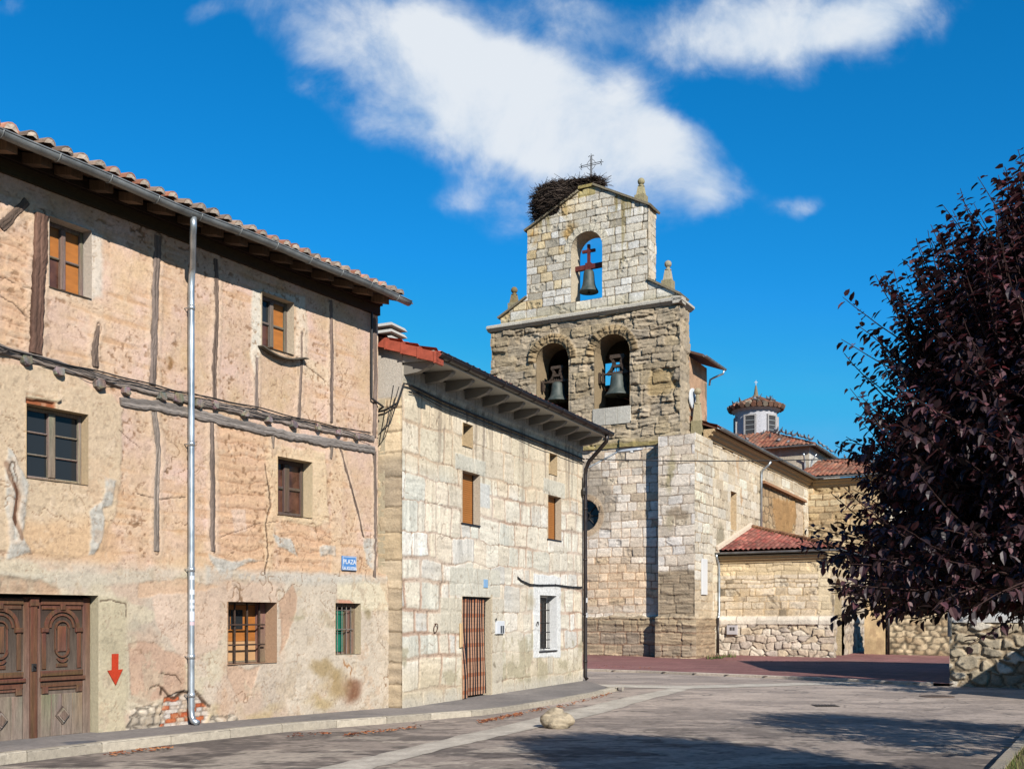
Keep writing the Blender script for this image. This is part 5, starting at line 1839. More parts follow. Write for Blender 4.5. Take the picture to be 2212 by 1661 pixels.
wl.build('bell_gable', M_CHURCH, church)
cpc = (160, 146, 120)


def coping(a, b, t=.085, over=.1, d0=-1.72, d1=-.56, c=cpc):
    (u0, z0), (u1, z1) = a, b
    l = math.hypot(u1 - u0, z1 - z0)
    ax, az = (u1 - u0) / l, (z1 - z0) / l
    u0 -= ax * over; z0 -= az * over; u1 += ax * over * .2; z1 += az * over * .2
    nx_, nz_ = -az * t, ax * t
    if nz_ < 0: nx_, nz_ = -nx_, -nz_
    cp = MB()
    n = max(1, int(l / .7))
    for i in range(n):
        p0 = (u0 + (u1 - u0) * i / n, z0 + (z1 - z0) * i / n); p1 = (u0 + (u1 - u0) * (i + 1) / n, z0 + (z1 - z0) * (i + 1) / n)
        cp.hexa([CF.P(*p0, d1), CF.P(*p1, d1), CF.P(*p1, d0), CF.P(*p0, d0),
                 CF.P(p0[0] + nx_, p0[1] + nz_, d1), CF.P(p1[0] + nx_, p1[1] + nz_, d1), CF.P(p1[0] + nx_, p1[1] + nz_, d0), CF.P(p0[0] + nx_, p0[1] + nz_, d0)], albk(c, rnd.uniform(.85, 1.1)))
    cp.build('coping', M_CHURCH, church)


coping((-7.88, 18.61), (-5.38, 19.81)); coping((-2.2, 18.65), (-4.7, 19.96)); coping((-9.22, 14.97), (-7.88, 15.66)); coping((-.93, 14.81), (-2.22, 15.57))
cp = MB()
cp.fbox(CF, -5.38, -4.7, 19.93, 20.05, -1.7, -.6, alb(184, 164, 104))
cp.build('coping', M_CHURCH, church)


def finial(x, ytop, ybase, d, name='finial', col=(202, 188, 158), r=.175, base=None):
    uu, zt = CF.uz(x, ytop, d); zb = CF.uz(x, ybase, d)[1]
    if base is not None: zb = base
    H = zt - zb
    m = MB()
    ld = alb(*[v * .95 for v in (184, 170, 132)])
    s = r * 1.25
    m.hexa([CF.P(uu - s, zb - .25, d + s), CF.P(uu + s, zb - .25, d + s), CF.P(uu + s, zb - .25, d - s), CF.P(uu - s, zb - .25, d - s),
            CF.P(uu - s, zb + H * .3, d + s), CF.P(uu + s, zb + H * .3, d + s), CF.P(uu + s, zb + H * .3, d - s), CF.P(uu - s, zb + H * .3, d - s)], ld)
    s1, s2_ = r * .95, r * .62
    m.hexa([CF.P(uu - s1, zb + H * .3, d + s1), CF.P(uu + s1, zb + H * .3, d + s1), CF.P(uu + s1, zb + H * .3, d - s1), CF.P(uu - s1, zb + H * .3, d - s1),
            CF.P(uu - s2_, zb + H * .66, d + s2_), CF.P(uu + s2_, zb + H * .66, d + s2_), CF.P(uu + s2_, zb + H * .66, d - s2_), CF.P(uu - s2_, zb + H * .66, d - s2_)], alb(*col))
    R = r * .86
    m.lathe(CF.P(uu, zb + H * .66, d), [(r * .8, 0), (r * .8, H * .03), (r * .45, H * .05), (r * .45, H * .08)] + [(R * math.cos(math.radians(a)), H * .34 - R + R * math.sin(math.radians(a))) for a in range(-60, 91, 15)], 14, alb(*[v * .92 for v in col]))
    return m.build(name, M_CHURCH, church)


finial(1385, 385, 440, -1.1, col=(196, 182, 140)); finial(1443, 563, 626, -1.1); finial(1111, 620, 672, -1.1, col=(160, 140, 100))
finial(1507, 838, 905, -2.0, col=(204, 186, 150), base=9.2)

# clock face on the flank
cq = MB()
cu_, cz_ = BS.uz(1493, 862)
cq.lathe(BS.P(cu_, cz_, .05), [(.02, 0), (.44, 0), (.44, .05), (.4, .06), (.02, .06)], 28, alb(244, 244, 242), axis=(BS.nx, BS.ny, 0))
ock = cq.build('clock_face', M_PAINT, church)
hd = MB()
hd.tube([BS.P(cu_, cz_, .13), BS.P(cu_ + .18, cz_ - .2, .13)], .018, 5); hd.tube([BS.P(cu_, cz_, .135), BS.P(cu_ + .28, cz_ + .14, .135)], .014, 5)
hd.build('hand', M_IRON, ock)

# iron cross
ic = MB()
uu, z1 = CF.uz(1277, 334, -1.1)
z0 = 19.95
zc_ = CF.uz(1277, 356, -1.1)[1]
d = -1.1
for o in (-.035, .035):
    ic.tube([CF.P(uu + o, z0, d), CF.P(uu + o, z1 - .12, d)], .014, 5); ic.tube([CF.P(uu - .46, zc_ + o, d), CF.P(uu + .46, zc_ + o, d)], .014, 5)
ic.tube([CF.P(uu, z0, d), CF.P(uu, z1, d)], .012, 5)


def fleur(px_, pz_, dx_, dz_):
    for s in (-1, 0, 1):
        a = math.atan2(dz_, dx_) + s * 1.0
        ic.tube([CF.P(px_, pz_, d), CF.P(px_ + .1 * math.cos(a), pz_ + .1 * math.sin(a), d), CF.P(px_ + .13 * math.cos(a + s * .5), pz_ + .13 * math.sin(a + s * .5), d)], .014, 5)


fleur(uu, z1 - .1, 0, 1); fleur(uu - .44, zc_, -1, 0); fleur(uu + .44, zc_, 1, 0)
for sx in (-1, 1):
    for sz in (-1, 1):
        ic.tube([CF.P(uu + sx * .05, zc_ + sz * .22, d), CF.P(uu + sx * .13, zc_ + sz * .15, d), CF.P(uu + sx * .2, zc_ + sz * .05, d)], .01, 5)
    for h in (.5, .3):
        ic.tube([CF.P(uu + sx * .03, z0 + h, d), CF.P(uu + sx * .12, z0 + h + .05, d), CF.P(uu + sx * .1, z0 + h - .08, d), CF.P(uu + sx * .03, z0 + h - .05, d)], .01, 5)
ic.build('iron_cross', M_IRON, church)

# ---- nave flank
PW = CS.uz(1578, 1060, -.12)
u0, z1_ = PW; u1 = CS.U(1590, -.12); z0_ = CS.uz(1578, 1143, -.12)[1]
SLIT = (u0, u1, z0_, z1_)
wl = Wall(CS, 2.3, 20.15, ZG, 9.35, .045, rects=[SLIT], d=-.12)
u, z = wl.U, wl.Z
sid, s2, e, st_, nm, nb = church_stone(wl, 271, [(246, 227, 198), (241, 220, 188), (250, 235, 210), (243, 223, 192), (235, 212, 178)], (228, 200, 164), (.34, .48), (.5, 1.2), .1, .016, .02, .012)
wl.lay(smooth(.5, .7, nb), (242, 216, 178), .35)
wl.lay(wl.spot(1595, 1000, .3, 1.3, 3, .4), (206, 150, 96), .45); wl.lay(wl.spot(1600, 1075, .2, 1.0, 4, .4), (202, 150, 100), .5)
wl.lay(wl.spot(1555, 1160, .9, .8, 5, .4), (150, 138, 110), .6)
wl.lay(smooth(8.6, 9.2, z) * smooth(.4, .6, fbm(u * 3, z * .5, 3, 273)), (196, 160, 112), .5)
# scar of an older roof with rubble below it
scar = wl.mask([(1646, 1040), (1735, 1085), (1742, 1170), (1646, 1170)], amp=.1, feather=.05)
rs_, r2, re = rubble(u, z, 9, .8, .42, .05)
wl.lay(scar, pal(rs_, [(226, 192, 146), (206, 170, 126), (216, 184, 142), (196, 160, 118)]) * (.85 + .2 * nm)[..., None] * (1 - .4 * smooth(.05, 0, re))[..., None], .95, -.06)
wl.lay(wl.mask([(1668, 1075), (1718, 1080), (1722, 1120), (1700, 1165), (1680, 1160)], amp=.25, feather=.08), np.array((190, 146, 96.)) * (.9 + .2 * nm)[..., None], .9, .04)
wl.lay(wl.mask([(1722, 1085), (1736, 1088), (1736, 1170), (1720, 1170)], amp=.05, feather=.06), (232, 208, 180), .7)
ex = MB()
reveal(ex, CS, *SLIT, .4, (232, 202, 160), -.12, .02)
ex.quad(CS.P(SLIT[0], SLIT[2], -.5), CS.P(SLIT[1], SLIT[2], -.5), CS.P(SLIT[1], SLIT[3], -.5), CS.P(SLIT[0], SLIT[3], -.5), alb(214, 178, 132))
wl.build('nave_wall', M_CHURCH, church, extra=ex)
sc = MB()
a, b = CS.uz(1646, 1044, -.12), CS.uz(1737, 1086, -.12)
sc.hexa([CS.P(a[0], a[1], .06), CS.P(b[0], b[1], .06), CS.P(b[0], b[1], -.2), CS.P(a[0], a[1], -.2), CS.P(a[0], a[1] + .14, .02), CS.P(b[0], b[1] + .14, .02), CS.P(b[0], b[1] + .14, -.2), CS.P(a[0], a[1] + .14, -.2)], alb(176, 130, 96))
sc.build('roof_scar', M_CHURCH, church)


def moulding(F, a, b, z, d, col, name='cornice', s=1.0, par=None):
    m = MB()
    pr = [(d - .1, z), (d + .06 * s, z), (d + .08 * s, z + .1 * s), (d + .2 * s, z + .18 * s), (d + .22 * s, z + .26 * s), (d + .34 * s, z + .34 * s), (d + .34 * s, z + .42 * s), (d - .1, z + .42 * s)]
    n = len(pr)
    vs = [F.P(a, zz, dd_) for dd_, zz in pr] + [F.P(b, zz, dd_) for dd_, zz in pr]
    m.add(vs, [tuple(range(n)), tuple(range(2 * n - 1, n - 1, -1))] + [(q, n + q, n + (q + 1) % n, (q + 1) % n) for q in range(n)], alb(*col))
    return m.build(name, M_CHURCH, par or church)


moulding(CS, 1.8, 19.9, 8.98, -.12, (222, 188, 140))
gutter(CS, 1.9, 20.3, 9.46, .42, .09, M_ZINC_DULL, church)
NR = (CF.ux * -1, CF.uy * -1)
a24 = math.radians(22)
sheet('nave_roof', CS.P(1.9, 9.46, .3), (S_[0], S_[1], 0), (NR[0] * math.cos(a24), NR[1] * math.cos(a24), math.sin(a24)), [(0, 0), (20.5, 0), (20.5, 6.4), (0, 6.4)], .25, .4, .125,
      [(190, 104, 76), (176, 110, 84), (196, 120, 90)], church, 12)
bk = MB()
rz = 9.46 + 6.4 * math.sin(a24); rd = .3 - 6.4 * math.cos(a24)
bk.quad(CS.P(1.9, rz, rd), CS.P(22.4, rz, rd), CS.P(22.4, 9.4, rd - 5.6), CS.P(1.9, 9.4, rd - 5.6), alb(180, 110, 84))
bk.quad(CS.P(1.0, -.3, -11), CS.P(22, -.3, -11), CS.P(22, 9.5, -11), CS.P(1.0, 9.5, -11), alb(226, 200, 160))
bk.quad(CS.P(1.2, -.3, -11), CS.P(1.2, -.3, -.9), CS.P(1.2, 9.4, -.9), CS.P(1.2, 9.4, -11), alb(206, 184, 150))
bk.build('nave_back', M_CHURCH, church)


def pipe(F, x, ytop, ybot, d, r=.05, m=None, out=.25):
    uu, zt = F.uz(x, ytop, d); zb = F.uz(x, ybot, d)[1]
    t = MB()
    t.tube([F.P(uu + .0, zt + .1, d + out + .1), F.P(uu, zt - .05, d + out), F.P(uu, zt - .3, d + .1), F.P(uu, zt - .5, d + .06), F.P(uu, zb, d + .06)], r, 8)
    return t.build('downpipe', m or M_ZINC, church, sm=True)


pipe(CS, 1642, 1003, 1145, -.1, .055, out=.42)
# white notice board on the flank
a, zt = CS.uz(1513, 1206, 0); b, _ = CS.uz(1525, 1206, 0); zb = CS.uz(1513, 1284, 0)[1]
t = MB()
t.bbox(CS, a, b, zb, zt, .03, .07, alb(246, 243, 238), .01)
tag(t.build('notice_board', M_PAINT, org=CS.P((a + b) / 2, zb, .04)), "tall blank white board on the church flank beside the buttress corner", 'board')

# ---- transept
CT = Frame(CS.P(20.1, 0, -.12).x, CS.P(20.1, 0, -.12).y, *R_)
cct = lambda z: 0 * z + .015
wl = Wall(CT, 0, 4.35, ZG, 9.35, .05, k=CK, e1=cct)
u, z = wl.U, wl.Z
sid, s2, e, st_, nm, nb = church_stone(wl, 281, [(202, 176, 136), (190, 164, 126), (210, 188, 150), (182, 158, 122), (198, 170, 126)], (190, 154, 112), (.34, .5), (.5, 1.1), .2, .025, .05, .03)
rs_, r2, re = rubble(u, z, 12, .6, .36, .06)
low = smooth(8.2, 7.0, z + (nb - .5) * 3 + .6 * u)
wl.lay(low, pal(rs_, [(226, 200, 158), (206, 176, 134), (188, 158, 118), (214, 186, 144)]) * (.82 + .25 * nm)[..., None] * (1 - .4 * smooth(.05, 0, re))[..., None], .85, 0)
wl.lay(smooth(.55, .7, fbm(u * 1.2, z * 1.2, 4, 283)), (176, 142, 102), .5)
wl.build('transept_wall', M_CHURCH, church)
CTS = Frame(CT.P(4.35, 0, 0).x, CT.P(4.35, 0, 0).y, *S_)
wl = Wall(CTS, 0, 10, ZG, 9.35, .12, e0=cct)
church_stone(wl, 285, LIGHT, (206, 176, 140), (.34, .48), (.5, 1.1))
wl.build('transept_wall', M_CHURCH, church)
moulding(CT, .3, 4.6, 8.98, 0, (214, 182, 134)); moulding(CTS, -.3, 10, 8.98, 0, (232, 204, 160))
gutter(CT, .3, 4.95, 9.5, .5, .09, M_ZINC_DULL, church); gutter(CTS, -.5, 10, 9.5, .5, .09, M_ZINC_DULL, church)
a18 = math.radians(18)
PAL2 = [(160, 104, 80), (150, 106, 84), (170, 116, 90), (144, 108, 90), (156, 92, 72)]
L = 4.9 / math.cos(a18)
sheet('transept_roof', CT.P(-.6, 9.5, .42), (*R_, 0), (S_[0] * math.cos(a18), S_[1] * math.cos(a18), math.sin(a18)), [(0, 0), (5.4, 0), (1.6, L), (0, L)], .25, .4, .07, PAL2, church, 14)
sheet('transept_roof', CTS.P(-.5, 9.5, .42), (*S_, 0), (-R_[0] * math.cos(a18), -R_[1] * math.cos(a18), math.sin(a18)), [(0, 0), (10.5, 0), (5.2, L), (4.9, L)], .25, .4, .12, PAL2, church, 15)
pipe(CT, 1917, 1045, 1260, .02, .05)

# ---- crossing tower with its lantern
XF = Frame(17.5, 61.3, *R_); XS = Frame(17.5, 61.3, *S_)
for F_, a, b, col in ((XF, -8.8, 0, (206, 192, 170)), (XS, 0, 8.8, (240, 234, 222))):  # front greyed for shade, flank whitened for sun, in the base colours
    wl = Wall(F_, a, b, 8.5, 11.75, .08)
    n_ = fbm(wl.U * 1.5, wl.Z * 1.5, 5, 290)
    wl.C[:] = np.array(col, float) * (.84 + .3 * n_)[..., None]
    wl.lay(smooth(.55, .65, fbm(wl.U * 2.5, wl.Z * .8, 4, 291)), (176, 156, 132), .5 if a < 0 else .2)
    wl.H += .02 * (n_ - .5)
    wl.build('crossing_wall', M_CHURCH, church)
bk = MB()
bk.quad(XF.P(-8.8, 8.5, 0), XF.P(-8.8, 8.5, -8.8), XF.P(-8.8, 11.7, -8.8), XF.P(-8.8, 11.7, 0), alb(206, 192, 170))
bk.quad(XF.P(-8.8, 8.5, -8.8), XF.P(0, 8.5, -8.8), XF.P(0, 11.7, -8.8), XF.P(-8.8, 11.7, -8.8), alb(206, 192, 170))
bk.build('crossing_wall', M_CHURCH, church)
ov = .38
half = 4.4 + ov
rise = half * .43
Lp = math.hypot(half, rise)
sheet('crossing_roof', XF.P(-8.8 - ov, 11.72, ov), (*R_, 0), (S_[0] * half, S_[1] * half, rise), [(0, 0), (2 * half, 0), (half, Lp)], .26, .42, .07, PAL2, church, 16)
sheet('crossing_roof', XS.P(-ov, 11.72, ov), (*S_, 0), (-R_[0] * half, -R_[1] * half, rise), [(0, 0), (2 * half, 0), (half, Lp)], .26, .42, .09, PAL2, church, 17)
apex = XF.P(-4.4, 11.72 + rise, -4.4)
bk = MB()
e1, e2, e3 = XF.P(-8.8 - ov, 11.7, ov), XF.P(-8.8 - ov, 11.7, -8.8 - ov), XF.P(ov, 11.7, -8.8 - ov)
bk.add([e1, e2, apex, e2, e3, apex], [(0, 1, 2), (3, 4, 5)], alb(180, 112, 84))
bk.build('crossing_roof', M_TILE, church)
gutter(XF, -8.8 - ov, ov + .05, 11.74, ov + .06, .09, M_ZINC_DULL, church); gutter(XS, -ov, 8.8 + ov, 11.74, ov + .06, .09, M_ZINC_DULL, church)
pipe(XF, 1739, 985, 1030, .02, .05); pipe(XS, 1751, 985, 1028, .0, .04)


def hip_tiles(p, q, r, cols, name='hip_tiles', step=.34):
    p, q = Vector(p), Vector(q)
    n = int((q - p).length / step)
    m = MB()
    for i in range(n):
        a = p.lerp(q, i / n); b = p.lerp(q, (i + 1.2) / n)
        m.tube([a, b], [r, r * .8], 8, albk(rnd.choice(cols), rnd.uniform(.8, 1.1)))
    return m.build(name, M_TILE, church)


hip_tiles(XF.P(ov, 11.76, ov), apex, .11, PAL2)
hip_tiles(XF.P(-8.8 - ov, 11.76, ov), apex, .11, PAL2)
hip_tiles(CT.P(4.85, 9.55, .45), CT.P(1.0, 9.5 + L * math.sin(a18) + .04, -4.5), .11, PAL2)
LC = Vector((apex.x, apex.y, 0))
CAMD = math.atan2(-LC.y, -LC.x)
ln = MB()
RL_ = 1.33
ln.lathe((LC.x, LC.y, 12.4), [(RL_, 0), (RL_, 2.42), (RL_ + .08, 2.46), (RL_ + .22, 2.55), (RL_ + .24, 2.62), (.2, 2.7)], 24, alb(206, 204, 206))
oln = ln.build('lantern', M_CHURCH, church)
for dang in (-16, 47, 110, -79, 173, -142):
    a = CAMD - math.radians(dang) * -1
    cx_, cy_ = math.cos(a), math.sin(a)
    F_ = Frame(LC.x + cx_ * (RL_ - .05), LC.y + cy_ * (RL_ - .05), -cy_, cx_)
    wdt = .3
    m = MB()
    fc = alb(188, 182, 176)
    m.fbox(F_, -wdt - .1, -wdt, 13.02, 14.45, -.1, .1, fc); m.fbox(F_, wdt, wdt + .1, 13.02, 14.45, -.1, .1, fc)
    m.fbox(F_, -wdt - .1, wdt + .1, 14.45, 14.54, -.1, .1, fc); m.fbox(F_, -wdt - .1, wdt + .1, 12.92, 13.02, -.1, .12, fc)
    ow = m.build('lantern_window', M_CHURCH, oln)
    m = MB()
    m.fbox(F_, -wdt, wdt, 13.02, 14.45, -.05, .055, alb(70, 68, 66))
    for k in range(4):
        m.fbox(F_, -wdt, wdt, 13.25 + k * .3, 13.28 + k * .3, .056, .075, alb(176, 180, 176))
    m.build('louvre', M_PAINT, oln)
m = MB()
m.lathe((LC.x, LC.y, 14.98), [(1.74, 0), (1.72, .05), (.12, .82), (.1, .84)], 24, alb(120, 92, 74))
for k in range(30):
    t = 2 * math.pi * k / 30
    prev = None
    for j in range(5):
        r0 = 1.8 - j * .34; r1 = r0 - .4
        f = lambda r: 15.02 + (1.76 - r) * .5 + .05
        if r1 < .1: r1 = .1
        c = albk(rnd.choice([(176, 120, 94), (150, 120, 100), (166, 150, 130), (140, 104, 84)]), rnd.uniform(.7, 1.15))
        w = .15 * (r0 / 1.8) + .02
        m.tube([(LC.x + r0 * math.cos(t), LC.y + r0 * math.sin(t), f(r0) + .03), (LC.x + r1 * math.cos(t), LC.y + r1 * math.sin(t), f(r1))], [w, w * .75], 7, c)
m.build('lantern_roof', M_TILE, church)
m = MB()
m.lathe((LC.x, LC.y, 15.8), [(.24, 0), (.24, .1), (.15, .2), (.1, .5), (.06, .75), (.02, .85)], 10, alb(150, 134, 110))
m.tube([(LC.x, LC.y, 16.6), (LC.x, LC.y, 16.95)], .02, 5); m.tube([(LC.x - .1, LC.y, 16.82), (LC.x + .1, LC.y, 16.82)], .02, 5)
m.build('finial', M_CHURCH, church)

# ---- porch with the tiled hip
PF = Frame(CS.P(3.37, 0, -.1).x, CS.P(3.37, 0, -.1).y, *R_)
PWD = 4.72
PSF = Frame(PF.P(PWD, 0, 0).x, PF.P(PWD, 0, 0).y, *S_)


def porch_wall(w, seed):
    u, z = w.U, w.Z
    sid, s2, e, st_, nm, nb = church_stone(w, seed, [(226, 204, 174), (216, 192, 160), (230, 210, 182), (206, 184, 154), (222, 202, 174)], (214, 184, 144), (.16, .40), (.25, .9), .16, .022, .07, .012)
    w.lay(smooth(.8, .86, sid) * smooth(.35, .5, s2) * smooth(3.4, 3.2, z), np.array((132, 116, 94.)) * (.8 + .4 * st_)[..., None], .85)
    w.lay(smooth(.55, .7, nb) * smooth(2.9, 2.6, z), (212, 176, 124), .5)
    w.lay(smooth(3.38, 3.42, z), np.array((226, 198, 154.)) * (.9 + .2 * sid)[..., None] * (.85 + .15 * smooth(.0, .02, e))[..., None], .8, 0)
    rs_, r2, re = rubble(u, z, seed + 1, .42, .3, .05)
    lo = smooth(1.36, 1.32, z)
    w.H *= 1 - lo
    w.lay(lo, pal(rs_, [(224, 204, 180), (214, 192, 168), (230, 212, 188), (206, 184, 158), (220, 196, 164), (196, 178, 160)]) * (.84 + .26 * fbm(u * 4, z * 4, 3, seed + 6))[..., None] * (1 - .3 * smooth(.025, 0, re))[..., None], 1.0)
    w.H += lo * (.06 + .05 * smooth(0, .03, re) + .07 * (r2 - .5) + .1 * (nm - .5))
    cap = smooth(1.32, 1.35, z) * smooth(1.72, 1.66, z)
    cj = np.abs(((u + .1 * (nm - .5)) / .85) % 1 - .5)
    w.lay(cap, np.array((228, 212, 190.)) * (.86 + .25 * nm)[..., None] * (1 - .4 * smooth(.48, .5, cj))[..., None], 1.0)
    w.H = w.H * (1 - cap) + cap * (.16 - .12 * smooth(1.5, 1.72, z) + .03 * (nm - .5))
    return nm


cpo = lambda z: .02 + .1 * smooth(1.72, 1.6, z)
wl = Wall(PF, 0, PWD, ZG, 4.15, .03, k=CK, e1=cpo)
nm = porch_wall(wl, 301)
wl.lay(smooth(PWD - .55, PWD - .5, wl.U) * smooth(1.72, 1.76, wl.Z), np.array((236, 212, 172.)) * (.9 + .2 * nm)[..., None], .8)
wl.build('porch_wall', M_CHURCH, church)
PA = (.55, 1.95, ZG, 3.25)
wl = Wall(PSF, 0, 9.5, ZG, 4.15, .06, arches=[PA], e0=cpo)
porch_wall(wl, 311)
ex = MB()
reveal(ex, PSF, *PA, .5, (214, 190, 150), 0, .02, True)
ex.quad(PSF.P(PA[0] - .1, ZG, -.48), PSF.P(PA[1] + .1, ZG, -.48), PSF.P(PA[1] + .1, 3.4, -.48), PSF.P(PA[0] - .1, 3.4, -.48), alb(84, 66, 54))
wl.build('porch_wall', M_CHURCH, church, extra=ex)
PBK = MB()
PBK.quad(PSF.P(9.5, ZG, 0), PSF.P(9.5, ZG, -PWD), PSF.P(9.5, 5.6, -PWD), PSF.P(9.5, 4.2, 0), alb(206, 174, 130))
PBK.build('porch_wall', M_CHURCH, church)
moulding(PF, .0, PWD + .3, 3.92, 0, (214, 182, 136), s=.75); moulding(PSF, -.3, 9.5, 3.92, 0, (226, 198, 154), s=.75)
gutter(PF, -.02, PWD + .5, 4.36, .36, .075, M_ZINC_DULL, church); gutter(PSF, -.4, 9.7, 4.36, .36, .075, M_ZINC_DULL, church)
run, rise = 5.3, 1.42
Lh = math.hypot(run, rise)
sheet('porch_roof', PF.P(0, 4.38, .3), (*R_, 0), (S_[0] * run, S_[1] * run, rise), [(0, 0), (PWD + .3, 0), (0, Lh)], .215, .33, .05, [(166, 96, 82), (154, 96, 82), (178, 112, 96), (160, 86, 74), (146, 96, 82)], church, 21, .085)
Ls = math.hypot(PWD + .3, rise)
sheet('porch_roof', PSF.P(-.3, 4.38, .3), (*S_, 0), (-R_[0] * (PWD + .3), -R_[1] * (PWD + .3), rise), [(0, 0), (10.1, 0), (10.1, Ls), (run, Ls)], .215, .33, .07, [(166, 96, 82), (154, 96, 82), (178, 112, 96)], church, 22, .085)
hip_tiles(PSF.P(-.3, 4.45, .3), PF.P(0, 4.38 + rise + .06, .3 - run), .15, [(170, 126, 92), (186, 130, 92), (150, 104, 74)], step=.3)
fl_ = MB()
fl_.hexa([CS.P(3.37 - .3, 4.38, -.1), CS.P(3.37 + run - .3, 4.38 + rise, -.1), CS.P(3.37 + run - .3, 4.38 + rise, .04), CS.P(3.37 - .3, 4.38, .04),
          CS.P(3.37 - .3, 4.66, -.1), CS.P(3.37 + run - .3, 4.66 + rise, -.1), CS.P(3.37 + run - .3, 4.6 + rise, .0), CS.P(3.37 - .3, 4.6, .0)], alb(240, 216, 188))
fl_.build('flashing', M_CHURCH, church)
t = MB()
x_ = .07
t.tube([PF.P(x_ - .03, 4.3, .36), PF.P(x_ - .03, 4.15, .3), PF.P(x_, 3.9, .12), PF.P(x_, 3.7, .06), PF.P(x_, 1.85, .06), PF.P(x_, 1.7, .1), PF.P(x_, 1.6, .22)], .05, 8)
t.build('downpipe', M_ZINC, church, sm=True)
t = MB()
t.tube([PF.P(x_, 1.62, .22), PF.P(x_, .12, .22)], .055, 8)
t.build('downpipe', M_BROWN, church, sm=True)
# meter box let into the porch plinth
t = MB()
a, zt = PF.uz(1570, 1350, .2); b, _ = PF.uz(1593, 1350, .2); zb = PF.uz(1570, 1370, .2)[1]
t.bbox(PF, a, b, zb, zt, .1, .24, alb(216, 206, 204), .012)
ob = tag(t.build('meter_box', M_PAINT, org=PF.P((a + b) / 2, zb, .2)), "pale grey meter box on the rubble plinth of the church porch", 'meter box')
t = MB()
for k in (.3, .56):
    t.fbox(PF, a + (b - a) * k, a + (b - a) * (k + .2), zt - .22, zt - .08, .24, .245, alb(90, 84, 80))
t.build('meter_window', M_PAINT, ob)

# ================================================================== bells


def bell_prof(r, h):
    return [(r * x, h * y) for x, y in ((.02, .0 + .02), (.9, .02), (1.0, 0), (1.0, .04), (.9, .12), (.76, .22), (.66, .36), (.6, .55), (.57, .75), (.54, .86), (.47, .94), (.3, .985), (.02, 1.0))]


def bell(x, ybot, ytop, wpx, d, label, kind):
    uu, zb = CF.uz(x, ybot, d); zt = CF.uz(x, ytop, d)[1]
    P0 = CF.P(uu, 0, d)
    r = wpx / FP * P0.y / 2 * 1.02
    h = zt - zb
    o = thing('bell', CF.P(uu, zb, d), label, 'bell', 'bells hanging in the church bell gable')
    m = MB()
    m.lathe(CF.P(uu, zb, d), bell_prof(r, h), 24)
    m.build('bell_body', M_BRONZE, o, sm=True)
    c = MB()
    c.tube([CF.P(uu, zb + h * .6, d), CF.P(uu, zb + .02, d)], .022, 6); c.lathe(CF.P(uu, zb - .1, d), [(.02, 0), (.07, .05), (.05, .11), (.02, .13)], 8)
    c.build('clapper', M_IRON, o)
    y = MB()
    if kind == 'cross':
        w = .78
        y.hexa([CF.P(uu - w, zt + .0, d + .08), CF.P(uu + w, zt + .02, d + .08), CF.P(uu + w, zt + .02, d - .08), CF.P(uu - w, zt, d - .08),
                CF.P(uu - w, zt + .2, d + .08), CF.P(uu + w, zt + .22, d + .08), CF.P(uu + w, zt + .22, d - .08), CF.P(uu - w, zt + .2, d - .08)])
        y.fbox(CF, uu - .055, uu + .055, zt + .2, zt + 1.08, d - .06, d + .06)
        y.fbox(CF, uu - .3, uu + .3, zt + .74, zt + .86, d - .05, d + .05)
        y.fbox(CF, uu - .13, uu + .13, zt - .06, zt + .28, d - .1, d + .1)
        y.build('yoke', M_RUST, o)
    else:
        s = r / .5
        for q in (-1, 1):
            pts = [(.42 * q, .02), (.3 * q, .12), (.2 * q, .26), (.15 * q, .42), (.2 * q, .54), (.28 * q, .62)]
            for (a0, b0), (a1, b1) in zip(pts[:-1], pts[1:]):
                y.hexa([CF.P(uu + s * a0 - .05, zt + s * b0 - .02, d + .1), CF.P(uu + s * a0 + .05, zt + s * b0 - .02, d + .1), CF.P(uu + s * a0 + .05, zt + s * b0 - .02, d - .1), CF.P(uu + s * a0 - .05, zt + s * b0 - .02, d - .1),
                        CF.P(uu + s * a1 - .05, zt + s * b1 + .02, d + .1), CF.P(uu + s * a1 + .05, zt + s * b1 + .02, d + .1), CF.P(uu + s * a1 + .05, zt + s * b1 + .02, d - .1), CF.P(uu + s * a1 - .05, zt + s * b1 + .02, d - .1)])
        y.fbox(CF, uu - .3 * s, uu + .3 * s, zt + .6 * s, zt + .74 * s, d - .1, d + .1)
        y.fbox(CF, uu - .2 * s, uu + .2 * s, zt + .24 * s, zt + .34 * s, d - .09, d + .09)
        y.fbox(CF, uu - .44 * s, uu + .44 * s, zt - .03, zt + .07, d - .09, d + .09)
        y.tube([CF.P(uu - .84, zt + .02, d), CF.P(uu + .86, zt + .02, d)], .045, 8)
        for q in range(4):
            y.tube([CF.P(uu + (-.15 + .1 * q) * s, zt, d), CF.P(uu + (-.15 + .1 * q) * s, zt + .26 * s, d)], .016, 5)
        for k_ in (-.66, -.8):
            y.fbox(CF, uu + k_ * 1.02 - .03, uu + k_ * 1.02 + .03, zt - .35, zt + .12, d - .05, d + .09)
        y.build('yoke', mat_plain('yoke_iron', alb(96, 78, 64), .7, .3, .25, 12), o)
    return o


bell(1272, 632, 583, 41, -1.15, "small bell under a rust red cross in the open arch of the gable", 'cross')
bell(1204.5, 867, 825, 45, -1.05, "greenish bell in the left arch of the eroded stage", 'lyre')
bell(1334.5, 855, 807, 54, -1.05, "large grey bell in the right arch, above the pale stone slab", 'lyre')

# ================================================================== stork nest
nst = MB()
nr = random.Random(5)
ncx, nd = -6.62, -1.35


def nest_pt():
    while True:
        a, b, c = nr.uniform(-1, 1), nr.uniform(-1, 1), nr.uniform(-1, 1)
        l = a * a + b * b + c * c
        if .5 < l < 1:
            return a, b, c


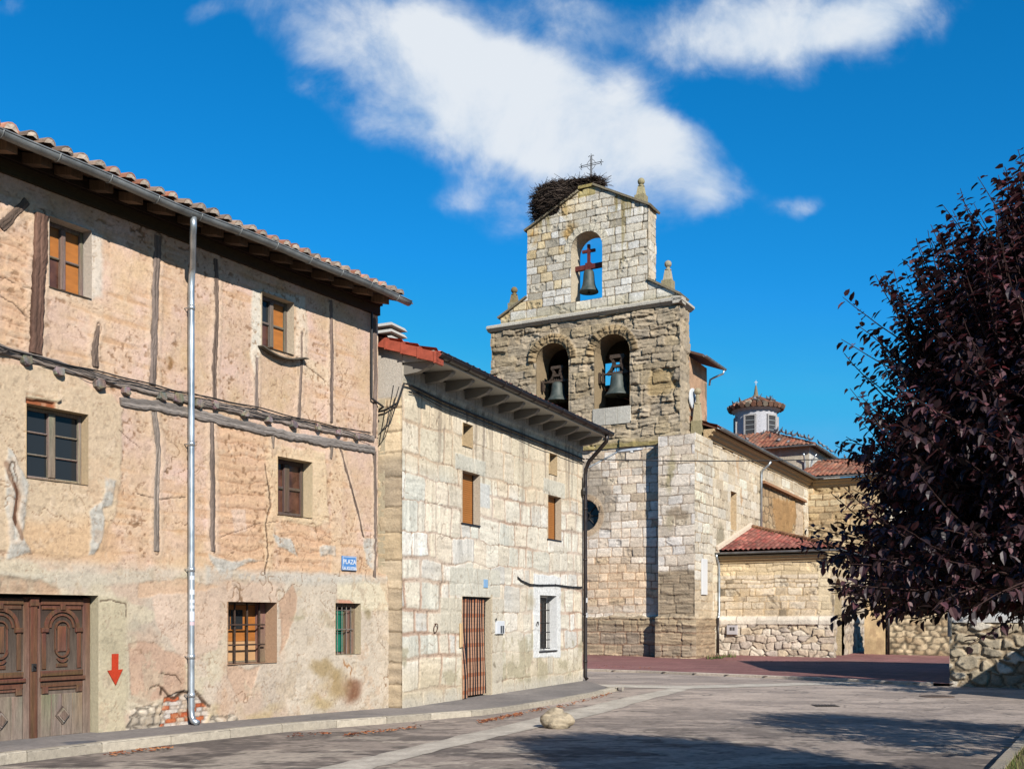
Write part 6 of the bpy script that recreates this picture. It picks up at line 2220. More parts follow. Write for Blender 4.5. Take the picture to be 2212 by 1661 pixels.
for i in range(4600):
    a, b, c = nest_pt()
    x = ncx + (1 if a > 0 else -1) * abs(a) ** .8 * 1.26; dd_ = nd + b * 1.0; zz = 19.68 + max(-1, min(.82, c * 1.2)) * 1.0
    if nr.random() < .22:
        x = nr.uniform(-6.2, -4.6); zz = 20.12 + nr.uniform(0, .42) * (1 - .35 * (x + 6.2) / 1.85); dd_ = nr.uniform(-1.7, -.8)
    if zz < 18.62 + (x + 7.86) * .48 + .12 and dd_ > -1.7 and x > -7.86: zz = 18.62 + (x + 7.86) * .48 + .12 + nr.uniform(0, .2)
    if zz < 18.55: zz = nr.uniform(18.6, 19.2)
    l = nr.uniform(.18, .5)
    # sticks lie mostly flat and wrap round the nest
    t = math.atan2(b, a) + math.pi / 2 + nr.uniform(-.9, .9)
    el = nr.uniform(-.5, .5)
    v = Vector((math.cos(t) * math.cos(el), math.sin(t) * math.cos(el), math.sin(el)))
    p = CF.P(x, zz, dd_)
    w = Vector((CF.ux * v.x + CF.nx * v.y, CF.uy * v.x + CF.ny * v.y, v.z))
    k = nr.choice([(64, 52, 46), (80, 66, 56), (96, 82, 72), (50, 40, 36), (124, 108, 96)])
    bend = Vector((nr.uniform(-.04, .04), nr.uniform(-.04, .04), nr.uniform(-.04, .04)))
    nst.tube([p - w * l, p + bend, p + w * l], [.008, .013, .006], 4, alb(*k), cap=False)
core = []
nst.lathe(CF.P(ncx, 18.85, nd - .1), [(.3, 0), (.8, .2), (.95, .7), (.9, 1.3), (.5, 1.45), (.02, 1.4)], 14, alb(48, 40, 36))
tag(nst.build('stork_nest', mat_col('nest_sticks', 12, .2, .1, .9, .1), org=CF.P(ncx, 18.9, nd)), "huge stork nest of dark sticks on the left slope of the bell gable", 'nest')

# ================================================================== pigeons


def pigeon_mesh():
    m = MB()
    body = [(-.19, .0, .012, .05), (-.12, .02, .035, .05), (-.06, .05, .062, .062), (.02, .07, .075, .075), (.08, .10, .062, .062), (.115, .15, .036, .036), (.13, .19, .038, .038), (.145, .215, .03, .03), (.165, .212, .012, .012), (.185, .205, .003, .003)]
    n = 8
    vs = []; cs = []
    for (x, zz, rz, ry) in body:
        for k in range(n):
            t = 2 * math.pi * k / n
            vs.append(Vector((x, ry * math.cos(t), zz + .03 + rz * math.sin(t))))
            g_ = .16 if -.1 < x < .07 else .05
            if x < -.1: g_ = .04
            cs.append((g_ * .95, g_, g_ * 1.1))
    fs = []
    for i in range(len(body) - 1):
        for k in range(n):
            j = (k + 1) % n
            fs.append((i * n + k, i * n + j, i * n + n + j, i * n + n + k))
    fs.append(tuple(range(n - 1, -1, -1))); fs.append(tuple(range((len(body) - 1) * n, len(body) * n)))
    m.add(vs, fs, cs)
    for s in (-1, 1):
        m.tube([(.02, s * .03, .05), (.03, s * .03, 0)], .008, 4, (.2, .06, .05))
    return m


pg = pigeon_mesh().build('pigeon', mat_col('feathers', 30, .1, .05, .7, .2), org=(0, 0, 0))
pgs = [pg]
pr_ = random.Random(3)
spots = []
fx = lambda a, b: XF.P(-8.8 - ov, 11.72, ov) + Vector((*R_, 0)) * a + Vector((S_[0] * half, S_[1] * half, half * .43)).normalized() * b + Vector((0, 0, .07))
for k in range(13):                                     # along the near hip
    t = .04 + .052 * k
    p = XF.P(ov, 11.82, ov).lerp(apex + Vector((0, 0, .1)), t)
    spots.append(p + Vector((pr_.uniform(-.05, .05), 0, .1)))
for (a, b) in ((7.2, 1.2), (6.4, 2.3), (5.2, 1.0), (4.4, 2.6), (7.9, .6), (6.9, 2.6), (5.7, 3.3), (4.0, 3.4), (5.0, 2.1)):
    spots.append(fx(a, b))
for k in range(4):
    spots.append(XS.P(-ov + .9 + k * 1.1, 11.84, ov + .1))
for k in range(11):
    t = CAMD + pr_.uniform(-1.4, 1.4); r = pr_.uniform(.5, 1.6)
    spots.append(Vector((LC.x + r * math.cos(t), LC.y + r * math.sin(t), 15.17 + (1.76 - r) * .5)))
for k in range(4):
    q = CT.P(1.0, 9.5 + L * math.sin(a18) + .04, -4.5).lerp(CT.P(4.85, 9.55, .45), .05 + .16 * k)
    spots.append(q + Vector((0, 0, .1)))
for i, p in enumerate(spots):
    o = pg if i == 0 else pg.copy()
    if i: COL.objects.link(o)
    o.location = p
    o.rotation_euler = (0, pr_.uniform(-.25, .1), pr_.uniform(0, 6.28))
    s = pr_.uniform(.95, 1.15)
    o.scale = (s, s, s)
    lt = p.z > 14.5
    tag(o, "dark pigeon perched on the tiles of the small lantern roof" if lt else "dark pigeon perched on the tiled crossing roofs below the lantern", 'pigeon', 'pigeons on the lantern roof' if lt else 'pigeons on the church roofs')

# ================================================================== ground
def gsheet(name, poly, zf, r, colf, mat, kind='structure', amp=.0, skirt=.12):
    """ground patch: poly in world XY, height zf(X, Y)"""
    xs = [p[0] for p in poly]; ys = [p[1] for p in poly]
    rx, ry = (r, r) if not isinstance(r, tuple) else r
    gx = np.arange(min(xs), max(xs) + rx, rx); gy = np.arange(min(ys), max(ys) + ry, ry)
    X, Y = np.meshgrid(gx, gy, indexing='ij')
    # vertices just outside are pulled on to the outline
    cu = X[:-1, :-1] + rx / 2; cz = Y[:-1, :-1] + ry / 2
    keep = poly_sd(cu, cz, poly) > -min(rx, ry) * .2
    I = np.arange(X.size).reshape(X.shape)
    Q = np.stack([I[:-1, :-1], I[1:, :-1], I[1:, 1:], I[:-1, 1:]], -1)[keep]
    used = np.zeros(X.size, bool); used[Q.ravel()] = True
    sd = poly_sd(X, Y, poly)
    for it in range(2):                      # snap to the edge
        e_ = 1e-3
        gxx = (poly_sd(X + e_, Y, poly) - poly_sd(X - e_, Y, poly)) / (2 * e_); gyy = (poly_sd(X, Y + e_, poly) - poly_sd(X, Y - e_, poly)) / (2 * e_)
        m = (np.abs(sd) < max(rx, ry) * .8)
        m = m & ((sd < 0) | (sd < min(rx, ry) * .35))
        X = np.where(m, X - gxx * sd, X); Y = np.where(m, Y - gyy * sd, Y)
        sd = poly_sd(X, Y, poly)
    C = colf(X, Y)
    Z = zf(X, Y)
    V = np.stack([X, Y, Z], -1).reshape(-1, 3)
    rm = np.cumsum(used) - 1
    ex = MB()
    n = len(poly)
    if skirt:
        for i in range(n):
            a, b = poly[i], poly[(i + 1) % n]
            za = float(zf(np.array(a[0]), np.array(a[1]))); zb = float(zf(np.array(b[0]), np.array(b[1])))
            ex.quad((a[0], a[1], za), (b[0], b[1], zb), (b[0], b[1], zb - skirt), (a[0], a[1], za - skirt), alb(150, 140, 128))
    o = np_mesh(name, V[used], rm[Q], alb_arr(C.reshape(-1, 3)[used], .8), mat, None, (0, 0, 0), True, ex)
    o['kind'] = kind
    return o


ZPY = ([6, 13.74, 16, 18.9, 26.7, 32], [.13, .09, .05, -.02, 0.0, 0.02])
ZRY = ([4, 13.74, 18.9, 26.7, 31], [.02, -.02, -.10, -.07, -.06])
zpf = lambda X, Y: np.interp(Y, *ZPY)
zrf = lambda X, Y: np.interp(Y, *ZRY) + .012 * (fbm(X * .25, Y * .25, 3, 70) - .5)


def gpt(px, py, zf):
    z = 0.0
    for _ in range(4):
        p = G(px, py, z)
        z = float(zf(np.array(p.x), np.array(p.y)))
    return (p.x, p.y)


def bright(c, k=1.0):
    return np.array(c, float) * k


# wide ground
gm = MB()
gm.quad((-900, -300, -.45), (900, -300, -.45), (900, 2500, -.45), (-900, 2500, -.45), alb(150, 140, 110))
tag(gm.build('ground', mat_col('dry_ground', .4, .2, .2, .95, .1, 4)), kind='structure')


def road_col(X, Y):
    nb = fbm(X * .22, Y * .35, 5, 71); nm = fbm(X * 1.1, Y * 1.6, 5, 72); nf = fbm(X * 7, Y * 9, 3, 73)
    C = np.array((182, 164, 148.))[None, None] * (.82 + .22 * nb + .2 * nm - .02)[..., None]
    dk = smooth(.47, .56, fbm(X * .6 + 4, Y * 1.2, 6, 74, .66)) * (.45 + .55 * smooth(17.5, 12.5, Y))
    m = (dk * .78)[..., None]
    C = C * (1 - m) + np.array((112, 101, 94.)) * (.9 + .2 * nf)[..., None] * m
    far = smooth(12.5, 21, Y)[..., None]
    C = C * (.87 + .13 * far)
    lt = (smooth(.57, .62, fbm(X * 1.0, Y * 1.9 + 7, 6, 75, .64)) * smooth(17, 13, Y) * .7)[..., None]
    C = C * (1 - lt) + np.array((196, 180, 160.)) * lt
    gr = fbm(X * 16, Y * 16, 3, 77, .7)
    C = C * (1 + .16 * (gr - .5) * smooth(24, 14, Y))[..., None]
    C = C * (1 - .22 * smooth(.6, .68, fbm(X * 5 + 3, Y * 7, 4, 78, .65)) * smooth(28, 12, Y))[..., None]
    # tar seams / cracks
    cr = np.abs(fbm(X * .5 + 2, Y * .5, 4, 76) - .5)
    m = (smooth(.006, .0015, cr) * .7)[..., None]
    C = C * (1 - m) + np.array((96, 88, 80.)) * m
    j = np.abs((X * .42 - Y * .07) % 4.0 - 2)
    m = (smooth(.012, .004, j) * smooth(22, 26, Y) * .0)[..., None]
    return C


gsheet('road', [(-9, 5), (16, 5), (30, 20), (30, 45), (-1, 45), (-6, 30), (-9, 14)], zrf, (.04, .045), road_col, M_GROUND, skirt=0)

KERB = [(-700, 1790), (-200, 1690), (0, 1652), (200, 1627), (413, 1603), (620, 1580), (830, 1563), (1040, 1545), (1180, 1524), (1290, 1503), (1336, 1491)]
ko = [gpt(x, y, zrf) for x, y in KERB]
ko += [gpt(1330, 1486, zpf), gpt(1300, 1480, zpf)]
c1 = FB.P(8.8, 0, .0)
corner = FB.P(9.9, 0, -.3)
pav = ko + [(FB.P(9.6, 0, -.4).x, FB.P(9.6, 0, -.4).y), (FB.P(8.7, 0, -1).x, FB.P(8.7, 0, -1).y), (FB.P(0, 0, -.3).x, FB.P(0, 0, -.3).y), (FA.P(0, 0, -.2).x, FA.P(0, 0, -.2).y), (FA.P(-13, 0, -.2).x, FA.P(-13, 0, -.2).y)]


def pav_col(X, Y):
    nb = fbm(X * .5, Y * .5, 4, 81); nm = fbm(X * 2.5, Y * 2.5, 4, 82); nf = fbm(X * 14, Y * 14, 3, 83)
    C = np.array((140, 131, 124.))[None, None] * (.84 + .22 * nb + .14 * nm)[..., None]
    m = (smooth(.55, .66, fbm(X * .8 + 3, Y * .8, 4, 84)) * .5)[..., None]
    C = C * (1 - m) + np.array((118, 112, 108.)) * m
    m = (smooth(.62, .7, nf) * .25)[..., None]
    C = C * (1 - m) + np.array((170, 160, 150.)) * m
    # slate coloured patch by the double doors
    a = gpt(140, 1608, zpf); b = gpt(275, 1618, zpf)
    d = poly_sd(X, Y, [gpt(130, 1602, zpf), gpt(205, 1598, zpf), gpt(300, 1620, zpf), gpt(215, 1628, zpf)])
    m = (smooth(-.02, .02, d + .05 * (nm - .5)) * .8)[..., None]
    C = C * (1 - m) + np.array((92, 92, 98.)) * (.8 + .4 * nf)[..., None] * m
    return C


gsheet('pavement', pav, zpf, (.045, .06), pav_col, M_GROUND, skirt=0)


def along(pts, w, zf, h, col, joint, name, mat, inward=1, z_add=0.0, drop=.2, seed=1):
    """a row of kerb stones along pts"""
    m = MB()
    P = [Vector((x, y, 0)) for x, y in pts]
    # resample
    L = [0]
    for a, b in zip(P[:-1], P[1:]): L.append(L[-1] + (b - a).length)

    def at(s):
        for i in range(len(P) - 1):
            if s <= L[i + 1] or i == len(P) - 2:
                t = (s - L[i]) / max(1e-6, L[i + 1] - L[i])
                return P[i].lerp(P[i + 1], t)
    r = random.Random(seed)
    s = 0
    n = int(L[-1] / joint)
    for k in range(n):
        k_ = r.uniform(.9, 1.06)
        c = alb(*[v * k_ for v in col])
        dz_ = r.uniform(-.004, .004)
        for q in range(4):
            a, b = at((k + q / 4) * joint + (.006 if q == 0 else 0)), at((k + (q + 1) / 4) * joint - (.006 if q == 3 else 0))
            t = (b - a).normalized(); nrm = Vector((-t.y, t.x, 0)) * inward
            pr = [(0, -drop), (0, h - .02), (.02, h), (w, h), (w, -drop)]
            vs = []
            for p in (a, b):
                z0 = float(zf(np.array(p.x), np.array(p.y))) + z_add + dz_
                vs += [p + nrm * o + Vector((0, 0, z0 + zz)) for o, zz in pr]
            fs = [(i, i + 5, i + 6, i + 1) for i in range(4)]
            if q == 0: fs.append((0, 1, 2, 3, 4))
            if q == 3: fs.append((9, 8, 7, 6, 5))
            m.add(vs, fs, c)
    o = m.build(name, mat)
    o['kind'] = 'structure'
    return o


kd = lambda X, Y: zpf(X, Y) + .012
along(ko, .13, kd, .0, (204, 190, 168), .98, 'kerb', M_GROUND, 1, 0, .25)


def strip(name, pts, col, zf, dz, mat=M_GROUND, seed=0):
    """flat band on the ground from outline pairs (px left, px right)"""
    m = MB()
    r = random.Random(seed)
    vs = []; cs = []
    A = [gpt(*a, zf) for a, b in pts]; B = [gpt(*b, zf) for a, b in pts]
    N = 10
    for i in range(len(A) - 1):
        for k in range(N + (i == len(A) - 2)):
            t = k / N
            for q in range(5):
                s = q / 4
                x = (A[i][0] * (1 - t) + A[i + 1][0] * t) * (1 - s) + (B[i][0] * (1 - t) + B[i + 1][0] * t) * s
                y = (A[i][1] * (1 - t) + A[i + 1][1] * t) * (1 - s) + (B[i][1] * (1 - t) + B[i + 1][1] * t) * s
                if q in (0, 4):
                    x += r.uniform(-.03, .03); y += r.uniform(-.03, .03)
                vs.append(Vector((x, y, float(zf(np.array(x), np.array(y))) + dz)))
                kk = r.uniform(.9, 1.06) * (.92 if q in (0, 4) else 1)
                cs.append(alb(*[v * kk for v in col]))
    n = len(vs) // 5
    m.add(vs, [(i * 5 + q, i * 5 + q + 1, (i + 1) * 5 + q + 1, (i + 1) * 5 + q) for i in range(n - 1) for q in range(4)], cs)
    o = m.build(name, mat)
    o['kind'] = 'structure'
    return o


strip('drain_channel', [((560, 1690), (760, 1690)), ((735, 1648), (800, 1661)), ((900, 1611), (960, 1618)), ((1060, 1574), (1120, 1582)), ((1215, 1538), (1275, 1546)), ((1350, 1507), (1400, 1511)), ((1450, 1486), (1490, 1489))], (224, 210, 190), zrf, .006)
strip('drain_channel', [((1268, 1478), (1270, 1483)), ((1480, 1481), (1480, 1488)), ((1700, 1475), (1700, 1481.5)), ((1900, 1471.5), (1900, 1476)), ((2050, 1478.5), (2050, 1482))], (226, 212, 192), zrf, .008)

# church paving with its kerb
RP = [(1180, 1444), (1266, 1445), (1400, 1449), (1500, 1453), (1700, 1461), (1880, 1469), (1960, 1473), (2060, 1476)]
zcf = lambda X, Y: np.interp(Y, [28, 41, 47, 60], [0.0, 0.0, .1, .12])
rk = [gpt(x, y, zcf) for x, y in RP]
rp = rk + [(14, 30), (26, 30), (26, 60), (-6, 60), (-4, 40)]


def red_col(X, Y):
    nb = fbm(X * .4, Y * .3, 4, 91); nm = fbm(X * 2, Y * 2, 4, 92)
    C = np.array((142, 97, 91.))[None, None] * (.76 + .28 * nb + .26 * nm)[..., None]
    m = (smooth(.58, .7, fbm(X * .7, Y * .7, 4, 93)) * .4)[..., None]
    C = C * (1 - m) + np.array((168, 128, 112.)) * m
    a = X * .877 - Y * .4806; b = X * .4806 + Y * .877
    j = np.minimum(np.abs((a / .4) % 1 - .5), np.abs((b / .4) % 1 - .5))
    m = (smooth(.44, .49, np.maximum(np.abs((a / .4) % 1 - .5), np.abs((b / .4) % 1 - .5))) * .45)[..., None]
    return C * (1 - m) + np.array((104, 74, 68.)) * m


gsheet('church_pavement', rp, lambda X, Y: zcf(X, Y) - .004, .1, red_col, M_GROUND, skirt=0)
along(rk, .18, lambda X, Y: zcf(X, Y) + .012, .0, (212, 194, 174), 1.0, 'kerb', M_GROUND, 1, 0, .2, 3)

# lawn corner with kerb
LW = [gpt(2150, 1661, zrf), gpt(2228, 1578, zrf)]
dxy = Vector((LW[1][0] - LW[0][0], LW[1][1] - LW[0][1])).normalized()
l0 = (LW[0][0] - dxy.x * 9, LW[0][1] - dxy.y * 9); l1 = (LW[1][0] + dxy.x * 1.2, LW[1][1] + dxy.y * 1.2)
lawn_poly = [l0, l1, (l1[0] + 12, l1[1] - 2), (24, 2), (8, 0)]


def lawn_col(X, Y):
    n = fbm(X * 3, Y * 3, 4, 95)
    C = np.array((104, 96, 62.)) * (.7 + .6 * n)[..., None]
    m = (smooth(.5, .62, fbm(X * 1.4, Y * 1.4, 4, 96)))[..., None]
    return C * (1 - m) + np.array((140, 116, 84.)) * m


zlf = lambda X, Y: zrf(X, Y) + .07 + .03 * (fbm(X * .8, Y * .8, 3, 97) - .5)
gsheet('lawn_soil', lawn_poly, zlf, .12, lawn_col, M_GROUND, skirt=0)
along([l0, LW[0], LW[1], l1], .14, lambda X, Y: zrf(X, Y) + .1, .0, (190, 176, 156), 1.0, 'kerb', M_GROUND, -1, 0, .25, 5)
gr = MB()
gn = random.Random(9)
nv = Vector((-dxy.y, dxy.x, 0)) * -1
for i in range(9000):
    t = gn.uniform(-5, 10); o = gn.random() ** 1.6 * 4 + .16
    x = LW[0][0] + dxy.x * t + nv.x * o; y = LW[0][1] + dxy.y * t + nv.y * o
    if y < 5: continue
    if float(vnoise(np.array(x * 1.3), np.array(y * 1.3), 8)) < .3: continue
    z0 = float(zlf(np.array(x), np.array(y)))
    a = gn.uniform(0, 6.28); h = gn.uniform(.04, .12); w = gn.uniform(.003, .006); b = gn.uniform(.01, .06)
    ca, sa = math.cos(a), math.sin(a)
    c = alb(*gn.choice([(92, 108, 52), (110, 122, 62), (134, 128, 74), (80, 98, 48), (150, 136, 90)]))
    gr.add([(x - w * sa, y + w * ca, z0), (x + w * sa, y - w * ca, z0), (x + ca * b, y + sa * b, z0 + h)], [(0, 1, 2)], c)
tag(gr.build('grass', mat_col('grass_blades', 20, .1, 0, .8, .2)), kind='stuff')

# manhole cover and gully grate, pale lump
mx, my = gpt(2024, 1504, zrf)
mz = float(zrf(np.array(mx), np.array(my)))
m = MB()
m.lathe((mx, my, mz - .03), [(.02, 0), (.36, 0), (.36, .042), (.33, .042), (.325, .036), (.31, .036), (.305, .042), (.02, .044)], 32, alb(118, 98, 84))
for i in range(-4, 5):
    for j in range(-4, 5):
        if i * i + j * j < 17: m.add([(mx + i * .065 + a, my + j * .065 + b, mz + .019 - .004 * 0) for a, b in ((-.02, -.02), (.02, -.02), (.02, .02), (-.02, .02))], [(0, 1, 2, 3)], alb(104, 86, 74))
tag(m.build('manhole_cover', mat_col('cast_iron', 12, .15, .1, .7, .3), org=(mx, my, mz)), "round rusty manhole cover in the road near the white house plinth", 'manhole cover')
gx_, gy_ = gpt(1782, 1524, zrf)
gz_ = float(zrf(np.array(gx_), np.array(gy_)))
m = MB()
for k in range(7):
    m.hexa([(gx_ - .2 + k * .06 + a, gy_ + b, gz_ + c) for a, b, c in ((0, -.2, -.03), (.035, -.2, -.03), (.035, .2, -.03), (0, .2, -.03), (0, -.2, .014), (.035, -.2, .014), (.035, .2, .014), (0, .2, .014))], alb(96, 84, 74))
m.add([(gx_ - .22, gy_ - .22, gz_ + .008), (gx_ + .24, gy_ - .22, gz_ + .008), (gx_ + .24, gy_ + .22, gz_ + .008), (gx_ - .22, gy_ + .22, gz_ + .008)], [(0, 1, 2, 3)], alb(60, 54, 48))
tag(m.build('drain_grate', mat_col('grate_iron', 12, .15, .1, .7, .3), org=(gx_, gy_, gz_)), "small square drain grate sunk in the middle of the road", 'drain grate')

# pale lump standing in for a flat retouched patch on the road
rx0, ry0 = gpt(1203, 1572, zrf)
rz0 = float(zrf(np.array(rx0), np.array(ry0)))
import bmesh
bmx = bmesh.new()
bmesh.ops.create_icosphere(bmx, subdivisions=5, radius=1.0)
V = np.array([v.co[:] for v in bmx.verts])
lobes = [(0.0, 0, .18, .23), (-.12, .02, .19, .2), (.15, .0, .19, .18), (-.03, .02, .32, .17), (.02, -.04, .14, .23)]
out = []
for v in V:
    best = 0
    for (lx, ly, lz, lr) in lobes:        # ray from the core to the union of the lobes
        oc = np.array((0, 0, .2)) - np.array((lx, ly, lz))
        b_ = np.dot(oc, v); c_ = np.dot(oc, oc) - lr * lr
        disc = b_ * b_ - c_
        if disc > 0: best = max(best, -b_ + math.sqrt(disc))
    out.append(np.array((0, 0, .2)) + v * max(best, .12))
out = np.array(out)
n_ = fbm(out[:, 0] * 9 + 20, out[:, 2] * 12 + out[:, 1] * 7 + 20, 4, 98)
out = out * .8 * (1 + .2 * (n_ - .5))[:, None]
out[:, 2] = np.maximum(out[:, 2] * .8, -.02)
m = MB()
st_ = fbm(out[:, 0] * 5 + 9, out[:, 2] * 26 + 5, 3, 99)
cs = [albk((188, 170, 142), float(.72 + .3 * a + .28 * b), K * .95) for a, b in zip(n_, st_)]
m.add([Vector((rx0 + p[0], ry0 + p[1], rz0 + p[2])) for p in out], [tuple(v.index for v in f.verts) for f in bmx.faces], cs)
bmx.free()
tag(m.build('pale_lump', M_STONE, org=(rx0, ry0, rz0), sm=True), "pale lobed lump on the road edge by the kerb, standing in for a retouched patch", 'lump')

# fallen leaves along the kerb
fl = MB()
lr = random.Random(21)
for (x0, y0, x1, y1, n) in ((225, 1632, 370, 1615, 70), (620, 1590, 720, 1584, 30), (745, 1590, 800, 1582, 45), (800, 1584, 905, 1571, 60), (1035, 1560, 1130, 1541, 170), (1140, 1538, 1180, 1530, 40), (1200, 1528, 1225, 1523, 24), (1230, 1522, 1320, 1498, 70),
                            (1290, 1441, 1420, 1447, 25), (1570, 1428, 1800, 1436, 45), (0, 1591, 70, 1584, 8), (150, 1592, 175, 1590, 5), (745, 1537, 810, 1534, 6)):
    for k in range(n):
        t = lr.random()
        a = gpt(x0 + (x1 - x0) * t + lr.uniform(-6, 6), y0 + (y1 - y0) * t + abs(lr.gauss(0, 2.2)), zrf)
        X, Y = a
        z0 = float(zrf(np.array(X), np.array(Y))) + .01
        if Y > 33: z0 = float(zcf(np.array(X), np.array(Y))) + .01
        if y0 in (1591, 1592, 1537): z0 = zp(Y) + .008
        s = lr.uniform(.02, .045); th = lr.uniform(0, 6.28)
        c = alb(*lr.choice([(150, 84, 52), (120, 66, 44), (178, 104, 62), (104, 60, 46), (196, 130, 80)]))
        pts = [(s, 0, .012), (.2 * s, .5 * s, .0), (-s, 0, .01), (.2 * s, -.5 * s, 0)]
        hz = lr.uniform(0, .02)
        tl = lr.uniform(-.5, .5)
        fl.add([(X + p[0] * math.cos(th) - p[1] * math.sin(th), Y + p[0] * math.sin(th) + p[1] * math.cos(th), z0 + p[2] + hz + abs(tl) * s * .5 + tl * p[0] * .5) for p in pts], [(0, 1, 2), (0, 2, 3)], c)
tag(fl.build('fallen_leaves', mat_col('dead_leaves', 20, .1, 0, .8, .2)), kind='stuff')

# weeds at the foot of the church
we = MB()
for (x, y, n) in ((1548, 1421, 60), (1575, 1418, 50), (1535, 1423, 20)):
    for k in range(n):
        a = gpt(x + lr.uniform(-14, 14), y + lr.uniform(-1, 1.5), zcf)
        z0 = float(zcf(np.array(a[0]), np.array(a[1])))
        th = lr.uniform(0, 6.28); h = lr.uniform(.06, .22); b = lr.uniform(.03, .1)
        we.add([(a[0] - .02 * math.sin(th), a[1] + .02 * math.cos(th), z0), (a[0] + .02 * math.sin(th), a[1] - .02 * math.cos(th), z0), (a[0] + b * math.cos(th), a[1] + b * math.sin(th), z0 + h)], [(0, 1, 2)], alb(*lr.choice([(92, 104, 50), (120, 126, 70), (76, 90, 44)])))
tag(we.build('weeds', mat_col('weed_leaves', 20, .1, 0, .8, .2)), kind='stuff')

# ================================================================== walls and houses on the right
WF = Frame(10.8, 25.7, .84, -.54)
wh_ = thing('white_house', WF.P(3, -.1, -3), "white rendered house above a rubble stone plinth, behind the purple tree", 'house')
wl = Wall(WF, 0, 7.5, ZG, 1.5, .02, k=.85)
u, z = wl.U, wl.Z
rs_, r2, re = rubble(u, z, 41, .42, .3, .1)
nm = fbm(u * 4, z * 4, 4, 151)
wl.C[:] = pal(rs_, [(212, 198, 174), (186, 170, 144), (224, 212, 192), (170, 156, 134), (200, 182, 152)]) * (.82 + .3 * nm)[..., None]
k = smooth(.02, .045, re + .04 * (nm - .5))[..., None]
wl.C = np.array((172, 152, 124.)) * (.85 + .25 * nm)[..., None] * (1 - k) + wl.C * k
wl.H += .045 * k[..., 0] + .06 * (r2 - .5) * k[..., 0] + .05 * (nm - .5)
wl.lay(smooth(.012, .003, re), (120, 104, 84), .7, -.02)
wl.grain(.1, 20)
wl.build('plinth', M_STONE, wh_)
ZE = 3.95
wl = Wall(WF, 0, 7.5, 1.5, ZE, .06, d=.04)
n_ = fbm(wl.U * 2, wl.Z * 2, 5, 152)
wl.C[:] = np.array((240, 238, 234.)) * (.92 + .12 * n_)[..., None]
wl.lay(smooth(1.75, 1.55, wl.Z + .2 * (n_ - .5)), (214, 206, 194), .6)
wl.H += .01 * (n_ - .5)
wl.build('wall', M_STONE, wh_)
hb = MB()
cw_ = alb(226, 218, 206)
DW_ = 8.0
hb.quad(WF.P(0, ZG, 0), WF.P(0, ZG, -DW_), WF.P(0, ZE, -DW_), WF.P(0, ZE, .04), cw_)
hb.quad(WF.P(7.5, ZG, 0), WF.P(7.5, ZG, -DW_), WF.P(7.5, ZE, -DW_), WF.P(7.5, ZE, .04), cw_)
hb.quad(WF.P(0, ZG, -DW_), WF.P(7.5, ZG, -DW_), WF.P(7.5, ZE, -DW_), WF.P(0, ZE, -DW_), cw_)
for s in (0, 7.5):
    hb.add([WF.P(s, ZE, .04), WF.P(s, ZE, -DW_), WF.P(s, ZE + 2.3, -DW_ / 2)], [(0, 1, 2)], cw_)
hb.build('wall', M_STONE, wh_)
a20 = math.atan2(2.3, DW_ / 2)
Lw = (DW_ / 2 + .3) / math.cos(a20)
sheet('roof', WF.P(-.15, ZE + .02 - .3 * math.tan(a20), .3), (WF.ux, WF.uy, 0), (-WF.nx * math.cos(a20), -WF.ny * math.cos(a20), math.sin(a20)), [(0, 0), (7.8, 0), (7.8, Lw), (0, Lw)], .24, .36, .08, PAL2, wh_, 31)
bk = MB()
zr_ = ZE + 2.35
bk.quad(WF.P(-.15, zr_, -DW_ / 2), WF.P(7.65, zr_, -DW_ / 2), WF.P(7.65, ZE - .08, -DW_ - .3), WF.P(-.15, ZE - .08, -DW_ - .3), alb(180, 110, 84))
bk.build('roof', M_TILE, wh_)
t = MB()
t.tube([WF.P(.02, ZE - .1, .12), WF.P(.02, 1.15, .12)], .05, 10)
t.build('downpipe', M_ZINC, wh_, sm=True)
t = MB()
t.tube([WF.P(.6, ZE, -.3), WF.P(.6, 5.75, -.3)], .035, 8)
t.build('cable_mast', M_ZINC, wh_, sm=True)

# rubble boundary wall by the porch
bx_ = G(1868, 1411, .08)
RW = Frame(bx_.x, bx_.y, *R_)
bw = thing('rubble_wall', RW.P(2.5, 0, -.2), "ochre rubble boundary wall with a smooth end pillar, between the porch and the white house", 'wall')
wl = Wall(RW, .9, 7.5, ZG, 2.6, .05, k=.8)
u, z = wl.U, wl.Z
rs_, r2, re = rubble(u, z, 51, .4, .26, .1)
nm = fbm(u * 4, z * 4, 4, 161)
wl.C[:] = pal(rs_, [(226, 200, 160), (206, 180, 142), (216, 192, 154), (192, 164, 126)]) * (.82 + .3 * nm)[..., None] * (1 - .45 * smooth(.05, 0, re))[..., None]
wl.H += .04 * smooth(0, .03, re) + .06 * (nm - .5)
wl.grain(.1, 12)
exw = MB()
exw.fbox(RW, .9, 7.5, ZG, 2.6, -.45, -.08, alb(206, 180, 142))
wl.build('wall', M_STONE, bw, extra=exw)
m = MB()
wp = Wall(RW, 0, .86, ZG, 2.75, .05, d=.1, k=.8)
n_ = fbm(wp.U * 2.2, wp.Z * 2.2, 5, 171)
wp.C[:] = np.array((216, 184, 138.)) * (.72 + .5 * n_)[..., None]
wp.lay(smooth(.5, .6, fbm(wp.U * 3, wp.Z * 2, 5, 172)), (176, 146, 110), .6)
wp.H += .03 * (n_ - .5)
wp.build('pillar', M_STONE, bw)
m.bbox(RW, 0, .86, ZG, 2.75, -.5, .085, alb(206, 176, 132), .02); m.bbox(RW, -.06, .92, 2.75, 2.9, -.55, .16, alb(214, 190, 150), .02)
m.build('pillar', M_STONE, bw)
m = MB()
m.tube([RW.P(1.0, 0, .12), RW.P(1.0, 2.4, .12)], .05, 8)
m.build('downpipe', M_BROWN, bw, sm=True)

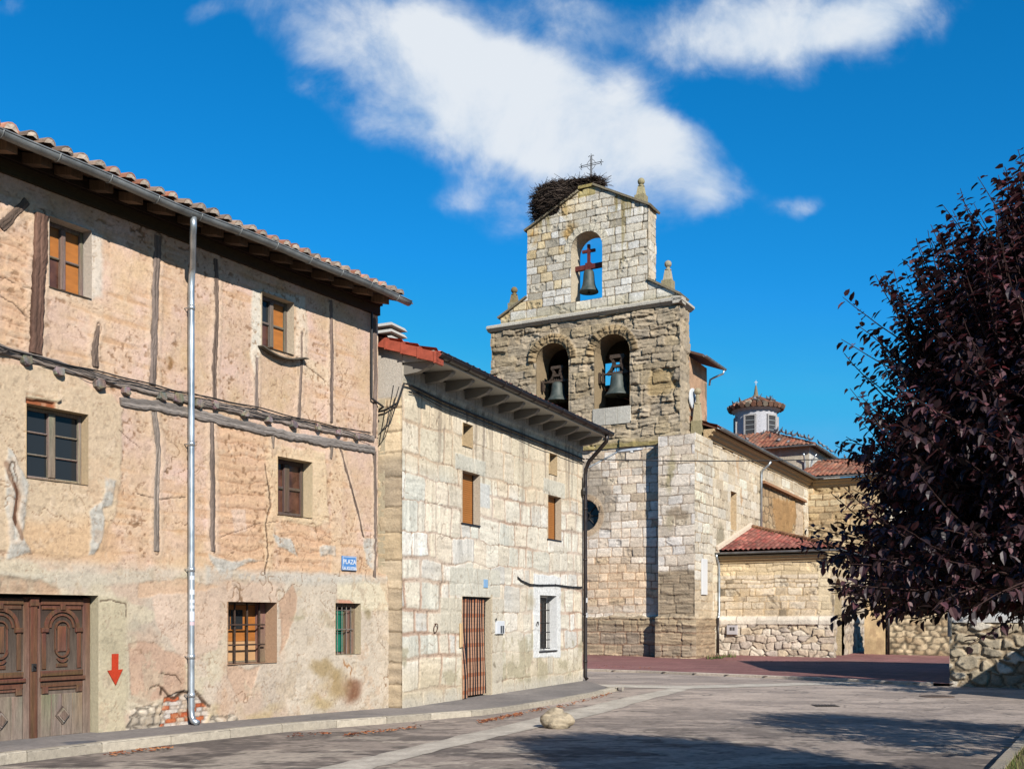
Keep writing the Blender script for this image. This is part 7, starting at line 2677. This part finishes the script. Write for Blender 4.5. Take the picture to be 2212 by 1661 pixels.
# a plain house beyond the right edge, whose roof shades the white house plinth
NC = (13.55, 21.4)
NF = Frame(NC[0] - S_[0] * 3.2, NC[1] - S_[1] * 3.2, *R_)
nh = thing('neighbour_house', NF.P(2.5, 0, -1.5), "small rendered house just outside the right edge of the view", 'house')
m = MB()
m.fbox(NF, 0, 5, ZG, 2.9, -3.2, 0, alb(224, 206, 178))
for d in (0, -3.2):
    m.add([NF.P(0, 2.9, d), NF.P(5, 2.9, d), NF.P(2.5, 4.5, d)], [(0, 1, 2)], alb(224, 206, 178))
m.build('wall', M_STONE, nh)
m = MB()
for s in (0, 1):
    a, b = (-.25, 2.74) if s == 0 else (5.25, 2.74), (2.5, 4.5)
    m.hexa([NF.P(a[0], a[1], .25), NF.P(b[0], b[1], .25), NF.P(b[0], b[1], -3.45), NF.P(a[0], a[1], -3.45), NF.P(a[0], a[1] + .12, .25), NF.P(b[0], b[1] + .12, .25), NF.P(b[0], b[1] + .12, -3.45), NF.P(a[0], a[1] + .12, -3.45)], alb(180, 110, 84))
m.build('roof', M_TILE, nh)

# ================================================================== street lamp, cables
sl_o = thing('street_lamp', FB.P(8.8, 5.3, .05), "grey street lamp on a bracket at the far corner of the stone house", 'street lamp')
p0 = FB.P(8.84, 5.42, .02); p1 = p0 + Vector((.85, -.1, .42)); dirv = Vector((.99, -.12, .09)).normalized()
t = MB()
t.tube([p0, p0 + Vector((.12, 0, .04)), p1, p1 + dirv * .1], .022, 8)
t.build('arm', M_ZINC, sl_o, sm=True)
h = MB()
side = Vector((-dirv.y, dirv.x, 0)).normalized(); upv = dirv.cross(side) * -1
if upv.z < 0: upv = -upv
prof = [(0, .04, .03), (.1, .06, .045), (.25, .085, .06), (.5, .10, .055), (.62, .07, .03), (.66, .03, .015)]
vs = []; fs = []
for (s, w, hh) in prof:
    for k in range(10):
        a = 2 * math.pi * k / 10
        vs.append(p1 + dirv * s + side * (w * math.cos(a)) + upv * (hh * max(-.35, math.sin(a))))
for i in range(len(prof) - 1):
    for k in range(10):
        j = (k + 1) % 10
        fs.append((i * 10 + k, i * 10 + j, i * 10 + 10 + j, i * 10 + 10 + k))
fs += [tuple(range(9, -1, -1)), tuple(range(50, 60))]
h.add(vs, fs)
oh = h.build('lamp_head', mat_plain('grey_lamp_paint', alb(196, 200, 206), .4, .2, .06, 6), sl_o, sm=True)
b = MB()
b.lathe(p1 + dirv * .36 - upv * .03, [(.02, -.03), (.06, -.02), (.08, .01), (.02, .012)], 10)
b.build('lens', mat_plain('lamp_lens', (.5, .52, .54), .2, 0, .05, 5), sl_o, sm=True)


def sag_pts(a, b, s, n=24):
    a, b = Vector(a), Vector(b)
    return [a.lerp(b, i / n) - Vector((0, 0, 4 * s * (i / n) * (1 - i / n))) for i in range(n + 1)]


oc_ = MB()
q0 = FB.P(8.83, 5.68, .08); q1 = WF.P(.6, 5.7, -.3)
oc_.tube(sag_pts(q0, q1, .13), .014, 6)
oc_.lathe(q0 + Vector((.15, 0, -.02)), [(.01, -.05), (.04, -.02), (.04, .04), (.01, .06)], 8)
tag(oc_.build('overhead_cable', M_BLACK, org=q0), "thin black cable hanging across the square in front of the church", 'cable')
# bundle on both houses
cb = MB()
cr_ = random.Random(4)
for k in range(4):
    pts = []
    for x in np.linspace(-120, 800, 40):
        y = np.interp(x, [-120, 0, 200, 420, 640, 805], [720, 752, 805, 855, 905, 941]) + (k - 1.2) * 3.2 + (3.5 * math.sin(x * .02 + k * 1.3) + 2.5 * math.sin(x * .053 + k)) * (.5 if k < 2 else 1.2)
        uu, zz = FA.uz(x, y, .05)
        pts.append(FA.P(uu, zz, .05 + .012 * k))
    cb.tube(pts, .010 if k == 0 else .005, 6)
# strands from the roof corner down, and over to the stone house
drop_ = [FA.P(FA.U(803, .06), z_, .06) for z_ in (7.0, 6.5, 6.0, 5.75, 5.6, 5.48)]
zz_ = [FB.P(FB.U(x, .06), FB.uz(x, y, .06)[1], .06) for x, y in ((873, 828), (885, 831), (900, 838), (960, 868), (1020, 893), (1090, 922), (1160, 950), (1230, 978), (1262, 992))]
cb.tube(drop_ + [FA.P(UE + .06, 5.38, .08), FE.P(.35, 5.33, .06), FE.P(.6, 5.36, .06), FE.P(.85, 5.47, .06)] + zz_, .02, 7)
cb.tube([p + Vector((0, 0, -.07)) for p in zz_[1:]], .012, 6); cb.tube([p + Vector((0, 0, -.12 + .03 * math.sin(i * 2))) for i, p in enumerate(zz_[1:])], .009, 6)
pA = FA.P(-.35, 4.86, .07)
for (x, y) in ((850, 832), (872, 830), (862, 835)):
    e_ = FB.P(FB.U(x, .05), FB.uz(x, y, .05)[1], .05)
    cb.tube([pA, pA.lerp(e_, .35) + Vector((.05, 0, -.12)), pA.lerp(e_, .7) + Vector((.04, 0, .02)), e_], .009, 6)
tag(cb.build('cable_bundle', M_BLACK, org=FA.P(-4, 4.8, .05)), "black cable bundle strung along both old house fronts under the beams and eaves", 'cable')
lc = MB()
pts = [FB.P(*FB.uz(x, y, .03), .03) for x, y in ((1119, 1246), (1126, 1253), (1145, 1261), (1165, 1263), (1200, 1262), (1235, 1267), (1257, 1267))]
for o in (0, -.025):
    lc.tube([p + Vector((0, 0, o + .006 * math.sin(i * 3))) for i, p in enumerate(pts)], .011, 6)
for i in range(0, 16):
    t = i / 15 * (len(pts) - 1)
    a = pts[int(min(t, len(pts) - 2))].lerp(pts[int(min(t, len(pts) - 2)) + 1], t - int(min(t, len(pts) - 2)))
    lc.tube([a + Vector((0, 0, .014)), a + Vector((0, 0, -.04))], .014, 5)
lc.tube([FB.P(8.75, z_, .03) for z_ in (1.0, 2.3, 3.8, 5.2)], .01, 5)
tag(lc.build('wall_cable', M_BLACK, org=pts[0]), "short twisted black cable over the barred window, running to the brown downpipe", 'cable')
lb = MB()
lb.tube([FB.P(8.78, 5.3, .05), FB.P(8.7, 5.1, .08), FB.P(8.72, 4.9, .06)], .012, 6)
lb.lathe(FB.P(8.7, 4.72, .08), [(.01, 0), (.05, .03), (.07, .12), (.05, .2), (.01, .22)], 10)
tag(lb.build('wall_insulator', M_IRON, org=FB.P(8.7, 4.72, .06)), "small dark cable fitting hanging at the stone house corner below the lamp", 'fitting')

# ================================================================== trees
def leaf_pair(m, p, d, up, L, Wd, cols, r):
    d = d.normalized()
    s = d.cross(up)
    if s.length < 1e-4: s = Vector((1, 0, 0))
    s.normalize()
    n = s.cross(d).normalized()
    f = r.uniform(.15, .4)
    a = p + d * L * .25; b = p + d * L * .62; tip = p + d * L - n * L * r.uniform(.08, .3)
    mid = p + d * L * .5 - n * L * .06
    w = Wd * .5
    c = r.choice(cols); k = r.uniform(.7, 1.35)
    c = tuple(x * k for x in c)
    m.add([p, a + s * w * .85 + n * w * f, b + s * w * .8 + n * w * f - n * L * .05, tip, b - s * w * .8 + n * w * f - n * L * .05, a - s * w * .85 + n * w * f, mid],
          [(0, 1, 6), (1, 2, 6), (2, 3, 6), (0, 6, 5), (5, 6, 4), (4, 6, 3)], c)


def tree(name, base, label, env, nshoot, leafL, leafW, cols, wood, mat_leaf, seed, trunk_r=.11, fork=1.35, per=26, droop=.5, up_bias=.55, lean=None, wild=0):
    r = random.Random(seed)
    base = Vector(base)
    o = thing(name, base, label, 'tree')
    zs = [e[0] for e in env]; rs = [e[1] for e in env]
    zmin, zmax = zs[0], zs[-1]
    t = MB()
    tp = [base + Vector((r.uniform(-.04, .04) * i, r.uniform(-.04, .04) * i, -.15 + i * (fork + .15) / 5)) for i in range(6)]
    t.tube(tp, [trunk_r * (1.35 - .08 * i if i < 2 else 1.1 - .06 * i) for i in range(6)], 12, wood)
    top = tp[-1]
    tips = []
    for k in range(7):
        a = 2 * math.pi * k / 7 + r.uniform(-.3, .3)
        h = r.uniform(.45, .95)
        zt = fork + (base.z + zmax - base.z - fork) * h
        R = float(np.interp(zt, zs, rs)) * r.uniform(.3, .6)
        end = base + Vector((R * math.cos(a), R * math.sin(a), zt))
        c1_ = top + Vector((R * .5 * math.cos(a), R * .5 * math.sin(a), (zt - fork) * .3))
        pts = [top.lerp(c1_, s).lerp(c1_.lerp(end, s), s) for s in [i / 8 for i in range(9)]]
        t.tube(pts, [trunk_r * .62 * (1 - .85 * i / 8) + .006 for i in range(9)], 8, wood)
        tips += pts[2:]
    br = t.build('trunk', M_BARK, o, sm=True)
    lf = MB(); tw = MB()
    for k in range(nshoot):
        zz = r.uniform(zmin + .02, zmax)
        R = float(np.interp(zz, zs, rs))
        a = r.uniform(0, 2 * math.pi)
        q = r.random() ** .42
        # lumpy outline: clumps and gaps
        lump = .72 + .46 * float(vnoise(np.array(a * 2.2 + 10), np.array(zz * 2.4 + seed), seed))
        rr = R * q * lump
        p = base + Vector((rr * math.cos(a), rr * math.sin(a), zz))
        hole = float(vnoise(np.array(p.x * 1.6 + 40), np.array(p.z * 1.6 + p.y * 1.1), seed + 2))
        if hole < .27 and q > .45: continue
        out = Vector((math.cos(a), math.sin(a), 0))
        hfac = (zz - zmin) / (zmax - zmin)
        d = (out * (.75 - .35 * hfac) + Vector((r.uniform(-.5, .5), r.uniform(-.5, .5), up_bias * (.1 + 1.5 * hfac) + r.uniform(-.25, .3)))).normalized()
        Ls = r.uniform(.35, .75) * (1.15 if hfac > .6 else 1)
        n = 7
        pts = [p]
        dd = d.copy()
        for i in range(n):
            dd = (dd + Vector((r.uniform(-.12, .12), r.uniform(-.12, .12), (.1 * hfac - .05 * droop) + r.uniform(-.08, .08)))).normalized()
            pts.append(pts[-1] + dd * Ls / n)
        if q > .45:
            tw.tube(pts, [.007 - .0007 * i for i in range(n + 1)], 4, wood, cap=False)
        for j in range(per):
            s = (j + r.random()) / per * n
            i = min(n - 1, int(s))
            pp = pts[i].lerp(pts[i + 1], s - i)
            ax = (pts[i + 1] - pts[i]).normalized()
            rad = Vector((r.uniform(-1, 1), r.uniform(-1, 1), r.uniform(-1, 1)))
            rad = (rad - ax * rad.dot(ax)).normalized()
            ld = (rad * .9 + ax * .45 + Vector((0, 0, -droop * r.uniform(.3, 1.3)))).normalized()
            leaf_pair(lf, pp + rad * .012, ld, Vector((r.uniform(-.4, .4), r.uniform(-.4, .4), 1)), leafL * r.uniform(.55, 1.3), leafW * r.uniform(.6, 1.2), cols, r)
        # stem linking the shoot to a limb
        if k % 9 == 0:
            near = min(tips, key=lambda v: (v - p).length)
            tw.tube([near, near.lerp(p, .5) + Vector((0, 0, .05)), p], [.014, .01, .007], 5, wood, cap=False)
    for k in range(wild):                          # long shoots of this year breaking the outline
        zz = r.uniform(zmin + .6 * (zmax - zmin) * r.random(), zmax)
        R = float(np.interp(zz, zs, rs)) * .95
        a = r.uniform(0, 2 * math.pi)
        h_ = (zz - zmin) / (zmax - zmin)
        p = base + Vector((R * math.cos(a), R * math.sin(a), zz))
        dd = Vector((math.cos(a) * (1 - .75 * h_), math.sin(a) * (1 - .75 * h_), .25 + 1.1 * h_)).normalized()
        pts = [p]
        Ls = r.uniform(.45, .85)
        for i in range(9):
            dd = (dd + Vector((r.uniform(-.08, .08), r.uniform(-.08, .08), .04))).normalized()
            pts.append(pts[-1] + dd * Ls / 9)
        tw.tube(pts, [.007 - .0005 * i for i in range(10)], 4, wood, cap=False)
        for j in range(int(Ls * 34)):
            s = min(8.99, j / (Ls * 34) * 9)
            pp = pts[int(s)].lerp(pts[int(s) + 1], s - int(s))
            ax = (pts[int(s) + 1] - pts[int(s)]).normalized()
            rad = Vector((r.uniform(-1, 1), r.uniform(-1, 1), r.uniform(-1, 1)))
            rad = (rad - ax * rad.dot(ax)).normalized()
            ld = (rad + ax * .3 + Vector((0, 0, -.35))).normalized()
            leaf_pair(lf, pp + rad * .012, ld, Vector((r.uniform(-.4, .4), r.uniform(-.4, .4), 1)), leafL * r.uniform(.7, 1.15), leafW * r.uniform(.7, 1.1), cols, r)
    cr = lf.build('crown', mat_leaf, o)
    tw.build('twigs', M_BARK, cr)
    return o


M_BARK = mat_col('bark', 12, .3, .6, .9, .1, 50, stretch=(2, 2, .7))


def mat_leaf(name, rough, trans, spec):
    m, N, b = mat_base(name)
    at = N.n.new('ShaderNodeAttribute'); at.attribute_name = 'Col'
    N.l.new(at.outputs['Color'], b.inputs['Base Color'])
    b.inputs['Roughness'].default_value = rough
    b.inputs['Specular IOR Level'].default_value = spec
    t = N.n.new('ShaderNodeBsdfTranslucent')
    c = N.mix(1.0, at.outputs['Color'], trans + (1,), 'MULTIPLY')
    N.put(t.inputs['Color'], c)
    mx = N.n.new('ShaderNodeMixShader')
    mx.inputs[0].default_value = .18
    N.l.new(b.outputs[0], mx.inputs[1]); N.l.new(t.outputs[0], mx.inputs[2])
    N.l.new(mx.outputs[0], N.n['Material Output'].inputs['Surface'])
    return m


M_PLUM = mat_leaf('plum_leaf', .52, (2.2, .9, .9), .4)
M_LEAF = mat_leaf('green_leaf', .5, (1.6, 1.8, .7), .35)
PURP = [(.024, .011, .013), (.034, .014, .017), (.018, .010, .012), (.056, .020, .024), (.026, .013, .016), (.020, .010, .013), (.085, .036, .042)]  # palest tone puts sunlit leaf highlights into the colour
GRN = [(.06, .11, .02), (.09, .15, .03), (.045, .085, .02), (.12, .17, .04)]
WOODC = alb(104, 84, 76)
WOODP = alb(74, 54, 50)
ENV = [(1.58, 1.5), (1.9, 1.65), (2.4, 1.45), (2.9, 1.52), (3.2, 1.3), (3.5, 1.0), (3.75, .68), (3.95, .35)]
ENV2 = [(1.62, 1.8), (2.0, 2.05), (2.5, 2.0), (3.0, 1.8), (3.4, 1.4), (3.7, .9), (3.9, .4)]
zl0 = float(zlf(np.array(3.95), np.array(6.75)))
tree('plum_tree', (4.12, 6.75, zl0), "dark purple leaved plum tree filling the right edge in front of the church", ENV, 4300, .072, .048, PURP, WOODP, M_PLUM, 7, wild=150)
zl1 = float(zlf(np.array(9.2), np.array(9.6)))
tree('plum_tree', (8.0, 10.7, zl1), "second purple plum tree out of view at the right, shading the road", ENV2, 1300, .08, .055, PURP, WOODC, M_PLUM, 17, per=22)
tree('green_tree', (11.3, 21.2, zl1 - .05), "small green leaved tree showing beneath the purple tree before the white house", [(1.75, .55), (2.2, 1.05), (2.9, 1.25), (3.6, 1.0), (4.2, .4)], 380, .09, .06, GRN, WOODC, M_LEAF, 27, .07, 1.3, per=24)
